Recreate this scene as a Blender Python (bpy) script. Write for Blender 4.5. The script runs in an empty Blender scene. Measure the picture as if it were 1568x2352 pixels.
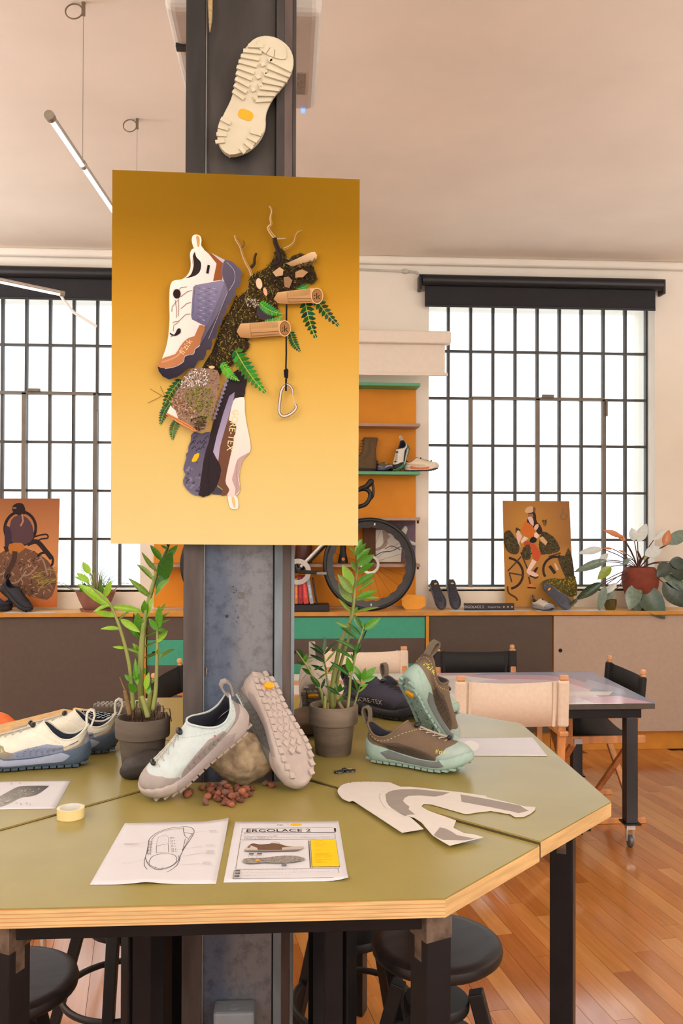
import bpy, bmesh, math, random
import numpy as np
from mathutils import Vector, Matrix, Euler, noise as mnoise

# ---------------------------------------------------------------- camera, world, light, exposure
S = bpy.context.scene
C = S.collection
PI = math.pi
cd = bpy.data.cameras.new('camera'); cam = bpy.data.objects.new('camera', cd); C.objects.link(cam)
cd.sensor_fit = 'VERTICAL'; cd.sensor_height = 36.0; cd.lens = 2000 / 2352 * 36.0; cd.clip_start = .05
_ya, _pi, _ro = math.radians(3.55), math.radians(.55), .003
_f = Vector((math.sin(_ya) * math.cos(_pi), math.cos(_ya) * math.cos(_pi), math.sin(_pi)))
_r = Vector((math.cos(_ya), -math.sin(_ya), 0)); _u = _r.cross(_f)
_r2 = _r * math.cos(_ro) + _u * math.sin(_ro); _u2 = _u * math.cos(_ro) - _r * math.sin(_ro)
cam.matrix_world = Matrix(((_r2.x, _u2.x, -_f.x, 0), (_r2.y, _u2.y, -_f.y, 0), (_r2.z, _u2.z, -_f.z, 1.66), (0, 0, 0, 1)))
S.camera = cam
w = bpy.data.worlds.new('sky'); S.world = w; w.use_nodes = True
w.node_tree.nodes['Background'].inputs[0].default_value = (.88, .95, 1.0, 1)
w.node_tree.nodes['Background'].inputs[1].default_value = 2.3

def area(name, loc, size, power, col, rot=(0, 0, 0)):
    l = bpy.data.lights.new(name, 'AREA'); l.shape = 'RECTANGLE'; l.size, l.size_y = size; l.energy = power; l.color = col
    o = bpy.data.objects.new(name, l); C.objects.link(o); o.location = loc; o.rotation_euler = rot
    return o
UP = (PI, 0, 0)   # added unseen uplights behind and beside the camera, brightening the ceiling
UC = (.94, .95, 1.0)
area('added_uplight', (-3.0, -1.6, 2.3), (1.8, .3), 210, UC, UP)
area('added_uplight', (3.2, -1.4, 2.3), (1.8, .3), 260, UC, UP)
area('added_uplight', (3.9, 3.4, 2.3), (.3, 1.8), 45, UC, UP)
area('added_uplight', (-3.9, 3.8, 2.3), (.3, 1.8), 150, UC, UP)
S.view_settings.view_transform = 'Standard'; S.view_settings.look = 'None'
S.view_settings.gamma = 1.0; S.view_settings.use_curve_mapping = False
S.view_settings.exposure = 0.02
random.seed(7)
R = random.Random(11)

# ---------------------------------------------------------------- materials
def lin(c):
    return tuple((v / 255 / 12.92) if v / 255 <= .04045 else ((v / 255 + .055) / 1.055) ** 2.4 for v in c)
MATS = {}
def M(name, rgb, rough=.6, metal=0., var=.05, scale=30., bump=0., bscale=None, spec=.5, stretch=None, rgb2=None, emit=0., sheen=0., coat=0., coat_ior=1.5):
    if name in MATS: return MATS[name]
    m = bpy.data.materials.new(name); MATS[name] = m; m.use_nodes = True
    nt = m.node_tree; b = nt.nodes['Principled BSDF']; c = lin(rgb)
    b.inputs['Roughness'].default_value = rough; b.inputs['Metallic'].default_value = metal
    b.inputs['Specular IOR Level'].default_value = spec
    if coat: b.inputs['Coat Weight'].default_value = coat; b.inputs['Coat Roughness'].default_value = .13; b.inputs['Coat IOR'].default_value = coat_ior
    if sheen: b.inputs['Sheen Weight'].default_value = sheen
    m.diffuse_color = (*c, 1)
    b.inputs['Base Color'].default_value = (*c, 1)
    if var or bump:
        tc = nt.nodes.new('ShaderNodeTexCoord'); mp = nt.nodes.new('ShaderNodeMapping')
        nt.links.new(tc.outputs['Object'], mp.inputs[0])
        if stretch: mp.inputs['Scale'].default_value = stretch
    if var:
        n = nt.nodes.new('ShaderNodeTexNoise'); n.inputs['Scale'].default_value = scale; n.inputs['Detail'].default_value = 5
        nt.links.new(mp.outputs[0], n.inputs[0])
        r = nt.nodes.new('ShaderNodeValToRGB'); nt.links.new(n.outputs[0], r.inputs[0])
        c2 = lin(rgb2) if rgb2 else tuple(min(1, v * (1 + var * 2)) for v in c)
        c1 = c if rgb2 else tuple(v * (1 - var * 2) for v in c)
        r.color_ramp.elements[0].position = .3; r.color_ramp.elements[1].position = .7
        r.color_ramp.elements[0].color = (*c1, 1); r.color_ramp.elements[1].color = (*c2, 1)
        nt.links.new(r.outputs[0], b.inputs['Base Color'])
    if bump:
        n2 = nt.nodes.new('ShaderNodeTexNoise'); n2.inputs['Scale'].default_value = bscale or scale * 4; n2.inputs['Detail'].default_value = 4
        nt.links.new(mp.outputs[0], n2.inputs[0])
        bp = nt.nodes.new('ShaderNodeBump'); bp.inputs['Strength'].default_value = bump; bp.inputs['Distance'].default_value = .002
        nt.links.new(n2.outputs[0], bp.inputs['Height']); nt.links.new(bp.outputs[0], b.inputs['Normal'])
    if emit:
        b.inputs['Emission Color'].default_value = (*c, 1); b.inputs['Emission Strength'].default_value = emit
    return m

def print_mat(name='print_ink', rough=.55):
    m = bpy.data.materials.new(name); m.use_nodes = True; nt = m.node_tree; b = nt.nodes['Principled BSDF']
    a = nt.nodes.new('ShaderNodeVertexColor'); a.layer_name = 'Col'
    nt.links.new(a.outputs[0], b.inputs['Base Color']); b.inputs['Roughness'].default_value = rough; b.inputs['Specular IOR Level'].default_value = .12 if rough > .3 else .6
    return m
INK = print_mat(); GLOSSY_INK = print_mat('glossy_print', .16)

def glass_mat():
    m = bpy.data.materials.new('window_glass'); m.use_nodes = True; nt = m.node_tree; nt.nodes.clear()
    o = nt.nodes.new('ShaderNodeOutputMaterial'); mx = nt.nodes.new('ShaderNodeMixShader')
    t = nt.nodes.new('ShaderNodeBsdfTransparent'); g = nt.nodes.new('ShaderNodeBsdfGlossy'); g.inputs['Roughness'].default_value = .05
    t.inputs[0].default_value = (.97, .98, .98, 1); mx.inputs[0].default_value = .06
    nt.links.new(t.outputs[0], mx.inputs[1]); nt.links.new(g.outputs[0], mx.inputs[2]); nt.links.new(mx.outputs[0], o.inputs[0])
    return m
GLASS = glass_mat()

# ---------------------------------------------------------------- mesh helpers
class MB:
    """collects geometry for ONE mesh object"""
    def __init__(s): s.v = []; s.f = []; s.m = []
    def add(s, vs, fs, mi=0):
        o = len(s.v); s.v += [tuple(p) for p in vs]; s.f += [tuple(i + o for i in f) for f in fs]; s.m += [mi] * len(fs)
    def box(s, c, d, rot=None, mi=0):
        x, y, z = d[0] / 2, d[1] / 2, d[2] / 2
        vs = [Vector(p) for p in ((-x, -y, -z), (x, -y, -z), (x, y, -z), (-x, y, -z), (-x, -y, z), (x, -y, z), (x, y, z), (-x, y, z))]
        if rot is not None:
            e = rot if isinstance(rot, Matrix) else Euler(rot).to_matrix()
            vs = [e @ p for p in vs]
        s.add([p + Vector(c) for p in vs], [(3, 2, 1, 0), (4, 5, 6, 7), (0, 1, 5, 4), (1, 2, 6, 5), (2, 3, 7, 6), (3, 0, 4, 7)], mi)
    def bar(s, a, b, w, h, up=(0, 0, 1), mi=0, w2=None, h2=None):
        a, b = Vector(a), Vector(b); d = (b - a).normalized(); u = Vector(up)
        sd = d.cross(u)
        if sd.length < 1e-4: sd = d.cross(Vector((0, 1, 0)))
        sd.normalize(); u = sd.cross(d); w2 = w2 or w; h2 = h2 or h
        vs = []
        for p, ww, hh in ((a, w, h), (b, w2, h2)):
            for i, j in ((-1, -1), (1, -1), (1, 1), (-1, 1)): vs.append(p + sd * ww / 2 * i + u * hh / 2 * j)
        s.add(vs, [(0, 1, 2, 3), (7, 6, 5, 4), (0, 4, 5, 1), (1, 5, 6, 2), (2, 6, 7, 3), (3, 7, 4, 0)], mi)
    def tube(s, path, r, n=8, mi=0, closed=False, cap=True):
        P = [Vector(p) for p in path]; k = len(P)
        rs = r if isinstance(r, (list, tuple)) else [r] * k
        up = None; vs = []; fs = []
        for i in range(k):
            if closed: t = P[(i + 1) % k] - P[i - 1]
            else: t = P[min(i + 1, k - 1)] - P[max(i - 1, 0)]
            t.normalize()
            if up is None:
                up = Vector((0, 0, 1)) if abs(t.z) < .9 else Vector((1, 0, 0))
            a = t.cross(up)
            if a.length < 1e-5: a = t.orthogonal()
            a.normalize(); up = a.cross(t)
            for j in range(n):
                q = 2 * PI * j / n; vs.append(P[i] + (a * math.cos(q) + up * math.sin(q)) * rs[i])
        for i in range(k if closed else k - 1):
            for j in range(n):
                a0, a1 = i * n + j, i * n + (j + 1) % n; b0, b1 = ((i + 1) % k) * n + j, ((i + 1) % k) * n + (j + 1) % n
                fs.append((a0, a1, b1, b0))
        if cap and not closed: fs += [tuple(range(n - 1, -1, -1)), tuple(range((k - 1) * n, k * n))]
        s.add(vs, fs, mi)
    def lathe(s, prof, n=32, c=(0, 0, 0), mi=0, axis=None):
        vs = []; fs = []; k = len(prof); q = axis.to_matrix() if axis is not None and not isinstance(axis, Matrix) else axis
        for (r, z) in prof:
            for j in range(n):
                a = 2 * PI * j / n; p = Vector((r * math.cos(a), r * math.sin(a), z))
                if q is not None: p = q @ p
                vs.append(p + Vector(c))
        for i in range(k - 1):
            for j in range(n): fs.append((i * n + j, i * n + (j + 1) % n, (i + 1) * n + (j + 1) % n, (i + 1) * n + j))
        if prof[0][0] > 1e-6: fs.append(tuple(range(n - 1, -1, -1)))
        if prof[-1][0] > 1e-6: fs.append(tuple(range((k - 1) * n, k * n)))
        s.add(vs, fs, mi)
    def prism(s, poly, z0, z1, mi=0):
        n = len(poly); A = sum(poly[i][0] * poly[(i + 1) % n][1] - poly[(i + 1) % n][0] * poly[i][1] for i in range(n))
        if A < 0: poly = poly[::-1]
        vs = [(p[0], p[1], z0) for p in poly] + [(p[0], p[1], z1) for p in poly]
        fs = [tuple(range(n - 1, -1, -1)), tuple(range(n, 2 * n))] + [(i, (i + 1) % n, n + (i + 1) % n, n + i) for i in range(n)]
        s.add(vs, fs, mi)
    def grid(s, pts, mi=0, wrap=False):
        r = len(pts); c = len(pts[0]); vs = [p for row in pts for p in row]; fs = []
        for i in range(r - 1):
            for j in range(c if wrap else c - 1): fs.append((i * c + j, i * c + (j + 1) % c, (i + 1) * c + (j + 1) % c, (i + 1) * c + j))
        s.add(vs, fs, mi)
    def xf(s, mat): s.v = [tuple(mat @ Vector(p)) for p in s.v]; return s
    def mesh(s, name, mats, smooth=False, fix=True):
        me = bpy.data.meshes.new(name); me.from_pydata(s.v, [], s.f)
        for m in (mats if isinstance(mats, (list, tuple)) else [mats]): me.materials.append(m)
        me.polygons.foreach_set('material_index', s.m)
        if fix:
            bm = bmesh.new(); bm.from_mesh(me); bmesh.ops.recalc_face_normals(bm, faces=bm.faces); bm.to_mesh(me); bm.free()
        if smooth: me.shade_smooth() if smooth is True else me.set_sharp_from_angle(angle=math.radians(smooth))
        me.update()
        return me

def put(name, me, parent=None, loc=None, rot=None, bevel=0., seg=2, kind=None):
    o = bpy.data.objects.new(name, me); C.objects.link(o)
    if parent is not None: o.parent = parent
    if loc is not None: o.location = loc
    if rot is not None: o.rotation_euler = rot
    if bevel:
        b = o.modifiers.new('bevel', 'BEVEL'); b.width = bevel; b.segments = seg; b.limit_method = 'ANGLE'; b.angle_limit = math.radians(35)
    if kind: o['kind'] = kind
    return o
def obj(name, mb, mats, parent=None, smooth=False, **k):
    return put(name, mb.mesh(name, mats, smooth), parent, **k)
def tag(o, label=None, cat=None, group=None, kind=None):
    if label: o['label'] = label
    if cat: o['category'] = cat
    if group: o['group'] = group
    if kind: o['kind'] = kind
    return o
def thing(name, label, cat, loc=(0, 0, 0), rot=(0, 0, 0), group=None):
    o = bpy.data.objects.new(name, None); C.objects.link(o); o.location = loc; o.rotation_euler = rot; o.empty_display_size = .05
    return tag(o, label, cat, group)
def copy_tree(o, parent=None):
    c = o.copy(); C.objects.link(c); c.parent = parent
    for ch in o.children: copy_tree(ch, c)
    return c
def structure(name, mb, mats, parent=None, **k):
    o = obj(name, mb, mats, parent, **k); o['kind'] = 'structure'; return o
def rel(pts, o): return [tuple(Vector(p) - Vector(o)) for p in pts]

_txt = {}
def text_geo(s, size=1.0):
    """letter outlines as flat triangles, unit cap height scaled to size"""
    if s not in _txt:
        cu = bpy.data.curves.new('lettering', 'FONT'); cu.body = s; cu.size = 1.0
        to = bpy.data.objects.new('lettering', cu); C.objects.link(to); bpy.context.view_layer.update()
        me = bpy.data.meshes.new_from_object(to.evaluated_get(bpy.context.evaluated_depsgraph_get()))
        _txt[s] = ([(v.co.x, v.co.y) for v in me.vertices], [tuple(p.vertices) for p in me.polygons])
        bpy.data.objects.remove(to); bpy.data.curves.remove(cu); bpy.data.meshes.remove(me)
    v, f = _txt[s]
    k = size / .7
    return [(x * k, y * k) for x, y in v], f
def text_width(s, size): return max(x for x, y in text_geo(s, size)[0])
def text_obj(name, s, size, mat, parent, mtx, center=True):
    v, f = text_geo(s, size); cx = (max(p[0] for p in v) + min(p[0] for p in v)) / 2 if center else 0
    mb = MB(); mb.add([mtx @ Vector((x - cx, y, 0)) for x, y in v], f)
    return put(name, mb.mesh(name, mat, fix=False), parent)

class Print:
    """flat print made of coloured ink shapes laid a hair above a sheet; coordinates in the sheet's own plane"""
    def __init__(s, fx): s.v = []; s.f = []; s.c = []; s.z = 0.; s.fx = fx
    def lay(s, d=2e-5): s.z += d
    def face(s, pts, cols, d=2e-5):
        s.z += d; o = len(s.v)
        for p in pts: x, y = s.fx(p[0], p[1]); s.v.append((x, y, s.z))
        s.f.append(tuple(range(o, o + len(pts)))); s.c += cols if isinstance(cols, list) else [cols] * len(pts)
    def poly(s, col, pts, o=(0, 0), k=1.): s.face([(o[0] + p[0] / k, o[1] + p[1] / k) for p in pts], (*lin(col), 1))
    def grad(s, c0, c1, pts, o=(0, 0), k=1., axis=(0, 1)):
        q = [(o[0] + p[0] / k, o[1] + p[1] / k) for p in pts]; t = [p[0] * axis[0] + p[1] * axis[1] for p in q]; a, b = min(t), max(t)
        l0, l1 = lin(c0), lin(c1)
        s.face(q, [(*[l0[i] + (l1[i] - l0[i]) * (tt - a) / (b - a + 1e-9) for i in range(3)], 1) for tt in t])
    def line(s, col, pts, w, o=(0, 0), k=1., w2=None):
        q = [Vector((o[0] + p[0] / k, o[1] + p[1] / k)) for p in pts]; n = len(q); L = []; Rr = []; w = w / k; w2 = w if w2 is None else w2 / k
        for i in range(n):
            t = (q[min(i + 1, n - 1)] - q[max(i - 1, 0)]); t = t.normalized() if t.length else Vector((1, 0)); nn = Vector((-t.y, t.x)); ww = (w + (w2 - w) * i / max(1, n - 1)) / 2
            L.append(q[i] + nn * ww); Rr.append(q[i] - nn * ww)
        s.z += 2e-5; z0 = s.z
        for i in range(n - 1): s.z = z0 - 1e-7; s.face([L[i], L[i + 1], Rr[i + 1], Rr[i]], (*lin(col), 1), 1e-7)
    def oval(s, col, c, r, o=(0, 0), k=1., n=20, rot=0., a0=0., a1=2 * PI):
        cs, sn = math.cos(rot), math.sin(rot); P = []
        for i in range(n):
            a = a0 + (a1 - a0) * i / n; x, y = r[0] * math.cos(a), r[1] * math.sin(a); P.append((c[0] + x * cs - y * sn, c[1] + x * sn + y * cs))
        s.poly(col, P, o, k)
    def ring(s, col, c, r, w, o=(0, 0), k=1., n=40, a0=0., a1=2 * PI, ry=None):
        ry = ry or r
        s.line(col, [(c[0] + r * math.cos(a0 + (a1 - a0) * i / n), c[1] + ry * math.sin(a0 + (a1 - a0) * i / n)) for i in range(n + 1)], w, o, k)
    def speckle(s, cols, pts, n, ln, wd, rnd, o=(0, 0), k=1., ang=None):
        q = [(o[0] + p[0] / k, o[1] + p[1] / k) for p in pts]; x0, x1 = min(p[0] for p in q), max(p[0] for p in q); y0, y1 = min(p[1] for p in q), max(p[1] for p in q)
        cl = [(*lin(c), 1) for c in cols]; done = 0
        for _ in range(n * 6):
            if done >= n: break
            x, y = rnd.uniform(x0, x1), rnd.uniform(y0, y1); ins = False; j = len(q) - 1
            for i in range(len(q)):
                if (q[i][1] > y) != (q[j][1] > y) and x < (q[j][0] - q[i][0]) * (y - q[i][1]) / (q[j][1] - q[i][1]) + q[i][0]: ins = not ins
                j = i
            if not ins: continue
            done += 1; a = rnd.uniform(0, PI) if ang is None else ang + rnd.uniform(-.5, .5); l, ww = ln * rnd.uniform(.5, 1.3), wd * rnd.uniform(.5, 1.3)
            dx, dy = math.cos(a) * l / 2, math.sin(a) * l / 2; nx, ny = -math.sin(a) * ww / 2, math.cos(a) * ww / 2
            s.face([(x - dx, y - dy), (x + nx, y + ny), (x + dx, y + dy), (x - nx, y - ny)], rnd.choice(cl), 1e-6)
        s.z += 1e-5
    def text(s, col, t, at, size, rot=0., o=(0, 0), k=1., sx=1., center=False):
        v, f = text_geo(t, size / k); w = max(p[0] for p in v) * sx if center else 0
        cs, sn = math.cos(rot), math.sin(rot); s.z += 2e-5; off = len(s.v)
        for x, y in v:
            x = x * sx - w / 2; y = -y; X, Y = s.fx(o[0] + at[0] / k + x * cs - y * sn, o[1] + at[1] / k + x * sn + y * cs); s.v.append((X, Y, s.z)); s.c.append((*lin(col), 1))
        s.f += [tuple(i + off for i in ff) for ff in f]
    def fern(s, col, a, b, wd, n=9, bend=0.):
        a, b = Vector(a), Vector(b); d = b - a; nn = Vector((-d.y, d.x)).normalized(); pts = [a + d * t + nn * bend * math.sin(PI * t) for t in [i / n for i in range(n + 1)]]
        for i in range(n):
            t = i / n; w_ = wd * math.sin(PI * (.25 + .75 * t)) ** .8 * (1 - t * .35); u = d.normalized()
            for sg in (-1, 1):
                c0 = tuple(max(0, min(255, v + R.randint(-22, 22))) for v in col)
                p = pts[i]; e = p + nn * sg * w_ + u * w_ * .45; hw = d.length / n * .36
                s.poly(c0, [p - u * hw, p + nn * sg * w_ * .6 + u * (w_ * .2 - hw), e, p + nn * sg * w_ * .5 + u * (w_ * .3 + hw), p + u * hw])
        s.line((150, 190, 80), pts, wd * .09)
    def build(s, name, parent, loc=(0, 0, 0), rot=(0, 0, 0), mtx=None, ink=None):
        me = bpy.data.meshes.new(name); vs = s.v if mtx is None else [tuple(mtx @ Vector(p)) for p in s.v]
        me.from_pydata(vs, [], s.f); at = me.color_attributes.new('Col', 'FLOAT_COLOR', 'POINT')
        at.data.foreach_set('color', [x for c in s.c for x in c]); me.materials.append(ink or INK)
        o = put(name, me, parent, loc, rot); return o

# ---------------------------------------------------------------- the room
WALL = M('wall_plaster', (240, 231, 217), .85, var=.015, scale=3, bump=.05, bscale=80)
CEIL = M('ceiling_plaster', (247, 234, 217), .9, var=.02, scale=2, bump=.04, bscale=60)
STEEL = M('window_steel', (72, 70, 68), .5, var=.08, scale=12)
STEELW = M('casement_steel', (120, 110, 98), .5, var=.06, scale=12)
WHITE = M('white_paint', (240, 236, 228), .5, var=.01)
ORANGE = M('ochre_panel', (228, 144, 14), .6, var=.03, scale=6)
WOODF = [M('maple_plank_%s' % n, c, .2, var=.06, scale=5, stretch=(9, .7, 1), bump=.02, bscale=30, spec=.5, coat=.9, coat_ior=1.75) for n, c in
         (('amber', (190, 122, 58)), ('honey', (196, 130, 66)), ('russet', (180, 110, 50)), ('pale', (202, 140, 78)), ('tan', (190, 124, 62)), ('brown', (172, 104, 48)))]
YB, YW, YC = 6.44, 6.59, 6.16      # wall face, window plane, cabinet face
CZ = 3.62
WIN = [(-2.80, -1.073), (1.05, 2.777)]; WZ0, WZ1 = 1.156, 3.315
mb = MB()
xs = [-5.2, WIN[0][0], WIN[0][1], WIN[1][0], WIN[1][1], 5.2]
for i in (0, 2, 4): mb.box(((xs[i] + xs[i + 1]) / 2, YB + .2, CZ / 2), (xs[i + 1] - xs[i], .4, CZ))
for i in (1, 3):
    mb.box(((xs[i] + xs[i + 1]) / 2, YB + .2, WZ0 / 2), (xs[i + 1] - xs[i], .4, WZ0)); mb.box(((xs[i] + xs[i + 1]) / 2, YB + .2, (WZ1 + CZ) / 2), (xs[i + 1] - xs[i], .4, CZ - WZ1))
structure('wall_back', mb, WALL)
mb = MB(); mb.box((0, 1.6, CZ + .1), (10.4, 10.6, .2)); structure('ceiling', mb, CEIL)
mb = MB(); mb.box((0, 6.41, CZ - .03), (10.4, .06, .06)); structure('trim_1', mb, WALL, bevel=.02, seg=3)
mb = MB()
mb.box((-5.3, 2.6, CZ / 2), (.2, 8.6, CZ)); structure('wall_left', mb, WALL)
mb = MB(); mb.box((5.3, 2.6, CZ / 2), (.2, 8.6, CZ)); structure('wall_right', mb, WALL)
mb = MB()
for c, d in (((0, -3.5, .45), (10.4, .2, .9)), ((0, -3.5, 3.4), (10.4, .2, .44)), ((-4.7, -3.5, 2.05), (1.2, .2, 2.3)), ((0, -3.5, 2.05), (4.4, .2, 2.3)), ((4.7, -3.5, 2.05), (1.2, .2, 2.3))): mb.box(c, d)
structure('wall_front', mb, WALL)

# floor: base slab and the separate boards in view
mb = MB(); mb.box((0, 1.5, -.06), (10.4, 10.4, .1)); flo = structure('floor', mb, M('floor_base', (120, 74, 34), .5, var=.08, scale=8, stretch=(9, .7, 1)))
ang = math.radians(9); W = .078; plk = {}
def seen(x, y):
    if y > 6.1 or y < 2.4: return False
    return (x > .02 * y + .02 and x < .42 * y + .5 and y > 2.6) or (x < 0 and x > -.34 * y - .1 and y < 4.3)
row = 0; count = 0
ca, sa = math.cos(ang), math.sin(ang); rows = []
for r in range(-60, 60):
    p = -6 + R.uniform(0, 1.0)
    while p < 8:
        L = R.choice((.9, 1.2, 1.5)); u = r * W; c = (u * ca - (p + L / 2) * sa, u * sa + (p + L / 2) * ca)
        e = [(u * ca - q * sa, u * sa + q * ca) for q in (p + .1, p + L / 2, p + L - .1)]
        if any(seen(*q) for q in e): rows.append((c, L))
        p += L
R.shuffle(rows); rows.sort(key=lambda q: q[0][1]); late = MB()
for i, (c, L) in enumerate(rows):
    if i >= 290: late.box((c[0], c[1], -.006), (W - .0015, L - .0015, .012), (0, 0, ang)); continue
    k = (L, R.randrange(6))
    if k not in plk:
        b = MB(); b.box((0, 0, 0), (W - .0015, L - .0015, .012)); plk[k] = b.mesh('floorboard', WOODF[k[1]])
    put('floorboard', plk[k], flo, (c[0], c[1], -.006), (0, 0, ang))
if late.v: obj('floorboards_beyond', late, WOODF[1], flo, kind='stuff')

# windows: steel glazing bars and one pane per light
def window(n, x0, x1, casement):
    NX, NZ = 10, 6; dx = (x1 - x0) / NX; dz = (WZ1 - WZ0) / NZ
    fr = MB()
    for x in (x0, x1): fr.box((x, YW, (WZ0 + WZ1) / 2), (.03, .04, WZ1 - WZ0))
    for z in (WZ0, WZ1): fr.box(((x0 + x1) / 2, YW, z), (x1 - x0, .04, .03))
    wn = structure('window_%d' % n, fr, STEEL)
    vb = MB(); vb.box((0, 0, 0), (.02, .035, WZ1 - WZ0)); vm = vb.mesh('glazing_bar', STEEL)
    hb = MB(); hb.box((0, 0, 0), (x1 - x0, .033, .018)); hm = hb.mesh('glazing_bar', STEEL)
    pb = MB(); pb.box((0, 0, 0), (dx - .02, .004, dz - .018)); pm = pb.mesh('pane', GLASS)
    for i in range(1, NX): put('glazing_bar', vm, wn, (x0 + i * dx, YW, (WZ0 + WZ1) / 2))
    for j in range(1, NZ): put('glazing_bar', hm, wn, ((x0 + x1) / 2, YW, WZ0 + j * dz))
    for i in range(NX):
        for j in range(NZ): put('pane', pm, wn, (x0 + (i + .5) * dx, YW, WZ0 + (j + .5) * dz))
    zt = WZ0 + 4 * dz
    cs = MB()
    for i in casement: cs.box((x0 + i * dx - .006, YW - .03, (WZ0 + zt) / 2), (.03, .03, zt - WZ0))
    cs.box((x0 + (casement[0] + casement[-1]) / 2 * dx, YW - .03, zt), ((casement[-1] - casement[0]) * dx, .03, .022))
    obj('casement_frame', cs, STEELW, wn)
    h = MB(); h.box((x0 + 5.4 * dx, YW - .055, zt + .018), (.09, .03, .022)); h.box((x0 + 8.05 * dx, YW - .05, zt - .07), (.016, .03, .12)); obj('window_latch', h, STEELW, wn, bevel=.003)
    s = MB(); s.box(((x0 + x1) / 2, YW - .065, WZ0 - .015), (x1 - x0, .17, .02)); obj('window_sill', s, WHITE, wn, bevel=.004)
    return wn
window(1, *WIN[0], (2, 5, 8)); window(2, *WIN[1], (2, 5, 8))

# black roller blinds over both windows, conduit on the wall
BLK = M('black_blind_fabric', (34, 33, 38), .8, var=.08, scale=60)
BLKM = M('black_metal', (26, 26, 29), .45, var=.05)
def blind(x0, x1, label):
    t = thing('roller_blind', label, 'blind', ((x0 + x1) / 2, 6.36, 3.40), group=None); hw = (x1 - x0) / 2
    b = MB(); b.tube([(-hw, 0, .035), (hw, 0, .035)], .042, 20); obj('roller_tube', b, BLKM, t, smooth=40)
    b = MB(); b.box((-.012, .012, -.075), (2 * hw - .07, .004, .15)); obj('blind_fabric', b, BLK, t)
    b = MB(); b.box((-.012, .01, -.15), (2 * hw - .07, .014, .018)); obj('bottom_bar', b, BLKM, t, bevel=.004)
    for s in (-1, 1):
        b = MB(); b.box((s * (hw + .012), .035, .02), (.022, .10, .11)); obj('bracket', b, BLKM, t, bevel=.006)
blind(.985, 2.80, 'black roller blind above the right window, mostly rolled up')
blind(-2.86, -1.0, 'black roller blind above the left window, partly behind the big yellow poster')
b = MB(); b.tube([(.40, 6.425, 3.525), (.86, 6.425, 3.515), (.95, 6.425, 3.512), (.975, 6.42, 3.49), (.985, 6.40, 3.46)], .008, 8); b.box((.868, 6.42, 3.515), (.03, .03, .03))
tag(obj('cable_conduit', b, M('conduit_grey', (196, 188, 176), .5)), 'thin pale grey cable conduit under the ceiling beside the right blind', 'conduit')
# white projection screen
t = thing('projection_screen', 'off-white roll-up projection screen hanging over the ochre shelves', 'screen', (.2, 6.12, 2.94))
SCR = M('screen_cloth', (236, 224, 208), .7, var=.01); b = MB(); b.box((0, 0, .015), (1.90, .09, .09)); obj('screen_case', b, SCR, t, bevel=.012)
b = MB(); b.box((0, .01, -.13), (1.83, .004, .21)); obj('screen_cloth', b, SCR, t)
b = MB(); b.box((0, .01, -.24), (1.87, .02, .025)); obj('bottom_bar', b, SCR, t, bevel=.006)
for s in (-.8, .8): b = MB(); b.box((s, .18, .02), (.03, .27, .03)); obj('bracket', b, SCR, t)

# ---------------------------------------------------------------- ceiling projector and pendant tubes
t = thing('projector', 'white projector hung from the ceiling, half hidden behind the steel column', 'projector', (-.13, 2.78, 3.11))
PRW = M('projector_white', (214, 206, 196), .5, var=.01)
b = MB(); b.box((0, 0, .075), (.45, .60, .15)); obj('housing', b, PRW, t, bevel=.03, seg=4)
b = MB(); b.box((0, 0, .16), (.40, .56, .03)); obj('lid', b, M('projector_side_grey', (168, 166, 164), .5), t, bevel=.01)
b = MB(); b.box((-.19, -.1, -.002), (.05, .03, .012)); obj('remote_sensor', b, BLKM, t)
b = MB(); b.box((.18, .285, -.004), (.014, .014, .01)); obj('status_light', b, M('blue_led', (90, 120, 255), .4, var=0, emit=3), t)
b = MB(); b.box((.17, .10, -.0015), (.03, .14, .003)); obj('rating_label', b, M('label_grey', (150, 138, 128), .6, var=.2, scale=200), t)
b = MB(); b.tube([(0, 0, .17), (0, 0, .51)], .025, 12); b.box((0, 0, .5), (.16, .16, .02)); obj('ceiling_mount', b, PRW, t)

LAMP = M('tube_glow', (255, 246, 232), .4, var=0, emit=2.2); ALU = M('brushed_aluminium', (190, 182, 172), .35, metal=.6, var=.04)
def pendant(a, bb, label, wires, tail=None):
    t = thing('pendant_tube_light', label, 'lamp', a); d = Vector(bb) - Vector(a); u = d.normalized()
    m = MB(); m.tube([(0, 0, .006), d + Vector((0, 0, .006))], .011, 12); obj('tube_housing', m, ALU, t, smooth=40)
    m = MB(); m.tube([u * .015 + Vector((0, 0, -.006)), d - u * .015 + Vector((0, 0, -.006))], .008, 10); obj('light_strip', m, LAMP, t, smooth=40)
    m = MB(); m.tube([-u * .012, u * .012], .017, 14); obj('end_cap', m, M('cap_grey', (150, 140, 122), .4), t, smooth=40)
    for k, (ux, ring) in enumerate(wires):
        p = d * ux; m = MB(); m.tube([p + Vector((0, 0, .012)), Vector((p.x, p.y, CZ - a[2] - .002))], .0013, 6); obj('suspension_wire', m, M('wire_grey', (150, 140, 128), .5, var=0), t)
        m = MB(); m.tube([p - u * .012, p + u * .012], .0165, 12); obj('clamp', m, ALU, t, smooth=40)
        if ring:
            m = MB(); cx = Vector((p.x - .035, p.y, CZ - a[2] - .035)); m.tube([cx + Vector((.032 * math.cos(q), .01 * math.sin(q), .034 * math.sin(q))) for q in [i * PI / 12 for i in range(24)]], .0028, 6, closed=True)
            m.box((p.x, p.y, CZ - a[2] - .025), (.012, .012, .05)); obj('wire_loop', m, M('loop_bronze', (126, 112, 92), .4, metal=.5), t, smooth=40)
    if tail:
        m = MB(); m.tube(rel(tail, a), .008, 8); obj('power_lead', m, WHITE, t, smooth=40)
    return t
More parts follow.
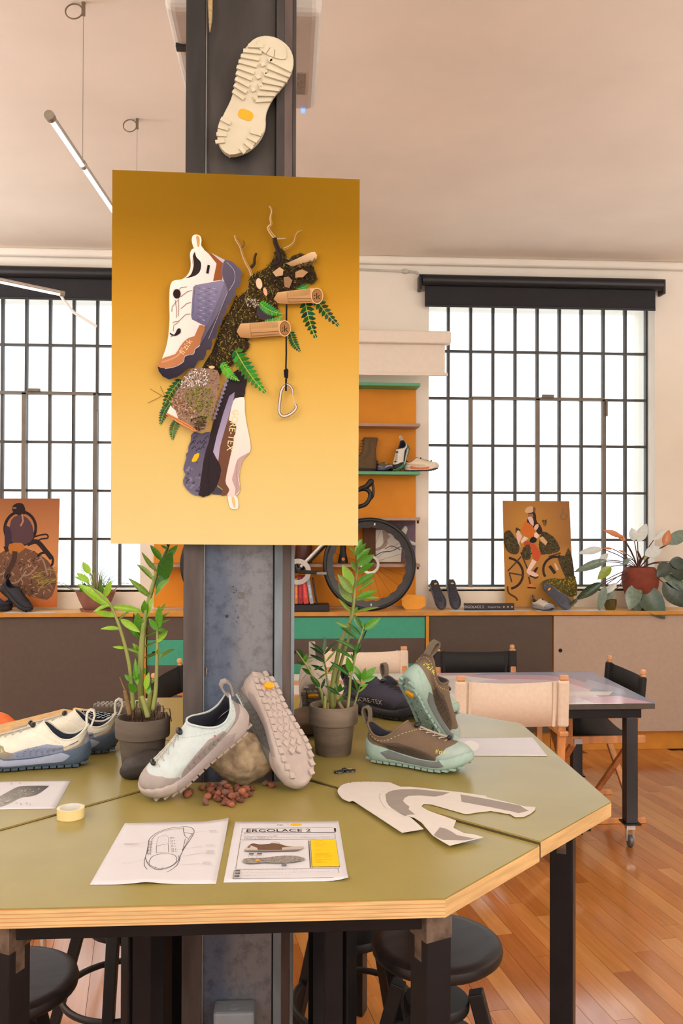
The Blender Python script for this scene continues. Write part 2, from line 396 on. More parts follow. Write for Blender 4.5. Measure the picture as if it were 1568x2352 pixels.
pendant((-.794, 2.944, 3.003), (-.725, 4.65, 3.003), 'slim pendant tube light hanging from two wires left of the column', [(.23, True), (.79, True)])
pendant((-1.276, 5.0, 2.936), (-2.6, 4.15, 3.02), 'slim white tube light crossing the left black blind', [(.8, False)], [(-1.2891,5,2.9405),(-1.267,5,2.8989),(-1.2086,5,2.8309),(-1.082,5,2.754)])

# ---------------------------------------------------------------- steel column with poster and sole
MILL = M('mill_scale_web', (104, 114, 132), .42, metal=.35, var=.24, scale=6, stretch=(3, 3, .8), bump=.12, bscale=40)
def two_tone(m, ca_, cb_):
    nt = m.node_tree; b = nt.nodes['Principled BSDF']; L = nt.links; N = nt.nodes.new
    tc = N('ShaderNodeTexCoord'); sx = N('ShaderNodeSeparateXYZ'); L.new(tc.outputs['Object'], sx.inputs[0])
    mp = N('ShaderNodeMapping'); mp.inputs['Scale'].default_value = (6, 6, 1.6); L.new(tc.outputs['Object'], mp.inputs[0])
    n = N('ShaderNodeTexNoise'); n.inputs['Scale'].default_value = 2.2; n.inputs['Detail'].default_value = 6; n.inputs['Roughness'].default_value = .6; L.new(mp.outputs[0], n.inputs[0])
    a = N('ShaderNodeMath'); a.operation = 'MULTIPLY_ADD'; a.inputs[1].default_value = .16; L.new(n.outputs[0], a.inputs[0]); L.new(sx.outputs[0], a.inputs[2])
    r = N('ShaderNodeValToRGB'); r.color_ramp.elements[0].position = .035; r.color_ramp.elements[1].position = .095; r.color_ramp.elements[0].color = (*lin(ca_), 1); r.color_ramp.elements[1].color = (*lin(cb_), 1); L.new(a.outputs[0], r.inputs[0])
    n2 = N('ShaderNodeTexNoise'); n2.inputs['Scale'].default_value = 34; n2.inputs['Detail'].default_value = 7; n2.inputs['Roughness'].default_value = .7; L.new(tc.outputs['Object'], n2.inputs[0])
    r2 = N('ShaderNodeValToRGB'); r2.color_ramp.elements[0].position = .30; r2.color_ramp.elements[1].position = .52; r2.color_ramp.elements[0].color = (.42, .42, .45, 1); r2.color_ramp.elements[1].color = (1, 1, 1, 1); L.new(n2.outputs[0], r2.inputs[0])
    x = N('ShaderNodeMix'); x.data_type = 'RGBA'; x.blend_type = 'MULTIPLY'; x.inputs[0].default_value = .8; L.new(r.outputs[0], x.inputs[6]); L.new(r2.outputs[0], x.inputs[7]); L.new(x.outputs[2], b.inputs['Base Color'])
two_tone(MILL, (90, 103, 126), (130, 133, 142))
MILLB = M('mill_scale_blue', (118, 130, 140), .42, metal=.35, var=.16, scale=7, stretch=(3, 3, .8), bump=.15, bscale=50)
MILLR = M('mill_scale_brown', (86, 72, 68), .5, metal=.3, var=.2, scale=7, stretch=(4, 4, .7), bump=.12, bscale=50)
MILLG = M('mill_scale_grey', (84, 77, 76), .5, metal=.3, var=.18, scale=7, stretch=(4, 4, .7), bump=.12, bscale=50)
t = thing('steel_column', 'tall bare steel column rising through the table behind the yellow poster', 'column', (-.114, 2.23, 0))
def cb(name, x0, x1, y0, y1, m, z0=0, z1=CZ, bev=.0015):
    b = MB(); b.box(((x0 + x1) / 2 + .114, (y0 + y1) / 2 - 2.23, (z0 + z1) / 2), (x1 - x0, y1 - y0, z1 - z0)); return obj(name, b, m, t, bevel=bev)
MILLT = M('mill_scale_dark_reflection', (62, 58, 55), .55, metal=.25, var=.2, scale=5, stretch=(3, 3, .8), bump=.12, bscale=40); MILLT2 = M('mill_scale_strip_dark_reflection', (48, 45, 44), .55, metal=.25, var=.18, scale=7, stretch=(4, 4, .7), bump=.12, bscale=50)  # darker steel for the upper column: dark ceiling reflection put into the colour
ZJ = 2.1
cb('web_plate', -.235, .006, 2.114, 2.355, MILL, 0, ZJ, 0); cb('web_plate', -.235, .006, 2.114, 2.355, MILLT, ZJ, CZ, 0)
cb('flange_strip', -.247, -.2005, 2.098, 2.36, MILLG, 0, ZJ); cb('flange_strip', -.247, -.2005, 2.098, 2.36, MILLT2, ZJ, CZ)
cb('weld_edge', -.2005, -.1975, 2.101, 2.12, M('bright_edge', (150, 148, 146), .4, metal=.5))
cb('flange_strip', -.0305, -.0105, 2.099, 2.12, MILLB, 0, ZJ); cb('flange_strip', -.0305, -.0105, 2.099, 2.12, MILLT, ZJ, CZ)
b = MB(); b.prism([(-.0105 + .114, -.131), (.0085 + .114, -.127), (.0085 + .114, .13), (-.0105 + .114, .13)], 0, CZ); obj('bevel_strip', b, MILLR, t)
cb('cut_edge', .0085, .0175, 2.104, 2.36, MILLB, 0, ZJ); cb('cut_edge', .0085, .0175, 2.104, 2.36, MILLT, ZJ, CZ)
cb('shadow_joint', -.0345, -.0305, 2.112, 2.118, M('joint_dark', (20, 20, 22), .8))
b = MB()
for (x, z, r) in ((-.145, 1.428, .004), (-.128, 1.485, .0016), (-.122, 1.49, .0014), (-.120, 1.455, .0015), (-.124, 1.44, .0014), (-.118, 1.425, .0018), (-.122, 1.415, .0013), (-.135, 1.47, .0013), (-.13, 1.50, .0018), (-.19, 1.41, .0016)): b.lathe([(0, 0), (r, 0), (r, .0008), (0, .0008)], 10, (x + .114, 2.1136 - 2.23, z), axis=Euler((PI / 2, 0, 0)))
obj('rust_spot', b, M('dark_spot', (36, 38, 44), .6), t)
b = MB(); b.box((.004, -.1164, 1.478), (.017, .001, .016), (0, .1, 0)); obj('tape_residue', b, M('residue', (104, 102, 104), .6, var=.15, scale=200), t)
b = MB()
for q in range(5): b.lathe([(0, -.003), (.0025, -.001), (.0028, .001), (0, .003)], 8, (-.079 + .001 * (q % 2), -.121, 1.305 - q * .004))
obj('weld_bead', b, M('weld_bright', (190, 186, 182), .25, metal=.9), t)
# strap end of cord at the top
b = MB(); b.tube([(-.191, 2.093, 2.98), (-.189, 2.091, 2.90), (-.1885, 2.092, 2.86), (-.190, 2.093, 2.83)], [.005, .006, .0045, .0015], 8)
tag(obj('cord_end', b, M('tan_cord', (176, 150, 104), .8, var=.15, scale=200), smooth=True), 'short tan cord end hanging down the top of the steel column', 'cord')
# socket box low on the column
t2 = thing('power_socket', 'grey surface-mounted socket box at the foot of the steel column', 'socket', (-.121, 2.113, .455))
SK = M('socket_grey', (138, 144, 152), .5, var=.02); b = MB(); b.box((0, -.03, 0), (.095, .06, .11)); obj('box', b, SK, t2, bevel=.006)
b = MB(); b.box((0, -.063, -.025), (.068, .008, .05)); obj('flap', b, M('socket_pale', (158, 164, 172), .5), t2, bevel=.002)
for s in (-1, 1): b = MB(); b.lathe([(0, 0), (.0035, 0), (.0035, .002), (0, .002)], 10, (s * .038, -.06, .022), axis=Euler((PI / 2, 0, 0))); obj('screw', b, BLKM, t2)
b = MB(); b.tube([(.01 * math.cos(a), -.035 + .01 * math.sin(a), .0555) for a in [i * PI / 10 for i in range(20)]], .0008, 5, closed=True); obj('cable_knockout', b, SK, t2)

# ---------------------------------------------------------------- octagonal work table in four units round the column
IC = Vector((-.105, 2.203)); AP = .803; HS = .362; TZ = 1.05
LINO = M('olive_linoleum', (148, 134, 70), .32, var=.05, scale=6, bump=.02, bscale=120, rgb2=(158, 144, 80), spec=.6)
def ply_mat():
    m = M('plywood_edge', (214, 180, 128), .6, var=.07, scale=14, stretch=(1, 1, 12))
    nt = m.node_tree; b = nt.nodes['Principled BSDF']; src = b.inputs['Base Color'].links[0].from_socket
    tc = nt.nodes.new('ShaderNodeTexCoord'); sx = nt.nodes.new('ShaderNodeSeparateXYZ'); nt.links.new(tc.outputs['Object'], sx.inputs[0])
    ns = nt.nodes.new('ShaderNodeTexNoise'); ns.inputs['Scale'].default_value = 9; nt.links.new(tc.outputs['Object'], ns.inputs[0])
    ad = nt.nodes.new('ShaderNodeMath'); ad.operation = 'MULTIPLY_ADD'; ad.inputs[1].default_value = .002; nt.links.new(ns.outputs[0], ad.inputs[0]); nt.links.new(sx.outputs[2], ad.inputs[2])
    mu = nt.nodes.new('ShaderNodeMath'); mu.operation = 'MULTIPLY'; mu.inputs[1].default_value = 2 * PI / .0062; nt.links.new(ad.outputs[0], mu.inputs[0])
    sn = nt.nodes.new('ShaderNodeMath'); sn.operation = 'SINE'; nt.links.new(mu.outputs[0], sn.inputs[0])
    rp = nt.nodes.new('ShaderNodeValToRGB'); rp.color_ramp.elements[0].position = .62; rp.color_ramp.elements[1].position = .95
    rp.color_ramp.elements[0].color = (1, 1, 1, 1); rp.color_ramp.elements[1].color = (.80, .52, .34, 1); nt.links.new(sn.outputs[0], rp.inputs[0])
    mx = nt.nodes.new('ShaderNodeMix'); mx.data_type = 'RGBA'; mx.blend_type = 'MULTIPLY'; mx.inputs[0].default_value = .9
    nt.links.new(src, mx.inputs[6]); nt.links.new(rp.outputs[0], mx.inputs[7]); nt.links.new(mx.outputs[2], b.inputs['Base Color'])
    return m
PLY = ply_mat(); PLYS = M('plywood_long_edge', (218, 178, 122), .6, var=.08, scale=10, stretch=(1, 1, 10))
BSTEEL = M('black_steel_tube', (30, 30, 34), .38, metal=.4, var=.12, scale=9, bump=.04)
BWELD = M('bare_weld_steel', (126, 112, 100), .4, metal=.6, var=.25, scale=40)
def inset(poly, d):
    n = len(poly); out = []
    for i in range(n):
        p0, p, p1 = Vector(poly[i - 1]), Vector(poly[i]), Vector(poly[(i + 1) % n]); e0 = (p - p0).normalized(); e1 = (p1 - p).normalized()
        n0, n1 = Vector((-e0.y, e0.x)), Vector((-e1.y, e1.x)); bs = (n0 + n1); bs = bs / max(.2, bs.length_squared) * 2; out.append(tuple(p + bs * d))
    return out
def table_unit(k, label, dz, legs):
    t = thing('table_unit', label, 'table', (IC.x, IC.y, 0)); rot = Matrix.Rotation(k * PI / 2, 2)
    q = (HS + AP) / 2; h = .155; g = .0012
    poly = [(-HS, -AP), (HS, -AP), (q - g, -q - g), (h, -h - 2 * g), (-h, -h - 2 * g), (-q + g, -q - g)]
    poly = [tuple(rot @ Vector(p)) for p in poly]
    b = MB(); b.prism(poly, -.016, .0135); o = obj('plywood_top', b, [PLY, PLYS, M('seam_olive', (84, 76, 44), .7)], t, loc=(0, 0, TZ - .016 + dz), bevel=.0012)
    me = o.data
    for p in me.polygons:
        if abs(p.normal.z) < .5 and max(abs(p.normal.x), abs(p.normal.y)) < .9: p.material_index = 2 if abs(abs(p.center.x) - abs(p.center.y)) < .02 and min(abs(p.center.x), abs(p.center.y)) < .5 else 1
    b = MB(); b.prism(inset(poly, .0007), 0, .0025); obj('linoleum', b, LINO, t, loc=(0, 0, TZ - .0025 + dz))
    r3 = Matrix.Rotation(k * PI / 2, 4, 'Z'); zt = TZ - .0325 + dz
    def bar(name, a, c, w=.042, hh=.036, m=BSTEEL):
        m_ = MB(); m_.bar(r3 @ Vector((*a, zt - hh / 2)), r3 @ Vector((*c, zt - hh / 2)), w, hh); return obj(name, m_, m, t, bevel=.002)
    x1, y1 = HS - .014, -AP + .06; x2, y2 = legs; xr = x1 - .02; xl, yl = -x1, y1
    if k == 1: xl, yl, xr = -.305, -.715, .28
    if k == 1: far = (.28, -.50)
    else: far = (x1, y1)
    bar('apron', (-x1, y1), (x1, y1)); bar('apron', (x1, y1), (x2 + .0, y2)); bar('apron', (-x1, y1), (-x2, y2)); bar('apron', (-x2, y2), (x2, y2))
    for (x, y, an) in ((xl, yl, -25), (far[0], far[1], 25), (-x2, y2, 30), (x2, y2, -30)):
        m_ = MB(); m_.box((0, 0, (zt - .002) / 2), (.05, .05, zt - .002)); p = r3 @ Vector((x, y, 0))
        obj('leg', m_, BSTEEL, t, loc=p, rot=(0, 0, k * PI / 2 + math.radians(an)), bevel=.003)
        if y < -.6:
            m_ = MB(); m_.box((0, 0, zt - .028), (.0512, .0512, .05)); m_.box((.0, 0, zt - .06), (.0511, .02, .06)); obj('weld_patch', m_, BWELD, t, loc=p, rot=(0, 0, k * PI / 2 + math.radians(an)))
    return t
table_unit(0, 'front unit of the octagonal olive-topped plywood table, nearest the camera', 0, (.235, -.2))
table_unit(1, 'right-hand unit of the octagonal olive-topped plywood table, under the brown shoe', .006, (.235, -.2))
table_unit(2, 'rear unit of the octagonal olive-topped plywood table, behind the column', .004, (.235, -.2))
table_unit(3, 'left-hand unit of the octagonal olive-topped plywood table, under the blue and cream shoes', .003, (.235, -.2))

# ---------------------------------------------------------------- stools pushed under the table
SW = M('black_stained_wood', (40, 34, 34), .42, var=.22, scale=7, stretch=(1, 7, 1), bump=.12, bscale=20)
SWD = M('black_painted_wood', (26, 24, 26), .5, var=.12, scale=12)
def stool(x, y, z, rz, label, r=.16):
    t = thing('stool', label, 'stool', (x, y, 0), (0, 0, rz))
    b = MB(); b.lathe([(0, z - .035), (r - .012, z - .035), (r - .002, z - .026), (r, z - .016), (r - .003, z - .006), (r - .012, z - .0005), (r - .03, z), (0, z)], 48); obj('seat', b, SW, t, smooth=40)
    b = MB(); b.tube([(0, 0, z - .3), (0, 0, z - .035)], .018, 14); b.lathe([(0, z - .06), (.06, z - .06), (.06, z - .035), (0, z - .035)], 24); obj('screw_spindle', b, M('spindle_steel', (70, 68, 66), .35, metal=.8), t, smooth=40)
    b = MB(); b.lathe([(0, z - .165), (.078, z - .165), (.080, z - .16), (.080, z - .145), (.076, z - .14), (0, z - .14)], 28); obj('hub', b, SWD, t, smooth=40)
    b = MB(); b.lathe([(0, z - .255), (.098, z - .255), (.1, z - .25), (.1, z - .235), (.096, z - .23), (0, z - .23)], 28); obj('lower_hub', b, SWD, t, smooth=40)
    for k in range(4):
        a = k * PI / 2 + PI / 4; c, s = math.cos(a), math.sin(a)
        b = MB(); b.bar((c * .094, s * .094, z - .115), (c * .235, s * .235, .002), .036, .036, up=(c, s, 0), w2=.03, h2=.03); obj('leg', b, SWD, t, bevel=.003)
    b = MB(); zr = .22; rr = .094 + (.235 - .094) * (z - .115 - zr) / (z - .115); b.tube([(rr * math.cos(i * PI / 18), rr * math.sin(i * PI / 18), zr) for i in range(36)], .010, 8, closed=True); obj('foot_ring', b, SWD, t, smooth=True)
    return t
stool(.368, 2.12, .636, .5, 'round black wooden screw stool under the right front corner of the table')
stool(-.66, 2.12, .575, .3, 'round black wooden stool cut by the left edge, seat with pale scratches', r=.165)
stool(.20, 2.62, .66, .1, 'dark stool behind the column and right of it, only legs and foot ring showing', r=.15)
stool(-.50, 2.72, .66, .75, 'dark stool behind the column and left of it, its splayed legs on pale boards', r=.15)

# ---------------------------------------------------------------- shoes
OUT = [(0, 0), (.012, .022), (.04, .034), (.09, .036), (.14, .039), (.19, .048), (.225, .051), (.258, .043), (.280, .025), (.288, .003), (.283, -.018), (.265, -.036), (.235, -.045), (.20, -.046), (.15, -.037), (.10, -.031), (.05, -.033), (.015, -.023)]
COL = [(.002, 0, .102), (.008, .017, .096), (.022, .030, .082), (.043, .036, .072), (.066, .035, .074), (.086, .030, .087), (.100, .023, .101), (.109, .015, .109), (.113, .007, .112), (.114, 0, .113)]
COL = COL + [(x, -y, z) for x, y, z in COL[8:0:-1]]
H1 = [.045, .045, .045, .035, .034, .033, .032, .032, .034, .036]; H1 = H1 + H1[8:0:-1]
TAN = [(.010, 0, .030), (.006, .003, .030), (0, .006, .028), (-.002, .008, .026), (-.002, .010, .026), (.004, .013, .028), (.034, .016, .034), (.060, .012, .042), (.076, .006, .045), (.082, 0, .046)]
TAN = TAN + [(x, -y, z) for x, y, z in TAN[8:0:-1]]
SOLT = [.053, .052, .048, .037, .030, .030, .033, .037, .037, .036]; SOLT = SOLT + SOLT[8:0:-1]
OUT, COL, H1, TAN, SOLT = [np.array(q, float) for q in (OUT, COL, H1, TAN, SOLT)]
NC = 18
def cr(P, a):
    t = (np.asarray(a, float) % 1.0) * NC; i = np.floor(t).astype(int); f = t - i
    p0, p1, p2, p3 = [P[(i + d) % NC] for d in (-1, 0, 1, 2)]
    if P.ndim == 2: f = f[..., None]
    return .5 * (2 * p1 + (p2 - p0) * f + (2 * p0 - 5 * p1 + 4 * p2 - p3) * f * f + (3 * p1 - p0 - 3 * p2 + p3) * f ** 3)
def outn(a):
    d = cr(OUT, np.asarray(a) + .004) - cr(OUT, np.asarray(a) - .004); n = np.stack([d[..., 1], -d[..., 0]], -1)
    n = n / np.linalg.norm(n, axis=-1, keepdims=True)
    return -n if True else n
_o = outn(np.array([.25]))
ON = 1. if _o[0][1] > 0 else -1.
def zbot(x): return .007 + .022 * np.clip((x - .19) / .098, 0, 1) ** 2 + .010 * np.clip((.03 - x) / .03, 0, 1) ** 1.5
def upper(a, b):
    a = np.asarray(a, float); b = np.asarray(b, float)[..., None]
    o = cr(OUT, a); n = outn(a) * ON; z0 = .027 + zbot(o[..., 0]) - .007
    P0 = np.concatenate([o - n * .004, z0[..., None]], -1); P3 = cr(COL, a)
    P1 = P0 + np.concatenate([n * .008, cr(H1, a)[..., None]], -1); P2 = P3 - cr(TAN, a) * np.array([-1, -1, 1])
    return (1 - b) ** 3 * P0 + 3 * (1 - b) ** 2 * b * P1 + 3 * (1 - b) * b * b * P2 + b ** 3 * P3
def sole(a, b):
    """side wall of the sole: b 0 at the tread, 1 at the top edge"""
    a = np.asarray(a, float); b = np.asarray(b, float); o = cr(OUT, a); n = outn(a) * ON
    zb = zbot(o[..., 0]); zt = cr(SOLT, a) + (zb - .007) * .8
    q = np.abs((a % 1) - .5); zig = np.where((q > .05) & (q < .2), .004 * np.abs(((q * 26) % 1) * 2 - 1), 0); zt = zt + zig
    e = .0045 * np.sin(np.clip(b, 0, 1) * PI) ** .6 + .001 - .003 * (b > .97) - .002 * (b < .04)
    return np.concatenate([o + n * e[..., None], (zb + (zt - zb) * b)[..., None]], -1)
def patch_mesh(poly, fn, off, na=40, nb=12):
    """a panel cut along a polygon in (around, up) coordinates and laid on a surface"""
    bm = bmesh.new(); bm.faces.new([bm.verts.new((p[0], p[1], 0)) for p in poly])
    a0, a1 = min(p[0] for p in poly), max(p[0] for p in poly); b0, b1 = min(p[1] for p in poly), max(p[1] for p in poly)
    bmesh.ops.triangulate(bm, faces=bm.faces)
    n1 = max(2, int((a1 - a0) * na * 1.6)); n2 = max(2, int((b1 - b0) * nb * 1.4))
    for i in range(1, n1): bmesh.ops.bisect_plane(bm, geom=bm.verts[:] + bm.edges[:] + bm.faces[:], plane_co=(a0 + (a1 - a0) * i / n1, 0, 0), plane_no=(1, 0, 0))
    for i in range(1, n2): bmesh.ops.bisect_plane(bm, geom=bm.verts[:] + bm.edges[:] + bm.faces[:], plane_co=(0, b0 + (b1 - b0) * i / n2, 0), plane_no=(0, 1, 0))
    bmesh.ops.remove_doubles(bm, verts=bm.verts, dist=1e-5); bm.verts.index_update()
    vs = np.array([(v.co.x, v.co.y) for v in bm.verts]); fs = [tuple(v.index for v in f.verts) for f in bm.faces]; bd = [v.index for v in bm.verts if v.is_boundary]; bm.free()
    P = onsurf(fn, vs[:, 0], vs[:, 1], off); P[bd] = onsurf(fn, vs[bd, 0], vs[bd, 1], off * .1)
    mb = MB(); mb.add(P.tolist(), fs); return mb
def onsurf(fn, a, b, off):
    e = .002; a, b = np.asarray(a, float), np.asarray(b, float)
    da = fn(a + e, b) - fn(a - e, b); db = fn(a, np.clip(b + e, 0, 1)) - fn(a, np.clip(b - e, 0, 1)); n = np.cross(da, db); n = n / (np.linalg.norm(n, axis=-1, keepdims=True) + 1e-12)
    if not hasattr(onsurf, 'sg'): onsurf.sg = {}
    if fn not in onsurf.sg:
        p = np.array([.25]); qq = np.array([.5]); dd = np.cross(fn(p + e, qq) - fn(p - e, qq), fn(p, qq + e) - fn(p, qq - e))[0]; onsurf.sg[fn] = 1. if dd[1] > 0 else -1.
    return fn(a, b) + n * onsurf.sg[fn] * off
TOE = [(.285, 0), (.30, .14), (.345, .26), (.385, .36), (.42, .38), (.5, .40), (.58, .38), (.615, .36), (.655, .26), (.70, .14), (.715, 0)]
TOEB = [(.255, 0), (.262, .26), (.295, .25), (.325, .30), (.36, .42), (.41, .46), (.5, .47), (.59, .46), (.64, .42), (.675, .30), (.705, .25), (.738, .26), (.745, 0)]
PANEL = [(.125, .02), (.142, .30), (.172, .66), (.195, .78), (.258, .70), (.285, .28), (.29, .02)]
HEEL = [(-.16, .0), (-.145, .16), (-.085, .38), (-.045, .66), (0, .74), (.045, .66), (.085, .38), (.145, .16), (.16, 0)]
HEELI = [(-.06, .0), (-.058, .26), (-.04, .42), (0, .46), (.04, .42), (.058, .26), (.06, 0)]
BAND = [(.115, .62), (.135, .30), (.315, .30), (.33, .40), (.305, .95), (.20, .93), (.14, .95)]
def mir(poly): return [(1 - a, b) for a, b in poly][::-1]
CACHE = {}
def shoe_geo(part, detail=2):
    k = (part, detail)
    if k in CACHE: return CACHE[k]
    mb = MB(); nA, nB = (84, 20) if detail == 2 else (40, 9)
    A = np.linspace(0, 1, nA, endpoint=False)
    if part == 'upper':
        mb.grid([[tuple(p) for p in upper(A, np.full(nA, b))] for b in np.linspace(0, 1, nB)], wrap=True)
    elif part == 'lining':
        top = cr(COL, A); c = np.array([.055, 0, 0]); rows = []
        for t, sc in ((0, .985), (.10, .88), (.35, .80), (.7, .78), (1, .72)):
            q = top.copy(); q[:, :2] = c[:2] + (q[:, :2] - c[:2]) * sc; q[:, 2] = top[:, 2] + (.040 - top[:, 2]) * t; rows.append([tuple(p) for p in q])
        mb.grid(rows, wrap=True); mb.f.append(tuple(range(len(mb.v) - nA, len(mb.v)))); mb.m.append(0)
    elif part == 'collar_binding':
        mb.tube([tuple(p) for p in cr(COL, A)], .0028, 6, closed=True)
    elif part == 'collar_stitching':
        for i in range(46):
            a = i / 46; p = onsurf(upper, np.array([a, a + .009]), np.array([.86, .86]), .0006); mb.tube([tuple(p[0]), tuple(p[1])], .0008, 4)
    elif part == 'midsole':
        rows = [[tuple(p) for p in sole(A, np.full(nA, b))] for b in (0, .03, .15, .35, .6, .85, .97, 1.0)]
        o = cr(OUT, A); cen = np.array([.13, 0]); rows.insert(0, [(x * 1, y * 1, z) for (x, y, z) in [(cen[0] + (p[0] - cen[0]) * .93, p[1] * .9, float(zbot(np.array(p[0])))) for p in o]])
        top = sole(A, np.ones(nA)); rows.append([(cen[0] + (p[0] - cen[0]) * .93, p[1] * .86, p[2] - .001) for p in top])
        mb.grid(rows, wrap=True); n0 = nA; mb.f.append(tuple(range(nA))); mb.m.append(0)
    elif part == 'sole_line':
        for poly in ([(.13, .22), (.31, .22), (.31, .25), (.13, .25)], [(.02, .72), (.10, .30), (.11, .30), (.03, .74)]):
            for q in (poly, mir(poly)):
                m2 = patch_mesh(q, sole, .0006); mb.add(m2.v, m2.f)
    elif part == 'loop':
        P = [(-.004 + .001, 0, .095), (-.010, 0, .112), (-.014, 0, .126), (-.011, 0, .137), (-.003, 0, .140), (.005, 0, .134), (.007, 0, .120), (.006, 0, .100)]
        P = [Vector(p) for p in P]; w = .0085; th = .0024
        rows = [[], [], [], []]
        for i, p in enumerate(P):
            t = (P[min(i + 1, 7)] - P[max(i - 1, 0)]).normalized(); n = Vector((-t.z, 0, t.x))
            for r, (sy, sn) in enumerate(((-1, -1), (1, -1), (1, 1), (-1, 1))): rows[r].append(p + Vector((0, sy * w, 0)) + n * sn * th)
        mb.grid([[rows[r][i] for r in range(4)] for i in range(8)], wrap=True)
    elif part == 'laces':
        bs = (.54, .62, .70, .78, .86)
        for i, b in enumerate(bs):
            w0 = .065 - .01 * i / 4
            P = onsurf(upper, np.linspace(.5 - w0, .5 + w0, 7), np.full(7, b) + np.abs(np.linspace(-1, 1, 7)) * -.03, .0022); mb.tube([tuple(p) for p in P], .0011, 5)
            if i < 4:
                P = onsurf(upper, np.linspace(.5 - w0, .5 + w0 - .01, 7), np.linspace(b - .03, b + .07, 7), .0026); mb.tube([tuple(p) for p in P], .0011, 5)
        for s in (-.012, .012):
            P = onsurf(upper, np.full(6, .5 + s), np.linspace(.54, .86, 6), .006); mb.tube([tuple(p) for p in P], .0011, 5)
    elif part in ('lace_lock', 'lace_toggle'):
        for b, r in ((.90, .0085),) if part == 'lace_lock' else ((.52, .0075),):
            p = onsurf(upper, np.array([.5]), np.array([b]), .005)[0]; mb.lathe([(0, -r * 1.4), (r * .5, -r * 1.25), (r * .78, -r * .6), (r * .8, 0), (r * .74, r * .7), (r * .5, r * 1.2), (0, r * 1.3)], 12, tuple(p), axis=Euler((PI / 2, 0, 0)))
    elif part == 'lug':
        mb.box((0, 0, 0), (.0150, .0125, .0062))
    CACHE[k] = mb
    return mb
def lug_spots():
    A = np.linspace(0, 1, 720, endpoint=False); o = cr(OUT, A); res = []
    for i in range(15):
        x = .012 + .0184 * i; L = max(p[1] for p in o if abs(p[0] - x) < .003); Rr = min(p[1] for p in o if abs(p[0] - x) < .003)
        z = float(zbot(np.array(x))) - .0022; res += [(x, L - .0065, z, .15), (x, Rr + .0065, z, -.15)]
        if i % 2 == 0 and .02 < x < .215:
            m = (L + Rr) / 2; w = (L - Rr) / 2
            for f in (-.42, 0, .42): res.append((x + .003, m + f * w, z + .0012, .6 if f < 0 else -.6 if f > 0 else PI / 4))
        elif .02 < x < .225:
            m = (L + Rr) / 2; w = (L - Rr) / 2
            for f in (-.22, .22): res.append((x + .003, m + f * w, z + .0012, .6 if f < 0 else -.6))
    return res
LUGS = lug_spots()
SHM = {}
def cmat(key, rgb, rough=.8, bump=.25, bscale=900, var=.03): return M(key, rgb, rough, var=var, scale=60, bump=bump, bscale=bscale)
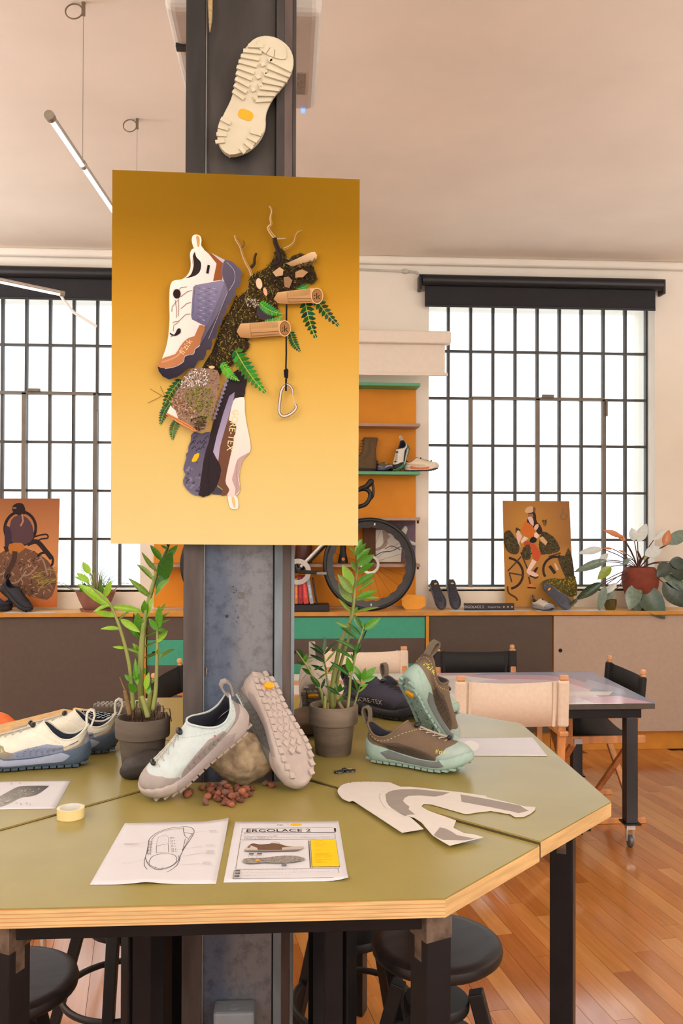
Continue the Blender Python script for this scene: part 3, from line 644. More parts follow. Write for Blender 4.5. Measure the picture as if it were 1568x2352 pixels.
def shoe(label, col, toe, heel, upv, group=None, mirror=False, detail=2, scale=1.0, single_lugs=False, anchor=(.0, 0, 0), panels=True, logo=None, side_text=None, flag=None, toeb=False, heeli=None, name='shoe', rest=None):
    """toe: direction heel->toe; upv: rough direction out of the collar; heel: world position of the anchor point (shoe coordinates)"""
    X = Vector(toe).normalized(); Z = Vector(upv); Z = (Z - X * Z.dot(X)).normalized(); Y = Z.cross(X)
    m3 = Matrix((X, Y, Z)).transposed(); sh = Vector((-.145, 0, 0)); my = -1 if mirror else 1
    an = (Vector(anchor) + sh) * scale; an.y *= my
    loc = Vector(heel) - m3 @ an
    t = thing(name, label, 'shoe', loc, m3.to_euler(), group)
    mm = Matrix.Scale(scale, 4) @ Matrix.Diagonal((1, my, 1, 1)) @ Matrix.Translation(sh)
    def part(nm, mb, mat, smooth=50, parent=t, lab=None):
        q = MB(); q.v = [tuple(mm @ Vector(p)) for p in mb.v]; q.f = list(mb.f); q.m = list(mb.m)
        o = obj(nm, q, mat, parent, smooth=smooth)
        if lab: o['label'] = lab
        return o
    def pk(key, poly, fn, off):
        k2 = (key, detail)
        if k2 not in CACHE: CACHE[k2] = patch_mesh(poly, fn, off, *((40, 12) if detail == 2 else (18, 6)))
        return CACHE[k2]
    def MT(k, **kw): return cmat('shoe_' + '_'.join(map(str, col[k])), col[k], **kw)
    part('upper', shoe_geo('upper', detail), MT('upper')); part('lining', shoe_geo('lining', detail), MT('lining')); part('collar_binding', shoe_geo('collar_binding', detail), MT('binding'))
    RB = dict(rough=.6, bump=.08, bscale=300)
    ms = part('midsole', shoe_geo('midsole', detail), MT('sole', **RB), smooth=60)
    if panels:
        part('toe_panel', pk('toeb', TOEB, upper, .0010) if toeb else pk('toe', TOE, upper, .0012), MT('toe', rough=.6, bump=.06))
        part('heel_panel', pk('heel', HEEL, upper, .0012), MT('heel'))
        if heeli: part('heel_inlay', pk('heeli', HEELI, upper, .0022), cmat('shoe_%d_%d_%d' % heeli, heeli))
        for k, pl in (('p1', PANEL), ('p2', mir(PANEL))):
            sp = part('side_panel', pk(k, pl, upper, .0014), MT('panel', bump=.1))
            if detail == 2:
                kk = k + 'n'
                if kk not in CACHE:
                    q = MB(); rr = random.Random(3)
                    for i in range(7):
                        for j in range(5):
                            a = .155 + i * .017 + (j % 2) * .008; b = .12 + j * .10
                            if b > .14 + (a - .14) * 9 or a > .272: continue
                            a_ = a if k == 'p1' else 1 - a; P = onsurf(upper, np.array([a_, a_ + .006]), np.array([b, b + .012]), .0016); q.tube([tuple(P[0]), tuple(P[1])], .0008, 4)
                    CACHE[kk] = q
                part('perforations', CACHE[kk], cmat('shoe_perf_%d_%d_%d' % col['panel'], tuple(int(v * .72) for v in col['panel'])), parent=sp)
        for k, pl in (('b1', BAND), ('b2', mir(BAND))): part('sole_band', pk(k, pl, sole, .0008), MT('band', **RB), parent=ms)
    if detail == 2:
        part('sole_groove', shoe_geo('sole_line', 2), MT('lug', **RB), parent=ms)
        part('collar_stitching', shoe_geo('collar_stitching'), MT('stitch', bump=0))
    part('pull_loop', shoe_geo('loop', 1), MT('loop'))
    part('laces', shoe_geo('laces', 1), MT('lace', bump=0)); [part(q_, shoe_geo(q_, 1), M('lock_black', (24, 24, 26), .3, var=0), smooth=60) for q_ in ('lace_lock', 'lace_toggle')]
    lg = shoe_geo('lug', 1)
    if single_lugs:
        q = MB(); q.v = [tuple(Vector(p) * scale) for p in lg.v]; q.f = lg.f; q.m = lg.m; me = q.mesh('lug', MT('lug', **RB))
        for (x, y, z, r) in LUGS:
            p = mm @ Vector((x, y, z + .0014)); put('lug', me, t, loc=p, rot=(0, 0, r * my), bevel=.001, seg=1)
    else:
        q = MB()
        for (x, y, z, r) in LUGS: q.box((x, y, z), (.0150, .0125, .0062), (0, 0, r))
        part('lugs', q, MT('lug', **RB), smooth=False)['kind'] = 'stuff'
    # sole badge
    q = MB(); q.prism([(.050 + .0075 * math.copysign(abs(math.cos(a)) ** .7, math.cos(a)), .0145 * math.copysign(abs(math.sin(a)) ** .7, math.sin(a))) for a in [i * PI / 8 for i in range(16)]], -.0022, .006); part('sole_badge', q, M('badge_amber', (250, 172, 20), .5, var=0), smooth=False)
    def letters(nm, s, mat, a0, b0, size, side):
        v, f = text_geo(s, size); w = max(p[0] for p in v)
        # letters are laid on the upper square to its side
        from mathutils.bvhtree import BVHTree
        if 'bvh' not in CACHE: g = shoe_geo('upper', 2); CACHE['bvh'] = BVHTree.FromPolygons([Vector(p) for p in g.v], g.f)
        c = upper(np.array([a0 if side > 0 else 1 - a0]), np.array([b0]))[0]; h0 = max(y for x, y in v) / 2; P = []
        for x, y in v:
            px, pz = float(c[0] - side * (x - w / 2)), float(c[2] + y - h0); hit = CACHE['bvh'].ray_cast(Vector((px, .2 * side, pz)), Vector((0, -side, 0)))
            P.append((px, (hit[0].y if hit[0] is not None else float(c[1])) + side * .0034, pz))
        q = MB(); q.add(P, f); part(nm, q, mat, smooth=False)
    if logo: letters('toe_lettering', "fi'zi:k", M('print_%d_%d_%d' % logo[0], logo[0], .6, var=0), logo[1], logo[2], .0090, logo[3])
    if side_text: letters('side_lettering', side_text[0], M('print_%d_%d_%d' % side_text[1], side_text[1], .6, var=0), side_text[2], side_text[3], side_text[4], side_text[5])
    if flag:
        q = patch_mesh(flag[1], upper, .002, 40, 12); part('side_tag', q, M('tag_%d_%d_%d' % flag[0], flag[0], .6, var=0), smooth=False)
    if rest is not None:
        zs = []
        for ch in t.children: q = np.empty(len(ch.data.vertices) * 3); ch.data.vertices.foreach_get('co', q); zs.append(float((q.reshape(-1, 3) @ np.array(m3)[2]).min()) if ch.name.split('.')[0] != 'lug' else 9.)
        t.location.z = rest - min(zs) + .0006
    return t
BROWN = dict(upper=(112, 92, 74), toe=(160, 178, 172), panel=(84, 70, 58), heel=(120, 102, 84), lining=(30, 34, 48), binding=(118, 98, 78), sole=(158, 184, 174), band=(104, 110, 110), lug=(150, 176, 168), loop=(116, 104, 88), lace=(186, 174, 158), stitch=(220, 206, 130))
GREYW = dict(upper=(198, 210, 212), toe=(164, 154, 152), panel=(158, 148, 148), heel=(150, 140, 140), lining=(24, 26, 40), binding=(192, 204, 206), sole=(176, 164, 160), band=(158, 146, 146), lug=(172, 158, 152), loop=(150, 142, 140), lace=(196, 190, 180), stitch=(176, 184, 184))
GREYD = dict(GREYW, upper=(112, 110, 108), panel=(92, 92, 92), heel=(150, 138, 134), toe=(176, 162, 156), lug=(186, 172, 166), sole=(184, 170, 164))
BLUEW = dict(upper=(226, 222, 208), toe=(150, 142, 130), panel=(142, 152, 180), heel=(152, 142, 130), lining=(38, 46, 66), binding=(224, 220, 206), sole=(74, 92, 114), band=(150, 160, 184), lug=(66, 84, 106), loop=(226, 222, 208), lace=(198, 194, 184), stitch=(214, 210, 198))
NAVY = dict(upper=(58, 56, 74), toe=(34, 34, 44), panel=(48, 46, 62), heel=(28, 30, 44), lining=(20, 20, 28), binding=(44, 42, 58), sole=(28, 28, 34), band=(38, 38, 46), lug=(24, 24, 28), loop=(24, 26, 36), lace=(40, 40, 48), stitch=(56, 54, 70))
BEIGE = dict(upper=(206, 190, 176), toe=(190, 176, 164), panel=(180, 168, 158), heel=(196, 182, 170), lining=(40, 40, 48), binding=(200, 186, 172), sole=(186, 172, 160), band=(160, 148, 140), lug=(150, 144, 138), loop=(196, 184, 172), lace=(190, 180, 168), stitch=(190, 176, 162))
BTOE = dict(BROWN, upper=(170, 146, 120), panel=(150, 128, 104), toe=(166, 186, 174), lace=(70, 62, 56))
TZr = TZ + .0065
# brown and mint pair, right of the right-hand pot
P_ = [(0.2209,2.1651,1.0565),(0.406,2.0587,1.0565),(0.417,2.3053,1.0565),(0.431,2.5405,1.0565)]
shoe('brown shoe with mint sole standing flat, toe to the right, under the leaning shoe', BROWN, Vector(P_[1]) - Vector(P_[0]), Vector(P_[0]) + Vector((0, .02, 0)), (0, 0, 1), anchor=(.02, 0, .0), rest=TZ + .006, scale=.94, logo=((226, 226, 70), .35, .30, -1))
d_ = Vector((.42, .52, -.74)).normalized()
shoe('brown shoe with mint sole leaning nose down, heel tread raised towards the camera', BROWN, d_, Vector(P_[2]) + Vector((0, 0, .014)), (.75, .42, .5), anchor=(.272, 0, .022), rest=TZ + .006, logo=((226, 226, 70), .055, .60, -1))
shoe('tan shoe with mint toe, mostly hidden behind the leaning brown shoe', BTOE, (.65, -.76, 0), Vector(P_[3]) + Vector((.07, .045, 0)), (0, 0, 1), anchor=(.285, 0, 0), mirror=True, rest=TZ + .006)
# grey pair in the middle, on the rock and against the column
P_ = [(-0.3011,1.8991,1.05)]
shoe('pale grey shoe leaning heel up on the rock, toe down to the left', GREYW, (-.80, -.10, -.60), Vector(P_[0]) + Vector((.02, .045, .004)), (-.42, -.42, .70), anchor=(.262, .0, .012), rest=TZ, scale=.95, flag=((206, 60, 44), [(.215, .66), (.235, .78), (.241, .77), (.221, .65)]), toeb=False)
g_ = shoe('taupe shoe standing on its toe against the column, studded tread facing the camera', GREYD, (.40, -.52, -.75), Vector([(0.0368,1.9285,1.05)][0]) + Vector((0.004, .03, .006)), (-.58, .60, -.60), anchor=(.285, 0, .022), rest=TZ + .003, single_lugs=True, mirror=False)
# cream and blue pair at the left edge
P_ = [(-0.4922,2.1949,1.053),(-0.4484,2.2519,1.053)]
for p, lb, lg in ((P_[0], 'cream, taupe and blue shoe at the left edge, in front of its mate', ((214, 224, 60), .35, .30, 1)), (P_[1], 'cream and blue shoe behind its mate, only heel and collar showing', None)):
    shoe(lb, BLUEW, (-1, -.10, 0), Vector(p) + Vector((.004, .004 if lg else .075, 0)), (0, 0, 1), anchor=(.0, 0, 0), logo=lg, rest=TZ + .003, scale=.95, heeli=(148, 164, 196), toeb=True, flag=((26, 24, 34), [(.105, .66), (.105, .75), (.155, .76), (.155, .67)]) if lg else None)
# shoes behind the right-hand pot
shoe('dark navy shoe with black side panel behind the right-hand pot', NAVY, (.8, -.6, 0), Vector([(0.1921,2.7155,1.056)][0]) + Vector((.0, .05, 0)), (0, 0, 1), anchor=(.01, 0, 0), side_text=('GORE-TEX', (214, 210, 210), .205, .34, .0150, -1), rest=TZ + .006)
shoe('beige shoe on the brown stone, grey heel tread towards the camera', BEIGE, (.1, .84, -.53), [(0.0697,2.43,1.1593)][0], (.02, .53, .84), anchor=(.0, 0, .015), rest=TZ + .005)

# ---------------------------------------------------------------- stones, clay pebbles, pots with plants
def stone(label, c, r, mat, seed, rot=(0, 0, 0), amp=.12, name='stone', rough=.03, sub=5):
    bm = bmesh.new(); bmesh.ops.create_icosphere(bm, subdivisions=sub, radius=1)
    for v in bm.verts:
        n = mnoise.noise(v.co * 1.1 + Vector((seed, 0, 0))) * amp + mnoise.noise(v.co * 2.7 + Vector((0, seed, 0))) * amp * .35 + mnoise.noise(v.co * 9 + Vector((0, 0, seed))) * amp * rough
        p = v.co * (1 + n); v.co = Vector((p.x * r[0], p.y * r[1], p.z * r[2]))
    me = bpy.data.meshes.new(name); bm.to_mesh(me); bm.free(); me.materials.append(mat); me.shade_smooth()
    o = put(name, me); e = Euler(rot).to_matrix(); me.transform(e.to_4x4()); zmin = min(v.co.z for v in me.vertices)
    o.location = (c[0], c[1], c[2] - zmin - .0005); return tag(o, label, 'stone')
ROCK = M('river_rock', (128, 106, 84), .75, var=.25, scale=44, bump=1., bscale=70, rgb2=(186, 166, 134)); DARKR = M('charcoal_stone', (50, 45, 43), .6, var=.12, scale=30, bump=.25, bscale=160); BRR = M('brown_stone', (96, 74, 56), .7, var=.12, scale=20, bump=.3, bscale=120)
stone('big mottled tan rock propping up the pale grey shoe at the foot of the column', (-.108, 2.03, TZ), (.078, .048, .058), ROCK, 2.3, (0, .12, 0), .20, rough=.16)
stone('smooth dark charcoal stone in front of the left plant pot', (-.335, 2.085, TZ), (.058, .036, .030), DARKR, 5.1, (0, -.25, .2), .10)
stone('brown rounded stone behind the right plant pot, under the beige shoe', (.075, 2.485, TZ + .005), (.095, .075, .036), BRR, 8.4, (0, 0, .3), .08)
CLAY = [M('clay_pebble_%s' % n, c, .85, var=.12, scale=120, bump=.4, bscale=500) for n, c in (('red', (140, 82, 60)), ('dark', (112, 66, 52)), ('orange', (160, 96, 66)), ('grey', (122, 86, 72)))]
PEB = []
for k in range(6):
    bm = bmesh.new(); bmesh.ops.create_icosphere(bm, subdivisions=2, radius=.0085)
    for v in bm.verts:
        v.co *= 1 + mnoise.noise(v.co * 130 + Vector((k * 7, 0, 0))) * .45 + mnoise.noise(v.co * 420 + Vector((k * 3, 0, 0))) * .16; v.co.z *= .85
    me = bpy.data.meshes.new('clay_pebble'); bm.to_mesh(me); bm.free(); me.shade_smooth(); me.materials.append(CLAY[k % 4]); PEB.append(me)
PB = [(-0.191,1.9858,1.05),(-0.1774,1.9945,1.05),(-0.1677,1.9987,1.05),(-0.1569,1.9887,1.05),(-0.1688,1.9617,1.05),(-0.1574,1.9431,1.05),(-0.1482,1.9697,1.05),(-0.1376,1.96,1.05),(-0.1314,1.9735,1.05),(-0.1405,1.9422,1.05),(-0.1372,1.9156,1.05),(-0.128,1.9238,1.05),(-0.1208,1.9411,1.05),(-0.1117,1.977,1.05),(-0.1044,1.9493,1.05),(-0.0968,1.967,1.05),(-0.0883,1.9666,1.05),(-0.0772,1.9752,1.05),(-0.092,1.9263,1.05),(-0.0812,1.9346,1.05),(-0.1163,1.9145,1.05),(-0.1083,1.9184,1.05),(-0.1045,1.9009,1.05),(-0.096,1.8962,1.05),(-0.1497,1.9163,1.05),(-0.1459,1.9031,1.05),(-0.1719,1.9174,1.05),(-0.1728,1.8834,1.05),(-0.1699,1.926,1.05),(-0.1306,1.8812,1.05),(-0.1221,1.8765,1.05),(-0.1145,1.8845,1.05),(-0.1162,1.8679,1.05),(-0.048,2.0115,1.05),(-0.0346,1.9964,1.05),(-0.2142,1.9505,1.05),(-0.2183,1.9374,1.05),(-0.1002,1.9224,1.05),(-0.1457,1.9928,1.05)]
PB2 = [(-0.1424,1.988,1.05),(-0.1314,1.9735,1.05),(-0.1468,1.9515,1.05),(-0.1169,1.9016,1.05),(-0.1087,1.9495,1.05),(-0.0964,1.931,1.05),(-0.1322,1.9241,1.05),(-0.1476,1.9249,1.05)]
for i, p in enumerate(PB + PB2):
    hi = .013 if i >= len(PB) else 0; sc = R.uniform(.75, 1.2); o = put('clay_pebble', PEB[i % 6], loc=(p[0], p[1] - hi, p[2] + .0068 * sc + hi * .8), rot=(R.uniform(-.4, .4), R.uniform(-.4, .4), R.uniform(0, 6))); o.scale = (sc,) * 3
    lb = {len(PB) - 6: 'small reddish clay pebble lying apart, left one of two near the taupe shoe', len(PB) - 5: 'small reddish clay pebble lying apart, right one of two near the taupe shoe', 0: 'leftmost clay pebble of the heap, just right of the pale shoe sole', 27: 'clay pebble lying in front, lower left of the heap'}.get(i, 'rust-coloured clay pebble in the heap at the front of the tan rock')
    tag(o, lb, 'pebble', 'clay pebbles spilled by the rock')

POTM = M('grey_brown_clay', (104, 90, 78), .85, var=.2, scale=9, stretch=(1, 1, 5), bump=.2, bscale=160, rgb2=(132, 116, 100)); POTD = M('grey_brown_clay_dark', (86, 76, 68), .85, var=.16, scale=9, stretch=(1, 1, 5), bump=.2, bscale=160, rgb2=(104, 93, 83))
SOIL = M('potting_soil', (64, 44, 32), .95, var=.3, scale=90, bump=.9, bscale=200)
LEAFM = [M('leaf_%s' % n, c, .32, var=.08, scale=14, rgb2=c2, spec=.5) for n, c, c2 in (('deep', (40, 92, 22), (58, 116, 30)), ('mid', (72, 136, 30), (98, 160, 40)), ('fresh', (128, 178, 40), (156, 198, 62)), ('olive', (104, 136, 48), (132, 158, 66)), ('dark', (28, 66, 30), (44, 86, 40)))]
STEMM = M('stem_green', (132, 146, 70), .45, var=.12, scale=20, stretch=(1, 1, .2), rgb2=(160, 158, 92)); STEMB = M('stem_brown', (134, 108, 66), .7, var=.2, scale=30); ROOTM = M('dry_root', (92, 60, 40), .8, var=.2, scale=60)
def leaf_mesh(name, mat, wd=.30, fold=.10, bend=.12, n=9, tip=1.0):
    mb = MB(); rows = []
    for i in range(n + 1):
        t = i / n; wv = wd / 2 * (math.sin(PI * min(1, t ** .82)) ** .85) + (.012 if t < .05 else 0); z = -bend * t * t * 1.0 + bend * .4 * t
        rows.append([(t, -wv, z + wv * fold * 2), (t, -wv * .5, z + wv * fold * .8), (t, 0, z), (t, wv * .5, z + wv * fold * .8), (t, wv, z + wv * fold * 2)])
    mb.grid(rows); return mb.mesh(name, mat, smooth=True)
LV = [[leaf_mesh('leaf', m, wd, fold, bend) for wd, fold, bend in ((.34, .16, .10), (.28, .3, .22), (.38, .10, -.06))] for m in LEAFM]
def put_leaf(parent, base, tip, face, mi=1, var=0, wid=1.0, name='leaf', meshes=None):
    b, tp = Vector(base), Vector(tip); X = (tp - b); L = X.length; X.normalize(); Z = Vector(face); Z = (Z - X * Z.dot(X)).normalized(); Y = Z.cross(X)
    o = put(name, (meshes or LV)[mi][var], parent); o.matrix_local = Matrix.Translation(b) @ Matrix((X, Y, Z)).transposed().to_4x4() @ Matrix.Diagonal((L, L * wid, L, 1)); return o
def pot(label, base, rt, rb, h, mat, name='potted_plant', band=.38):
    t = thing(name, label, 'plant', base)
    b = MB(); b.lathe([(0, 0), (rb - .004, 0), (rb, .004), (rb + (rt * .93 - rb) * (1 - band), h * (1 - band)), (rt * .985, h * (1 - band) + .002), (rt, h * (1 - band) + .008), (rt, h - .004), (rt - .003, h), (rt - .007, h), (rt - .010, h - .004), (rt - .012, h - .03), (0, h - .032)], 48); obj('pot', b, mat, t, smooth=40)
    b = MB(); rows = []
    for i in range(8):
        rr = (rt - .011) * i / 7; rows.append([(rr * math.cos(a), rr * math.sin(a), h - .016 + .005 * mnoise.noise(Vector((rr * 60, a * 2, 1)))) for a in [q * 2 * PI / 24 for q in range(24)]])
    b.grid(rows, wrap=True); obj('soil', b, SOIL, t, smooth=True)
    return t
def stem(t, pts, r0, r1, mat=None, o=None, name='stem', n=8):
    P = rel(pts, o); k = len(P); Q = []
    for i in range(k - 1):
        p0, p1, p2, p3 = [Vector(P[max(0, min(k - 1, i + d))]) for d in (-1, 0, 1, 2)]
        for f in (0, .25, .5, .75): Q.append(.5 * (2 * p1 + (p2 - p0) * f + (2 * p0 - 5 * p1 + 4 * p2 - p3) * f * f + (3 * p1 - p0 - 3 * p2 + p3) * f ** 3))
    Q.append(Vector(P[-1])); m = len(Q)
    b = MB(); b.tube(Q, [r0 + (r1 - r0) * i / (m - 1) for i in range(m)], n); return obj(name, b, mat or STEMM, t, smooth=True)
def leaves(t, o, spec, face=(0, -1, .35), dy=.03):
    for i, (a, c, mi, va, wd) in enumerate(spec):
        b = Vector(a) - Vector(o); e = Vector(c) - Vector(o); e.y += (-1) ** i * R.uniform(.0, dy)
        f = Vector(face) + Vector((R.uniform(-.35, .35), R.uniform(-.2, .2), R.uniform(-.2, .5))); put_leaf(t, b, e, f, mi, va, wd)
def zipleaves(pts, attrs): return [(pts[2 * i], pts[2 * i + 1], *attrs[i % len(attrs)]) for i in range(len(pts) // 2)]
# --- left pot
o1 = (-.352, 2.165, TZ); h1 = .128
t = pot('left potted plant with long drooping stems in a dark clay pot behind the charcoal stone', o1, .066, .048, h1, POTD)
Y1 = 2.165
main = [(-0.3556,2.185,1.1834),(-0.3587,2.175,1.2447),(-0.3568,2.165,1.3085),(-0.3533,2.165,1.3762),(-0.3464,2.175,1.4312),(-0.3351,2.185,1.4867),(-0.322,2.195,1.5338),(-0.3058,2.205,1.5754),(-0.2954,2.215,1.6083),(-0.2878,2.225,1.6355)]
stem(t, main, .0085, .0035, STEMM, o1)
left = [(-0.3742,2.165,1.1939),(-0.3771,2.155,1.2488),(-0.3799,2.145,1.2973),(-0.3903,2.145,1.347),(-0.4016,2.135,1.395),(-0.4132,2.135,1.4269),(-0.422,2.135,1.4473),(-0.4282,2.13,1.4594),(-0.4572,2.125,1.4859),(-0.4778,2.115,1.5126)]
stem(t, left, .0055, .0018, STEMM, o1)
right = [(-0.3246,2.145,1.1977),(-0.3184,2.145,1.2385),(-0.3163,2.145,1.2852),(-0.3151,2.145,1.3319),(-0.3152,2.15,1.378),(-0.3156,2.155,1.4185),(-0.3134,2.155,1.442)]
stem(t, right, .006, .002, STEMM, o1)
for pts, mt in (([(-0.3345,2.135,1.1825),(-0.3418,2.135,1.2087),(-0.3505,2.135,1.2335)], STEMM), ([(-0.3347,2.155,1.1868),(-0.3335,2.155,1.219),(-0.3307,2.155,1.2439)], STEMM), ([(-0.3829,2.165,1.1822),(-0.3889,2.165,1.2146),(-0.3948,2.165,1.2426)], STEMB)): stem(t, pts, .0065, .0058, mt, o1, 'cut_stump')
stem(t, [(-0.3948,2.165,1.2426),(-0.4007,2.165,1.2559),(-0.4081,2.165,1.275)], .003, .001, STEMB, o1, 'dry_twig')
L_ = [(-0.4249,2.15,1.4458),(-0.5087,2.15,1.5059),(-0.4278,2.15,1.4517),(-0.4652,2.13,1.4407),(-0.4161,2.15,1.4238),(-0.4709,2.15,1.4357),(-0.4044,2.15,1.3931),(-0.452,2.15,1.3977),(-0.4249,2.15,1.4473),(-0.3497,2.15,1.4353),(-0.4785,2.15,1.5073),(-0.5089,2.15,1.5307),(-0.4787,2.15,1.5277),(-0.4975,2.15,1.5569),(-0.4424,2.15,1.4722),(-0.4238,2.15,1.513),(-0.4089,2.15,1.4165),(-0.3801,2.15,1.4413),(-0.3912,2.15,1.3477),(-0.4215,2.15,1.3523),(-0.3912,2.15,1.3477),(-0.3593,2.15,1.3358),(-0.4046,2.15,1.418),(-0.3567,2.15,1.3856),(-0.4857,2.15,1.5073),(-0.5203,2.15,1.5234)]
leaves(t, o1, zipleaves(L_, [(2, 0, .75), (2, 1, .85), (2, 2, .8), (2, 1, .9), (2, 1, .8), (2, 0, 1.2), (2, 2, 1.3), (2, 0, 1.0), (3, 1, .6), (2, 1, .9), (3, 1, .8), (2, 0, .9), (2, 1, .7)]))
L_ = [(-0.3616,2.18,1.3773),(-0.3642,2.15,1.4339),(-0.3472,2.18,1.4217),(-0.3165,2.14,1.4727),(-0.3501,2.18,1.4247),(-0.3484,2.15,1.4631),(-0.3371,2.18,1.4693),(-0.3858,2.18,1.5169),(-0.3285,2.18,1.5079),(-0.3758,2.18,1.554),(-0.3198,2.18,1.5317),(-0.3598,2.18,1.5793),(-0.3096,2.18,1.5585),(-0.3407,2.18,1.5986),(-0.3254,2.18,1.4722),(-0.2878,2.14,1.5165),(-0.3225,2.18,1.4841),(-0.2835,2.15,1.5481),(-0.3138,2.18,1.5138),(-0.2749,2.15,1.5834),(-0.3023,2.18,1.5585),(-0.2704,2.16,1.5978),(-0.3616,2.18,1.3654),(-0.3911,2.18,1.3952),(-0.3616,2.18,1.3654),(-0.3825,2.18,1.4293),(-0.3629,2.18,1.3357),(-0.3777,2.18,1.3566),(-0.3643,2.18,1.318),(-0.3806,2.18,1.3536),(-0.3529,2.18,1.3921),(-0.3251,2.18,1.4038),(-0.3528,2.18,1.3683),(-0.3191,2.18,1.3845),(-0.3541,2.18,1.3446),(-0.319,2.18,1.3607),(-0.354,2.18,1.3179),(-0.3188,2.18,1.3295),(-0.3372,2.18,1.4722),(-0.3519,2.18,1.4752),(-0.2965,2.18,1.5883),(-0.3142,2.18,1.5972),(-0.2936,2.18,1.5942),(-0.2996,2.18,1.618)]
leaves(t, o1, zipleaves(L_, [(1, 2, 1.3), (2, 2, 1.2), (1, 0, 1.2), (3, 1, .8), (3, 1, .7), (3, 1, .7), (1, 0, .9), (1, 0, 1.0), (0, 0, 1.1), (0, 2, 1.1), (1, 2, 1.1), (1, 1, .9), (0, 1, .8), (2, 0, 1.1), (1, 0, .8), (3, 1, .6), (3, 1, .6), (3, 1, .6), (3, 1, .6), (2, 0, 1), (0, 0, 1), (0, 1, 1)]))
L_ = [(-0.3132,2.14,1.391),(-0.2915,2.14,1.3909),(-0.3104,2.14,1.3968),(-0.3049,2.14,1.4552),(-0.3137,2.14,1.3618),(-0.293,2.14,1.3894),(-0.3129,2.14,1.3327),(-0.3073,2.14,1.3516),(-0.31,2.14,1.3239),(-0.2754,2.14,1.3456),(-0.3132,2.14,1.391),(-0.3336,2.14,1.4232),(-0.3128,2.14,1.426),(-0.2962,2.14,1.4581),(-0.3076,2.14,1.4172),(-0.2845,2.14,1.4376),(-0.3133,2.14,1.3998),(-0.2845,2.14,1.4201),(-0.3775,2.14,1.2691),(-0.3905,2.14,1.2866),(-0.3674,2.14,1.2748),(-0.3747,2.14,1.2923),(-0.3644,2.14,1.2428),(-0.3789,2.14,1.2691),(-0.3616,2.14,1.2602),(-0.3647,2.14,1.3039),(-0.3414,2.14,1.2484),(-0.3329,2.14,1.292),(-0.3355,2.14,1.2367),(-0.3386,2.14,1.2688),(-0.3617,2.14,1.2748),(-0.3677,2.14,1.3243),(-0.327,2.14,1.2628),(-0.3227,2.14,1.2745),(-0.3444,2.14,1.2863),(-0.3373,2.14,1.3052)]
leaves(t, o1, zipleaves(L_, [(1, 0, 1.2), (1, 2, 1), (2, 0, 1.2), (3, 0, 1.3), (3, 1, .9), (1, 2, 1), (3, 1, .8), (3, 1, .7), (3, 1, .7), (1, 0, 1.3), (1, 0, 1.3), (1, 2, 1.2), (1, 0, .9), (2, 0, 1.0), (1, 2, 1.2), (1, 1, .8), (1, 0, 1), (1, 0, 1)]))
b = MB()
for i in range(9):
    a = R.uniform(0, 2 * PI); rr = R.uniform(.02, .05); x, y = rr * math.cos(a), rr * math.sin(a); hh = R.uniform(.01, .03); b.tube([(x, y, h1 - .014), (x * 1.05 + .004, y, h1 + hh), (x * 1.1 + .014, y + .006, h1 + hh * .9), (x * 1.1 + .018, y + .008, h1 - .012)], .0014, 5)
obj('dry_roots', b, ROOTM, t, smooth=True, kind='stuff')
# --- right pot
o2 = (.121, 2.262, TZ + .005); h2 = .128
t = pot('right potted plant with upright leafy stems in a striped grey-brown clay pot', o2, .064, .046, h2, POTM)
m1 = [(0.1164,2.26,1.1698),(0.1163,2.26,1.2062),(0.12,2.26,1.2445),(0.1276,2.26,1.2905),(0.1371,2.26,1.3364),(0.1466,2.26,1.3633),(0.1581,2.26,1.3863),(0.1696,2.26,1.4208),(0.1733,2.26,1.4554),(0.176,2.27,1.4893),(0.1807,2.27,1.5163),(0.1834,2.28,1.5409),(0.1794,2.28,1.572),(0.1889,2.29,1.6087)]
stem(t, m1, .0068, .0025, STEMM, o2)
m2 = [(0.1213,2.28,1.1673),(0.1289,2.28,1.2253),(0.1404,2.28,1.2832),(0.1512,2.27,1.3234),(0.1608,2.27,1.3542),(0.1668,2.26,1.3881)]
stem(t, m2, .0055, .003, STEMM, o2)
m3 = [(0.1548,2.23,1.1683),(0.1603,2.23,1.2194),(0.1631,2.23,1.2572),(0.1715,2.23,1.295),(0.1809,2.23,1.3386),(0.1904,2.23,1.367),(0.196,2.23,1.3859)]
stem(t, m3, .004, .0018, STEMM, o2)
m4 = [(0.0925,2.24,1.1839),(0.0882,2.23,1.22),(0.0726,2.22,1.2485),(0.0591,2.21,1.2766),(0.042,2.2,1.3046),(0.0232,2.2,1.3308)]
stem(t, m4, .004, .0016, STEMM, o2)
m5 = [(0.1106,2.26,1.1756),(0.1086,2.26,1.2158),(0.1027,2.26,1.2542),(0.0978,2.26,1.2945),(0.0938,2.26,1.3214)]
stem(t, m5, .003, .0014, STEMM, o2)
m6 = [(0.1715,2.25,1.1733),(0.1772,2.25,1.1923),(0.1834,2.245,1.2162),(0.1915,2.24,1.2438)]
stem(t, m6, .003, .0015, STEMM, o2)
m7 = [(0.1376,2.23,1.1817),(0.1357,2.23,1.2007),(0.1328,2.23,1.2196)]
stem(t, m7, .002, .001, STEMM, o2)
for pts, mt in (([(0.0969,2.23,1.1708),(0.0968,2.23,1.1973),(0.0977,2.23,1.2105)], STEMM), ([(0.1035,2.23,1.1708),(0.1044,2.23,1.1934)], STEMB), ([(0.1465,2.22,1.1687),(0.137,2.22,1.1876),(0.1313,2.22,1.1971)], STEMB)): stem(t, pts, .0055, .004, mt, o2, 'cut_stump')
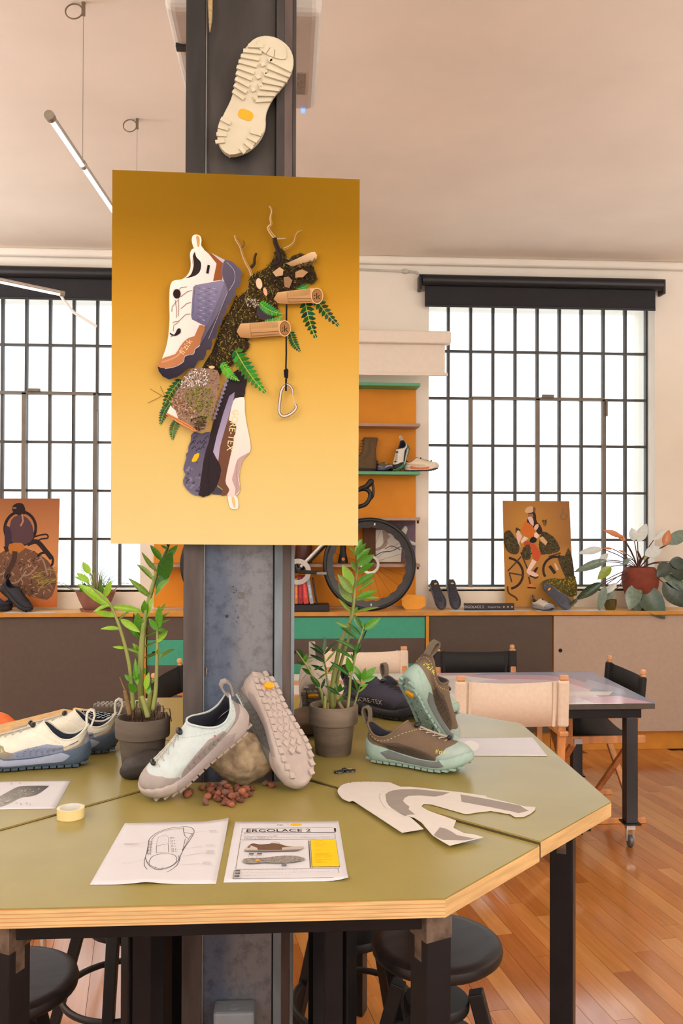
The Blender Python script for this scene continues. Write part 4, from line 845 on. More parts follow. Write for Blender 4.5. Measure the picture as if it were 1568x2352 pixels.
L_ = [(0.1769,2.26,1.5728),(0.1961,2.26,1.6132),(0.1788,2.26,1.5708),(0.2048,2.26,1.6007),(0.1808,2.26,1.5554),(0.2174,2.26,1.5892),(0.1827,2.26,1.5439),(0.2262,2.26,1.5718),(0.1847,2.26,1.5227),(0.2272,2.26,1.5516),(0.1829,2.26,1.4939),(0.2263,2.26,1.5246),(0.1829,2.26,1.4765),(0.2322,2.26,1.5073),(0.1791,2.26,1.4573),(0.2342,2.26,1.4784),(0.1801,2.26,1.4515),(0.243,2.26,1.461),(0.1773,2.26,1.4208),(0.2372,2.26,1.4379),(0.1713,2.26,1.49),(0.1432,2.26,1.5449),(0.1694,2.26,1.4708),(0.1307,2.26,1.5208),(0.1676,2.26,1.4477),(0.1318,2.26,1.4959),(0.1667,2.26,1.4189),(0.1328,2.26,1.4584),(0.177,2.26,1.5285),(0.1663,2.26,1.5583),(0.1769,2.26,1.5689),(0.1604,2.26,1.592),(0.1754,2.26,1.4169),(0.1831,2.26,1.4361),(0.1769,2.26,1.5708),(0.1652,2.26,1.5882),(0.1771,2.26,1.4862),(0.1868,2.26,1.4938)]
leaves(t, o2, zipleaves(L_, [(1, 0, 1.0), (1, 2, 1), (1, 0, 1.1), (1, 2, 1.1), (1, 0, 1.1), (1, 0, 1.1), (3, 1, .6), (1, 0, .8), (3, 1, .7), (3, 1, .5), (2, 2, 1.1), (3, 0, 1.1), (3, 2, 1.0), (3, 1, .7), (3, 1, 1.2), (1, 1, .8), (1, 0, 1.2), (0, 1, .8), (1, 0, 1)]), dy=.02)
L_ = [(0.1922,2.23,1.3802),(0.1692,2.23,1.4202),(0.1979,2.23,1.3802),(0.2389,2.23,1.4123),(0.1951,2.23,1.3783),(0.2132,2.23,1.3991),(0.1885,2.23,1.3651),(0.156,2.23,1.3984),(0.1809,2.23,1.3537),(0.138,2.23,1.3881),(0.1541,2.23,1.3861),(0.1246,2.23,1.4004),(0.1923,2.23,1.3518),(0.2056,2.23,1.3802),(0.1752,2.23,1.3253),(0.1257,2.23,1.3588),(0.1772,2.23,1.3177),(0.1942,2.23,1.3461),(0.1734,2.23,1.314),(0.1847,2.23,1.348),(0.1658,2.23,1.3064),(0.1182,2.23,1.3352),(0.1649,2.23,1.2686),(0.1524,2.23,1.3141),(0.1677,2.23,1.3026),(0.1638,2.23,1.3197),(0.1611,2.23,1.261),(0.1107,2.23,1.3011),(0.1677,2.23,1.2988),(0.1752,2.23,1.3405),(0.197,2.23,1.3859),(0.1903,2.23,1.3992),(0.1941,2.23,1.3745),(0.2056,2.23,1.3859)]
leaves(t, o2, zipleaves(L_, [(0, 0, 1.0), (1, 0, 1.1), (0, 2, 1.2), (0, 1, .7), (0, 1, .8), (3, 1, .9), (4, 1, .7), (0, 1, .8), (4, 1, 1), (0, 0, 1), (0, 1, .7), (1, 2, 1.0), (0, 0, 1), (0, 1, .6), (0, 1, .7), (1, 0, 1), (0, 1, .8)]), dy=.02)
L_ = [(0.0926,2.23,1.3221),(0.0972,2.23,1.3618),(0.0936,2.23,1.3202),(0.0594,2.23,1.3506),(0.0926,2.23,1.3145),(0.0575,2.23,1.3365),(0.0955,2.23,1.3164),(0.1229,2.23,1.3503),(0.0974,2.23,1.2956),(0.0576,2.23,1.3166),(0.0993,2.23,1.2974),(0.1258,2.23,1.3294),(0.0975,2.23,1.2729),(0.0596,2.23,1.2902),(0.1051,2.23,1.2709),(0.1259,2.23,1.2991),(0.1013,2.23,1.2691),(0.0786,2.23,1.2503),(0.0976,2.23,1.2559),(0.0863,2.23,1.2257),(0.1013,2.23,1.2766),(0.0956,2.23,1.2899)]
leaves(t, o2, zipleaves(L_, [(4, 2, .9), (4, 1, .6), (4, 1, .6), (4, 1, .6), (4, 1, .7), (3, 1, .5), (4, 1, .7), (0, 1, .9), (3, 1, .6), (4, 1, .8), (0, 0, .8)]), dy=.02)
L_ = [(0.0802,2.22,1.2352),(0.0651,2.22,1.2617),(0.084,2.22,1.2352),(0.0669,2.22,1.2654),(0.0632,2.22,1.2655),(0.0377,2.22,1.2826),(0.0612,2.22,1.2786),(0.0518,2.22,1.2919),(0.048,2.22,1.2919),(0.0235,2.22,1.2996),(0.0499,2.22,1.3013),(0.0348,2.22,1.3052),(0.0442,2.22,1.2976),(0.0517,2.22,1.3201),(0.0404,2.22,1.307),(0.0234,2.22,1.3353),(0.0423,2.22,1.3164),(0.0253,2.22,1.3315),(0.0688,2.22,1.2786),(0.0914,2.22,1.2916),(0.0499,2.22,1.2956),(0.0677,2.22,1.3049),(0.0594,2.22,1.2636),(0.0802,2.22,1.2371),(0.1898,2.22,1.2531),(0.1717,2.22,1.2891),(0.1917,2.22,1.2531),(0.1992,2.22,1.2851),(0.1917,2.22,1.2512),(0.2287,2.22,1.284),(0.1927,2.22,1.2493),(0.2259,2.22,1.2642),(0.1861,2.22,1.2362),(0.2079,2.22,1.2417),(0.1879,2.22,1.2475),(0.1717,2.22,1.2759),(0.1823,2.22,1.2211),(0.2088,2.22,1.2398),(0.1804,2.22,1.223),(0.1689,2.22,1.2646),(0.1785,2.22,1.2174),(0.1614,2.22,1.2364),(0.1331,2.22,1.2216),(0.1539,2.22,1.2402),(0.1312,2.22,1.2272),(0.1217,2.22,1.2462),(0.1331,2.22,1.2159),(0.0953,2.22,1.2436),(0.135,2.22,1.2065),(0.1558,2.22,1.2214),(0.137,2.22,1.1989),(0.1426,2.22,1.2102),(0.1294,2.22,1.2009),(0.1445,2.22,1.2064),(0.1331,2.22,1.2216),(0.1349,2.22,1.2479),(0.1369,2.22,1.214),(0.1104,2.22,1.2237)]
leaves(t, o2, zipleaves(L_, [(0, 0, .9), (0, 1, .8), (0, 0, .9), (1, 0, 1), (0, 2, .9), (0, 0, 1), (1, 2, 1.4), (4, 0, 1.1), (0, 0, 1), (0, 1, .7), (3, 1, .6), (0, 0, .9), (1, 0, 1), (1, 0, 1.1), (1, 2, 1), (1, 0, 1), (1, 0, .9), (0, 1, .8), (3, 1, .6), (0, 1, .7), (4, 1, .7), (4, 1, .8), (0, 0, 1.1), (4, 1, .7), (4, 1, .7), (1, 0, 1.2), (0, 0, 1), (0, 2, 1.1), (4, 1, .7)]), dy=.02)

# ---------------------------------------------------------------- tape, lace locks, envelope, papers
t = thing('tape_roll', 'roll of clear yellowish adhesive tape on the front left of the table', 'tape', Vector([(-0.4407,1.798,1.05)][0]) + Vector((0, .022, 0)))
b = MB(); b.lathe([(.0235, 0), (.0275, .0005), (.0275, .0205), (.0235, .021), (.0235, 0)], 40); obj('tape_winding', b, M('yellow_tape', (228, 208, 150), .25, var=.04), t, smooth=40)
b = MB(); b.lathe([(.0215, .0005), (.0234, .0005), (.0234, .0205), (.0215, .0205), (.0215, .0005)], 40); obj('cardboard_core', b, M('white_core', (232, 228, 220), .6, var=0), t, smooth=40)
for i, (p, rz, txt) in enumerate((([(0.126,2.0856,1.056)][0], .5, None), ([(0.1515,2.0915,1.056)][0], -.05, "fi'zi:k"))):
    t = thing('lace_clip', ('glossy black lace clip with bent wings, left of the pair by the right-hand pot', 'glossy black oval lace clip with white lettering, right of the pair by the right-hand pot')[i], 'clip', p, (0, 0, rz))
    b = MB(); rows = []
    for q in range(13):
        u = -1 + q / 6; wv = .0095 * (1 - u * u * .999) ** .5 + .0002; rows.append([(u * .0135, -wv, .001), (u * .0135, -wv * .9, .0045 + .0015 * u * u), (u * .0135, 0, .006 + .002 * u * u), (u * .0135, wv * .9, .0045 + .0015 * u * u), (u * .0135, wv, .001)])
    b.grid(rows); GB = M('gloss_black_plastic', (16, 16, 18), .15, var=0, coat=.5); obj('clip_body', b, GB, t, smooth=True)
    b = MB(); b.tube([(-.013 * (1 if i else -1), 0, .006), (-.018 * (1 if i else -1), 0, .005)], .0045, 10); obj('hinge', b, GB, t, smooth=True)
    if txt: text_obj('lettering', txt, .0032, M('print_white', (226, 224, 220), .6, var=0), t, Matrix.Translation((0, -.004, .0074)) @ Matrix.Rotation(.5, 4, 'X'))
KR = M('kraft_paper', (214, 172, 106), .55, var=.08, scale=40, bump=.25, bscale=120)
e0 = [(-0.7641,2.3848,1.056),(-0.5881,2.665,1.056)]
v0, v1 = Vector(e0[0]), Vector(e0[1]); dv = (v1 - v0).normalized(); nv = Vector((-dv.y, dv.x, 0)); L = (v1 - v0).length + .10
t = thing('padded_envelope', 'long flat kraft parcel along the far left edge of the table', 'parcel', v1 + nv * .004, (0, 0, math.atan2(dv.y, dv.x)))
b = MB(); b.box((-L / 2, .055, .012), (L, .11, .024)); obj('parcel_body', b, KR, t, bevel=.004, seg=3)
b = MB(); b.box((.002, .03, .016), (.012, .07, .03), (0, -.2, 0)); obj('folded_end', b, KR, t, bevel=.002)
b = MB()
for i in range(26): b.tube([(-L * i / 26 - .01, .012, .0243), (-L * i / 26 - .016, .10, .0243)], .0006, 4)
obj('creases', b, KR, t, kind='stuff')
# sole slab behind the left pot
def outsole(label, loc, rz, base, trd, th, k):
    t = thing('loose_outsole', label, 'sole', loc, (0, 0, rz)); b = MB(); b.prism([((o[0] - .145) * k, o[1] * k * 1.15) for o in cr(OUT, np.linspace(0, 1, 40, endpoint=False))], 0, th); obj('rubber_base', b, base, t, bevel=.004)
    b = MB()
    for (x, y, z, r) in LUGS: b.box(((x - .145) * k * .97, y * k * 1.1, th + .002), (.012 * k, .0105 * k, .006), (0, 0, r))
    obj('tread', b, trd, t, kind='stuff', bevel=.0008); return t
outsole('grey-brown loose rubber outsole with white flecked tread at the back left of the table', Vector([(-0.523,2.729,1.054)][0]) + Vector((.02, .06, 0)), -.12, M('taupe_rubber', (96, 84, 78), .7, var=.06), M('flecked_tread', (150, 142, 134), .7, var=.4, scale=120), .022, .75)
outsole('glossy black loose outsole lying tread up between the cream pair and the left pot', Vector([(-0.5045,2.4777,1.053)][0]) + Vector((-.03, .05, 0)), 2.75, M('black_rubber', (20, 20, 22), .5, var=.05), M('black_tread', (26, 26, 30), .22, var=.1, scale=60), .045, .80)

PAPER = M('white_paper', (210, 209, 216), .7, var=.008); CARD = M('pattern_card', (216, 210, 205), .75, var=.012)
def sheet(label, corners, mat=PAPER, curl=None, name='paper_sheet', th=.0003, z=.0004):
    """a sheet lying on the table; returns its Empty and a map from sheet units (0..1, 0..1 from far left) to local coordinates"""
    c = [Vector(p) for p in corners]; o = (c[0] + c[1] + c[2] + c[3]) / 4; t = thing(name, label, 'paper', o + Vector((0, 0, z)))
    def f(u, v):
        p = (c[0] * (1 - u) + c[1] * u) * (1 - v) + (c[3] * (1 - u) + c[2] * u) * v - o; return p
    n = 16; top = []
    for j in range(n + 1):
        row = []
        for i in range(n + 1):
            u, v = i / n, j / n; p = f(u, v); dz = 0
            for (cu, cv, rr, hh) in (curl or []):
                d = math.hypot(u - cu, v - cv); dz += hh * max(0, 1 - d / rr) ** 2
            row.append((p.x, p.y, th + dz))
        top.append(row)
    b = MB(); b.grid(top); o_ = obj('sheet', b, mat, t, smooth=True); sd = o_.modifiers.new('thickness', 'SOLIDIFY'); sd.thickness = th; sd.offset = -1
    return t, (lambda x, y: (f(x, y).x, f(x, y).y))
# sheet with the shoe drawing
t, fx = sheet('white sheet with a pencil drawing of a shoe seen from above, beside the tape', [(-0.3234,1.7791,1.05),(-0.1164,1.7782,1.05),(-0.1171,1.4742,1.05),(-0.327,1.4823,1.05)], curl=[(1, 0, .35, .007), (.45, 1.02, .3, .005)])
pr = Print(lambda x, y: fx(x, y)); pr.z = .0006; Q = (0, 0); GR = (92, 88, 94); LG = (160, 156, 164)
def sk(pts, w=.006, c=GR): pr.line(c, [q for q in PP(pts)], w)
def bil(x, y):   # drawing grid (as laid out on the sheet) to sheet units
    v = (y - 103) / (768 - 103); v = max(0, min(1, v)); xl = 412 - (412 - 28) * v; xr = 1545 - (1545 - 1405) * v; return ((x - xl) / (xr - xl), v)
def PP(pts): return [bil(*p) for p in pts]
def smooth(pts, k=4, closed=False):
    n = len(pts); out = []
    for i in range(n if closed else n - 1):
        p0, p1, p2, p3 = [Vector(pts[(i + d) % n] if closed else pts[max(0, min(n - 1, i + d))]) for d in (-1, 0, 1, 2)]
        for j in range(k):
            f = j / k; out.append(tuple(.5 * (2 * p1 + (p2 - p0) * f + (2 * p0 - 5 * p1 + 4 * p2 - p3) * f * f + (3 * p1 - p0 - 3 * p2 + p3) * f ** 3)))
    out.append(tuple(pts[0] if closed else pts[-1])); return out
sk(smooth([(655, 345), (665, 310), (720, 255), (800, 212), (900, 180), (1000, 168), (1080, 165), (1135, 182), (1160, 215), (1150, 260), (1100, 340), (1040, 430), (1005, 500), (995, 545), (960, 600), (900, 640), (860, 657), (760, 655), (670, 645), (620, 605), (608, 560), (622, 500), (640, 430), (655, 345)]), .0055)
sk(smooth([(690, 320), (740, 260), (830, 215), (940, 192), (1040, 188)]), .004); sk(smooth([(660, 560), (690, 505), (760, 480), (860, 475), (940, 490), (965, 530), (950, 570), (890, 605), (800, 625), (720, 610), (670, 585), (660, 560)]), .0045)
sk(smooth([(622, 515), (640, 560), (680, 605), (760, 632), (850, 625), (930, 590), (985, 540), (990, 495)]), .006); sk(smooth([(1045, 175), (1045, 225), (1060, 280), (1100, 305), (1140, 250)]), .005); sk([(1050, 235), (1150, 258)], .004); sk(smooth([(1060, 310), (1040, 400), (1030, 440), (1100, 310)]), .004)
sk([(740, 390), (870, 365), (875, 460), (740, 465), (740, 390)], .004); sk(smooth([(740, 385), (760, 300), (800, 275), (850, 270), (875, 300), (870, 365)]), .003, LG)
for y in (297, 332, 362, 392, 425, 448): sk([(890 + (y - 297) * .1, y), (915 + (y - 297) * .1, y - 4), (915 + (y - 297) * .1, y + 8), (892 + (y - 297) * .1, y + 10)], .004); sk([(928 + (y - 297) * .15, y), (936 + (y - 297) * .15, y + 6)], .006)
for y in (330, 362, 395, 430, 465): sk([(668 - (y - 330) * .1, y), (662 - (y - 330) * .1, y + 20)], .004); sk([(705 - (y - 330) * .12, y), (690 - (y - 330) * .12, y + 3), (692 - (y - 330) * .1, y + 20)], .003)
sk([(735, 605), (722, 635), (800, 640), (818, 608)], .003); sk([(655, 345), (640, 480)], .004); sk([(685, 335), (668, 480)], .003)
for a_, c_ in (((1165, 245), (1300, 222)), ((940, 440), (1250, 402)), ((1030, 508), (1260, 465)), ((960, 597), (1215, 582)), ((400, 370), (640, 350)), ((470, 570), (600, 535))): sk([a_, c_], .0022, LG)
for (x, y, n, wd) in ((1325, 222, 3, 100), (1285, 392, 2, 105), (1285, 455, 4, 110), (1245, 575, 3, 125), (385, 375, 2, 200), (365, 585, 1, 110)):
    for j in range(n):
        xx = x + R.uniform(-5, 10)
        while xx < x + wd * R.uniform(.7, 1): sk([(xx, y + j * 11), (xx + 8, y + j * 11 - R.uniform(-4, 4))], .0035, (110, 104, 112)); xx += R.uniform(10, 16)
pr.build('pencil_drawing', t)
# ERGOLACE 2 sheet
t, fx = sheet('white data sheet headed ERGOLACE 2 with a yellow box, right of the two front sheets', [(-0.103,1.7749,1.05),(0.1054,1.7689,1.05),(0.1051,1.4744,1.05),(-0.1051,1.4788,1.05)], curl=[(1, 1, .18, .006)])
pr = Print(lambda x, y: fx(x, y)); pr.z = .0006
DK, GY, VI = (52, 36, 44), (150, 144, 152), (120, 110, 160)
pr.text((40, 40, 44), "fi'zi:k", (.405, .085), .022, sx=1.0); pr.poly((240, 180, 30), [(.535, .06), (.57, .045), (.61, .045), (.64, .06), (.64, .08), (.61, .095), (.57, .095), (.535, .08)]); pr.line(GY, [(.51, .05), (.51, .09)], .002)
for a_, c_, w_ in (((.08, .135), (.94, .135), .003), ((.08, .135), (.08, .22), .004), ((.10, .222), (.955, .222), .007), ((.08, .245), (.08, .345), .003), ((.08, .345), (.945, .345), .003), ((.08, .255), (.94, .255), .002), ((.945, .25), (.945, .34), .003), ((.08, .365), (.08, .81), .003), ((.70, .37), (.70, .81), .006), ((.08, .82), (.94, .82), .003), ((.07, .83), (.07, .955), .003), ((.93, .82), (.93, .92), .003), ((.93, .92), (.90, .955), .003), ((.90, .955), (.07, .955), .003), ((.715, .37), (.715, .81), .004), ((.945, .37), (.945, .81), .004)): pr.line(DK if w_ > .0025 else GY, [a_, c_], w_)
pr.poly((44, 24, 34), [(.945, .148), (.962, .148), (.962, .214), (.945, .214)])
pr.text((40, 30, 36), 'ERGOLACE 2', (.115, .208), .052, sx=1.42)
for y, x1 in ((.285, .42), (.315, .93), (.335, .35)): 
    x = .11
    while x < x1: pr.line(GY, [(x, y), (x + R.uniform(.008, .02), y)], .006); x += R.uniform(.016, .028)
pr.poly((246, 196, 34), [(.716, .37), (.944, .37), (.944, .805), (.716, .805)])
for y, x1 in ((.39, .83), (.43, .79), (.45, .86), (.48, .82), (.55, .81), (.60, .88), (.62, .86), (.64, .90), (.66, .89), (.70, .89), (.72, .80), (.74, .84)): pr.line((214, 160, 24), [(.745, y), (x1, y)], .006)
pr.poly((110, 84, 66), smooth([(.145, .50), (.165, .46), (.185, .43), (.21, .425), (.26, .445), (.32, .44), (.38, .425), (.44, .44), (.50, .475), (.56, .485), (.62, .485), (.645, .495), (.62, .53), (.50, .545), (.30, .545), (.145, .53)], 3))
pr.poly((196, 184, 174), [(.135, .515), (.18, .46), (.24, .50), (.25, .545), (.145, .55), (.13, .54)]); pr.poly((186, 176, 168), smooth([(.46, .50), (.55, .487), (.64, .485), (.648, .50), (.60, .54), (.46, .545)], 3)); pr.poly((134, 126, 122), [(.13, .535), (.46, .54), (.62, .53), (.64, .515), (.60, .555), (.30, .562), (.14, .557)])
pr.line((70, 54, 44), [(.185, .432), (.26, .455), (.34, .45)], .006); pr.line((70, 60, 56), smooth([(.36, .43), (.385, .405), (.42, .41), (.44, .44)]), .004); pr.poly((52, 46, 44), [(.16, .485), (.18, .475), (.18, .49), (.16, .50)])
soleP = smooth([(.13, .70), (.145, .675), (.20, .665), (.30, .665), (.38, .65), (.48, .635), (.58, .64), (.645, .67), (.655, .69), (.63, .715), (.52, .745), (.40, .745), (.30, .74), (.20, .75), (.145, .735)], 4, True)
pr.poly((148, 142, 136), soleP); pr.speckle([(108, 102, 98), (176, 170, 164), (92, 88, 86)], soleP, 260, .018, .006, R); pr.oval((240, 160, 40), (.255, .70), (.016, .014))
for x, y in ((.175, .60), (.245, .60), (.46, .785), (.08, .86), (.08, .90), (.08, .94)): pr.poly((60, 56, 58), [(x, y - .011), (x + .042, y - .011), (x + .042, y + .011), (x, y + .011)]); [pr.line((210, 206, 204), [(x + .004 + q * .009, y - .006), (x + .007 + q * .009, y + .006)], .002) for q in range(4)]
pr.line(GY, [(.175, .61), (.175, .67)], .002); pr.line(GY, [(.245, .61), (.245, .68)], .002)
for y, x1 in ((.86, .62), (.90, .86), (.94, .52)):
    x = .14
    while x < x1: pr.line((180, 174, 182), [(x, y), (x + R.uniform(.01, .025), y)], .005); x += R.uniform(.02, .034)
pr.build('printed_layout', t)
# sketch at left edge
t, fx = sheet('white sheet with a grey shaded shoe sketch, cut by the left edge of the photo', [(-0.7295,2.0639,1.053),(-0.4998,2.0654,1.053),(-0.4835,1.8657,1.053),(-0.7126,1.8669,1.053)])
pr = Print(lambda x, y: fx(x, y)); pr.z = .0006
pr.grad((178, 176, 172), (66, 66, 68), smooth([(.36, .98), (.40, .62), (.47, .35), (.52, .22), (.62, .19), (.80, .20), (.81, .26), (.76, .50), (.70, .58), (.62, .62), (.54, .84), (.45, .98), (.38, 1.0)], 3), axis=(1, -.6))
pr.speckle([(150, 148, 146), (196, 194, 190), (110, 110, 110)], [(.38, .9), (.45, .45), (.6, .28), (.75, .3), (.7, .55), (.58, .62), (.5, .9)], 140, .04, .012, R)
for x0, y0 in ((.42, .06), (.50, .05), (.60, .76), (.65, .80), (.70, .78), (.74, .82)): pr.line((150, 148, 150), [(x0, y0), (x0 + .015, y0 + .07), (x0 + .02, y0 + .03)], .003)
pr.line((150, 148, 150), [(.36, .12), (.52, .10), (.86, .17)], .002)
pr.build('pencil_sketch', t)
# blank-looking sheet on the right unit
t, fx = sheet('white sheet with faint pencil marks on the right-hand unit, under the leaning brown shoe', [(0.4368,2.402,1.0565),(0.6842,2.3993,1.0565),(0.6678,2.2025,1.0565),(0.3927,2.2206,1.0565)])
pr = Print(lambda x, y: fx(x, y)); pr.z = .0006
pr.poly((230, 228, 228), smooth([(.18, .55), (.22, .30), (.28, .18), (.35, .28), (.38, .50), (.33, .75), (.24, .85)], 3, True))
for i in range(12): x, y = R.uniform(.15, .8), R.uniform(.2, .85); pr.line((206, 204, 206), [(x, y), (x + .03, y + R.uniform(-.05, .05))], .004)
pr.build('pencil_marks', t)
# card upper patterns
def flat_card(label, pts, z, prints=()):
    o = Vector((sum(p[0] for p in pts) / len(pts), sum(p[1] for p in pts) / len(pts), pts[0][2])); t = thing('paper_pattern', label, 'pattern', o + Vector((0, 0, z)))
    b = MB(); b.prism([(p[0] - o.x, p[1] - o.y) for p in pts], 0, .0009); obj('card', b, CARD, t)
    for q in prints:
        b = MB(); b.prism([(p[0] - o.x, p[1] - o.y) for p in q[1]], .0009, .00105); obj(q[0], b, M('pattern_grey', (150, 142, 136), .7, var=.02) if q[0] == 'grey_area' else CARD, t)
    return t
flat_card('plain white card shoe pattern with notched round end, lowest of two', [(0.1133,1.9398,1.0565),(0.1161,1.9598,1.0565),(0.1211,1.9732,1.0565),(0.1228,1.98,1.0565),(0.1321,1.9935,1.0565),(0.1433,2.0014,1.0565),(0.1474,1.9983,1.0565),(0.1492,2.0053,1.0565),(0.1697,2.0086,1.0565),(0.1705,2.0028,1.0565),(0.1722,2.0084,1.0565),(0.1933,2.0073,1.0565),(0.1949,2.0015,1.0565),(0.1971,2.0071,1.0565),(0.2376,1.9993,1.0565),(0.25,1.9775,1.0565),(0.2657,1.952,1.0565),(0.2513,1.9063,1.0565),(0.251,1.8436,1.0565),(0.2492,1.7737,1.0565),(0.2676,1.6955,1.0565),(0.2231,1.6775,1.0565),(0.1459,1.8675,1.0565),(0.1424,1.8739,1.0565),(0.1339,1.8682,1.0565),(0.1212,1.8876,1.0565),(0.119,1.8978,1.0565),(0.1146,1.9199,1.0565)], 0)
flat_card('white card shoe pattern with grey printed panels and two long arms, topmost of two', [(0.2017,1.8833,1.0565),(0.2029,1.9024,1.0565),(0.2072,1.9086,1.0565),(0.2061,1.9177,1.0565),(0.2126,1.9279,1.0565),(0.2163,1.9238,1.0565),(0.2158,1.9344,1.0565),(0.2249,1.9446,1.0565),(0.2284,1.9391,1.0565),(0.2287,1.9485,1.0565),(0.2409,1.956,1.0565),(0.2435,1.949,1.0565),(0.2455,1.9585,1.0565),(0.2584,1.9605,1.0565),(0.2754,1.961,1.0565),(0.3075,1.9498,1.0565),(0.3387,1.9346,1.0565),(0.3851,1.9149,1.0565),(0.4361,1.8862,1.0565),(0.4344,1.8787,1.0565),(0.4936,1.8212,1.0565),(0.4995,1.8137,1.0565),(0.5225,1.8077,1.0565),(0.5171,1.7915,1.0565),(0.501,1.7694,1.0565),(0.4821,1.7502,1.0565),(0.4629,1.7501,1.0565),(0.458,1.7683,1.0565),(0.4224,1.7896,1.0565),(0.3893,1.781,1.0565),(0.3683,1.773,1.0565),(0.3632,1.7767,1.0565),(0.3059,1.8383,1.0565),(0.2905,1.8415,1.0565),(0.283,1.8239,1.0565),(0.2934,1.7976,1.0565),(0.3398,1.7359,1.0565),(0.3262,1.6944,1.0565),(0.3419,1.6632,1.0565),(0.3587,1.6573,1.0565),(0.3733,1.6418,1.0565),(0.3017,1.6031,1.0565),(0.2917,1.6252,1.0565),(0.2794,1.6567,1.0565),(0.2724,1.7024,1.0565),(0.2691,1.7289,1.0565),(0.2582,1.7566,1.0565),(0.2355,1.7858,1.0565),(0.2191,1.8097,1.0565),(0.2082,1.8161,1.0565),(0.2029,1.8462,1.0565)], .0012,
    (('grey_area', [(0.2166,1.9081,1.0565),(0.2245,1.9233,1.0565),(0.234,1.9334,1.0565),(0.2561,1.943,1.0565),(0.2894,1.9412,1.0565),(0.3599,1.9136,1.0565),(0.34,1.8951,1.0565),(0.3222,1.8871,1.0565),(0.291,1.8964,1.0565),(0.2662,1.8952,1.0565),(0.2564,1.883,1.0565),(0.2495,1.8621,1.0565),(0.2527,1.8411,1.0565),(0.2584,1.8252,1.0565),(0.254,1.8078,1.0565),(0.2629,1.7753,1.0565),(0.2413,1.7719,1.0565),(0.2305,1.7917,1.0565),(0.2198,1.8155,1.0565),(0.2152,1.8359,1.0565),(0.2132,1.8603,1.0565)]), ('grey_area', [(0.3812,1.8994,1.0565),(0.432,1.8649,1.0565),(0.493,1.8188,1.0565),(0.496,1.8008,1.0565),(0.5016,1.7854,1.0565),(0.4761,1.7707,1.0565),(0.4672,1.7815,1.0565),(0.4208,1.8166,1.0565),(0.374,1.8493,1.0565)]), ('grey_area', [(0.3003,1.6978,1.0565),(0.3107,1.6901,1.0565),(0.3187,1.6744,1.0565),(0.3257,1.6542,1.0565),(0.357,1.6331,1.0565),(0.3344,1.6266,1.0565),(0.2947,1.6316,1.0565),(0.2849,1.6466,1.0565),(0.2815,1.6585,1.0565)])))

# ---------------------------------------------------------------- big yellow poster on the column
pc = [(-0.4167,2.085,2.4889),(0.1666,2.03,2.4605),(0.1649,2.03,1.6013),(-0.4159,2.085,1.6031)]
def board(name, label, cat, corners, grid, thick, edge):
    """an upright board; returns Empty, Print whose coordinates run over a grid of given size from the top left"""
    c = [Vector(p) for p in corners]; o = (c[2] + c[3]) / 2; t = thing(name, label, cat, o)
    n = (c[1] - c[0]).cross(c[3] - c[0]).normalized()
    if n.y > 0: n = -n
    b = MB(); f = [p - o for p in c]; k = [p - o - n * thick for p in c]; b.add(f + k, [(0, 1, 2, 3), (7, 6, 5, 4), (0, 4, 5, 1), (1, 5, 6, 2), (2, 6, 7, 3), (3, 7, 4, 0)]); obj('board', b, edge, t)
    X = (c[1] - c[0] + c[2] - c[3]) / 2; Yv = (c[3] - c[0] + c[2] - c[1]) / 2
    pr = Print(lambda x, y: (x / grid[0], y / grid[1])); pr.z = .0003
    def fin(nm='print'):
        o0 = c[0] - o; dX = c[1] - c[0]; dY = c[3] - c[0]; dXY = c[2] - c[1] - c[3] + c[0]
        pr.v = [tuple(o0 + dX * x + dY * y + dXY * x * y + n * z) for x, y, z in pr.v]; return pr.build(nm, t)
    return t, pr, fin
EDGE = M('poster_board', (236, 222, 190), .7, var=.01)
t, pr, fin = board('poster', 'big yellow poster of a shoe, mossy branch and carabiner mounted on the steel column', 'poster', pc, (568, 850), .005, EDGE)
# the print grid starts at the board's top-left corner; O* shift the three working areas of the layout onto it
def shift(x, y): return (x - 256, y - 391)
stops = [(0, (146, 100, 0)), (90, (150, 102, 2)), (150, (166, 114, 10)), (220, (190, 130, 24)), (300, (212, 148, 40)), (400, (228, 168, 66)), (500, (238, 184, 90)), (600, (242, 196, 112)), (700, (243, 203, 126)), (850, (244, 210, 142))]
def bgc(x, y):
    for (a, ca_), (b_, cb_) in zip(stops, stops[1:]):
        if a <= y <= b_: f = (y - a) / (b_ - a); c = [ca_[i] + (cb_[i] - ca_[i]) * f for i in range(3)]; break
    e = abs(x - 300) / 300 * max(0, 1 - y / 420) * .10; c[0] *= .91; c[1] *= .965; return (*lin(tuple(min(255, v * (1 + e)) for v in c)), 1)
for i in range(8):
    for j in range(17):
        x0, x1, y0, y1 = i * 71, (i + 1) * 71, j * 50, (j + 1) * 50
        pr.face([(x0, y0), (x1, y0), (x1, y1), (x0, y1)], [bgc(x0, y0), bgc(x1, y0), bgc(x1, y1), bgc(x0, y1)], 0)
pr.z += 3e-5
O1, K1 = shift(330, 430), 5.2267; O3, K3 = shift(520, 440), 4.5228; O4, K4 = shift(330, 820), 5.058
MOSS = [(74, 60, 20), (104, 88, 30), (52, 42, 18), (130, 116, 48), (40, 30, 16), (90, 66, 26), (150, 140, 70)]
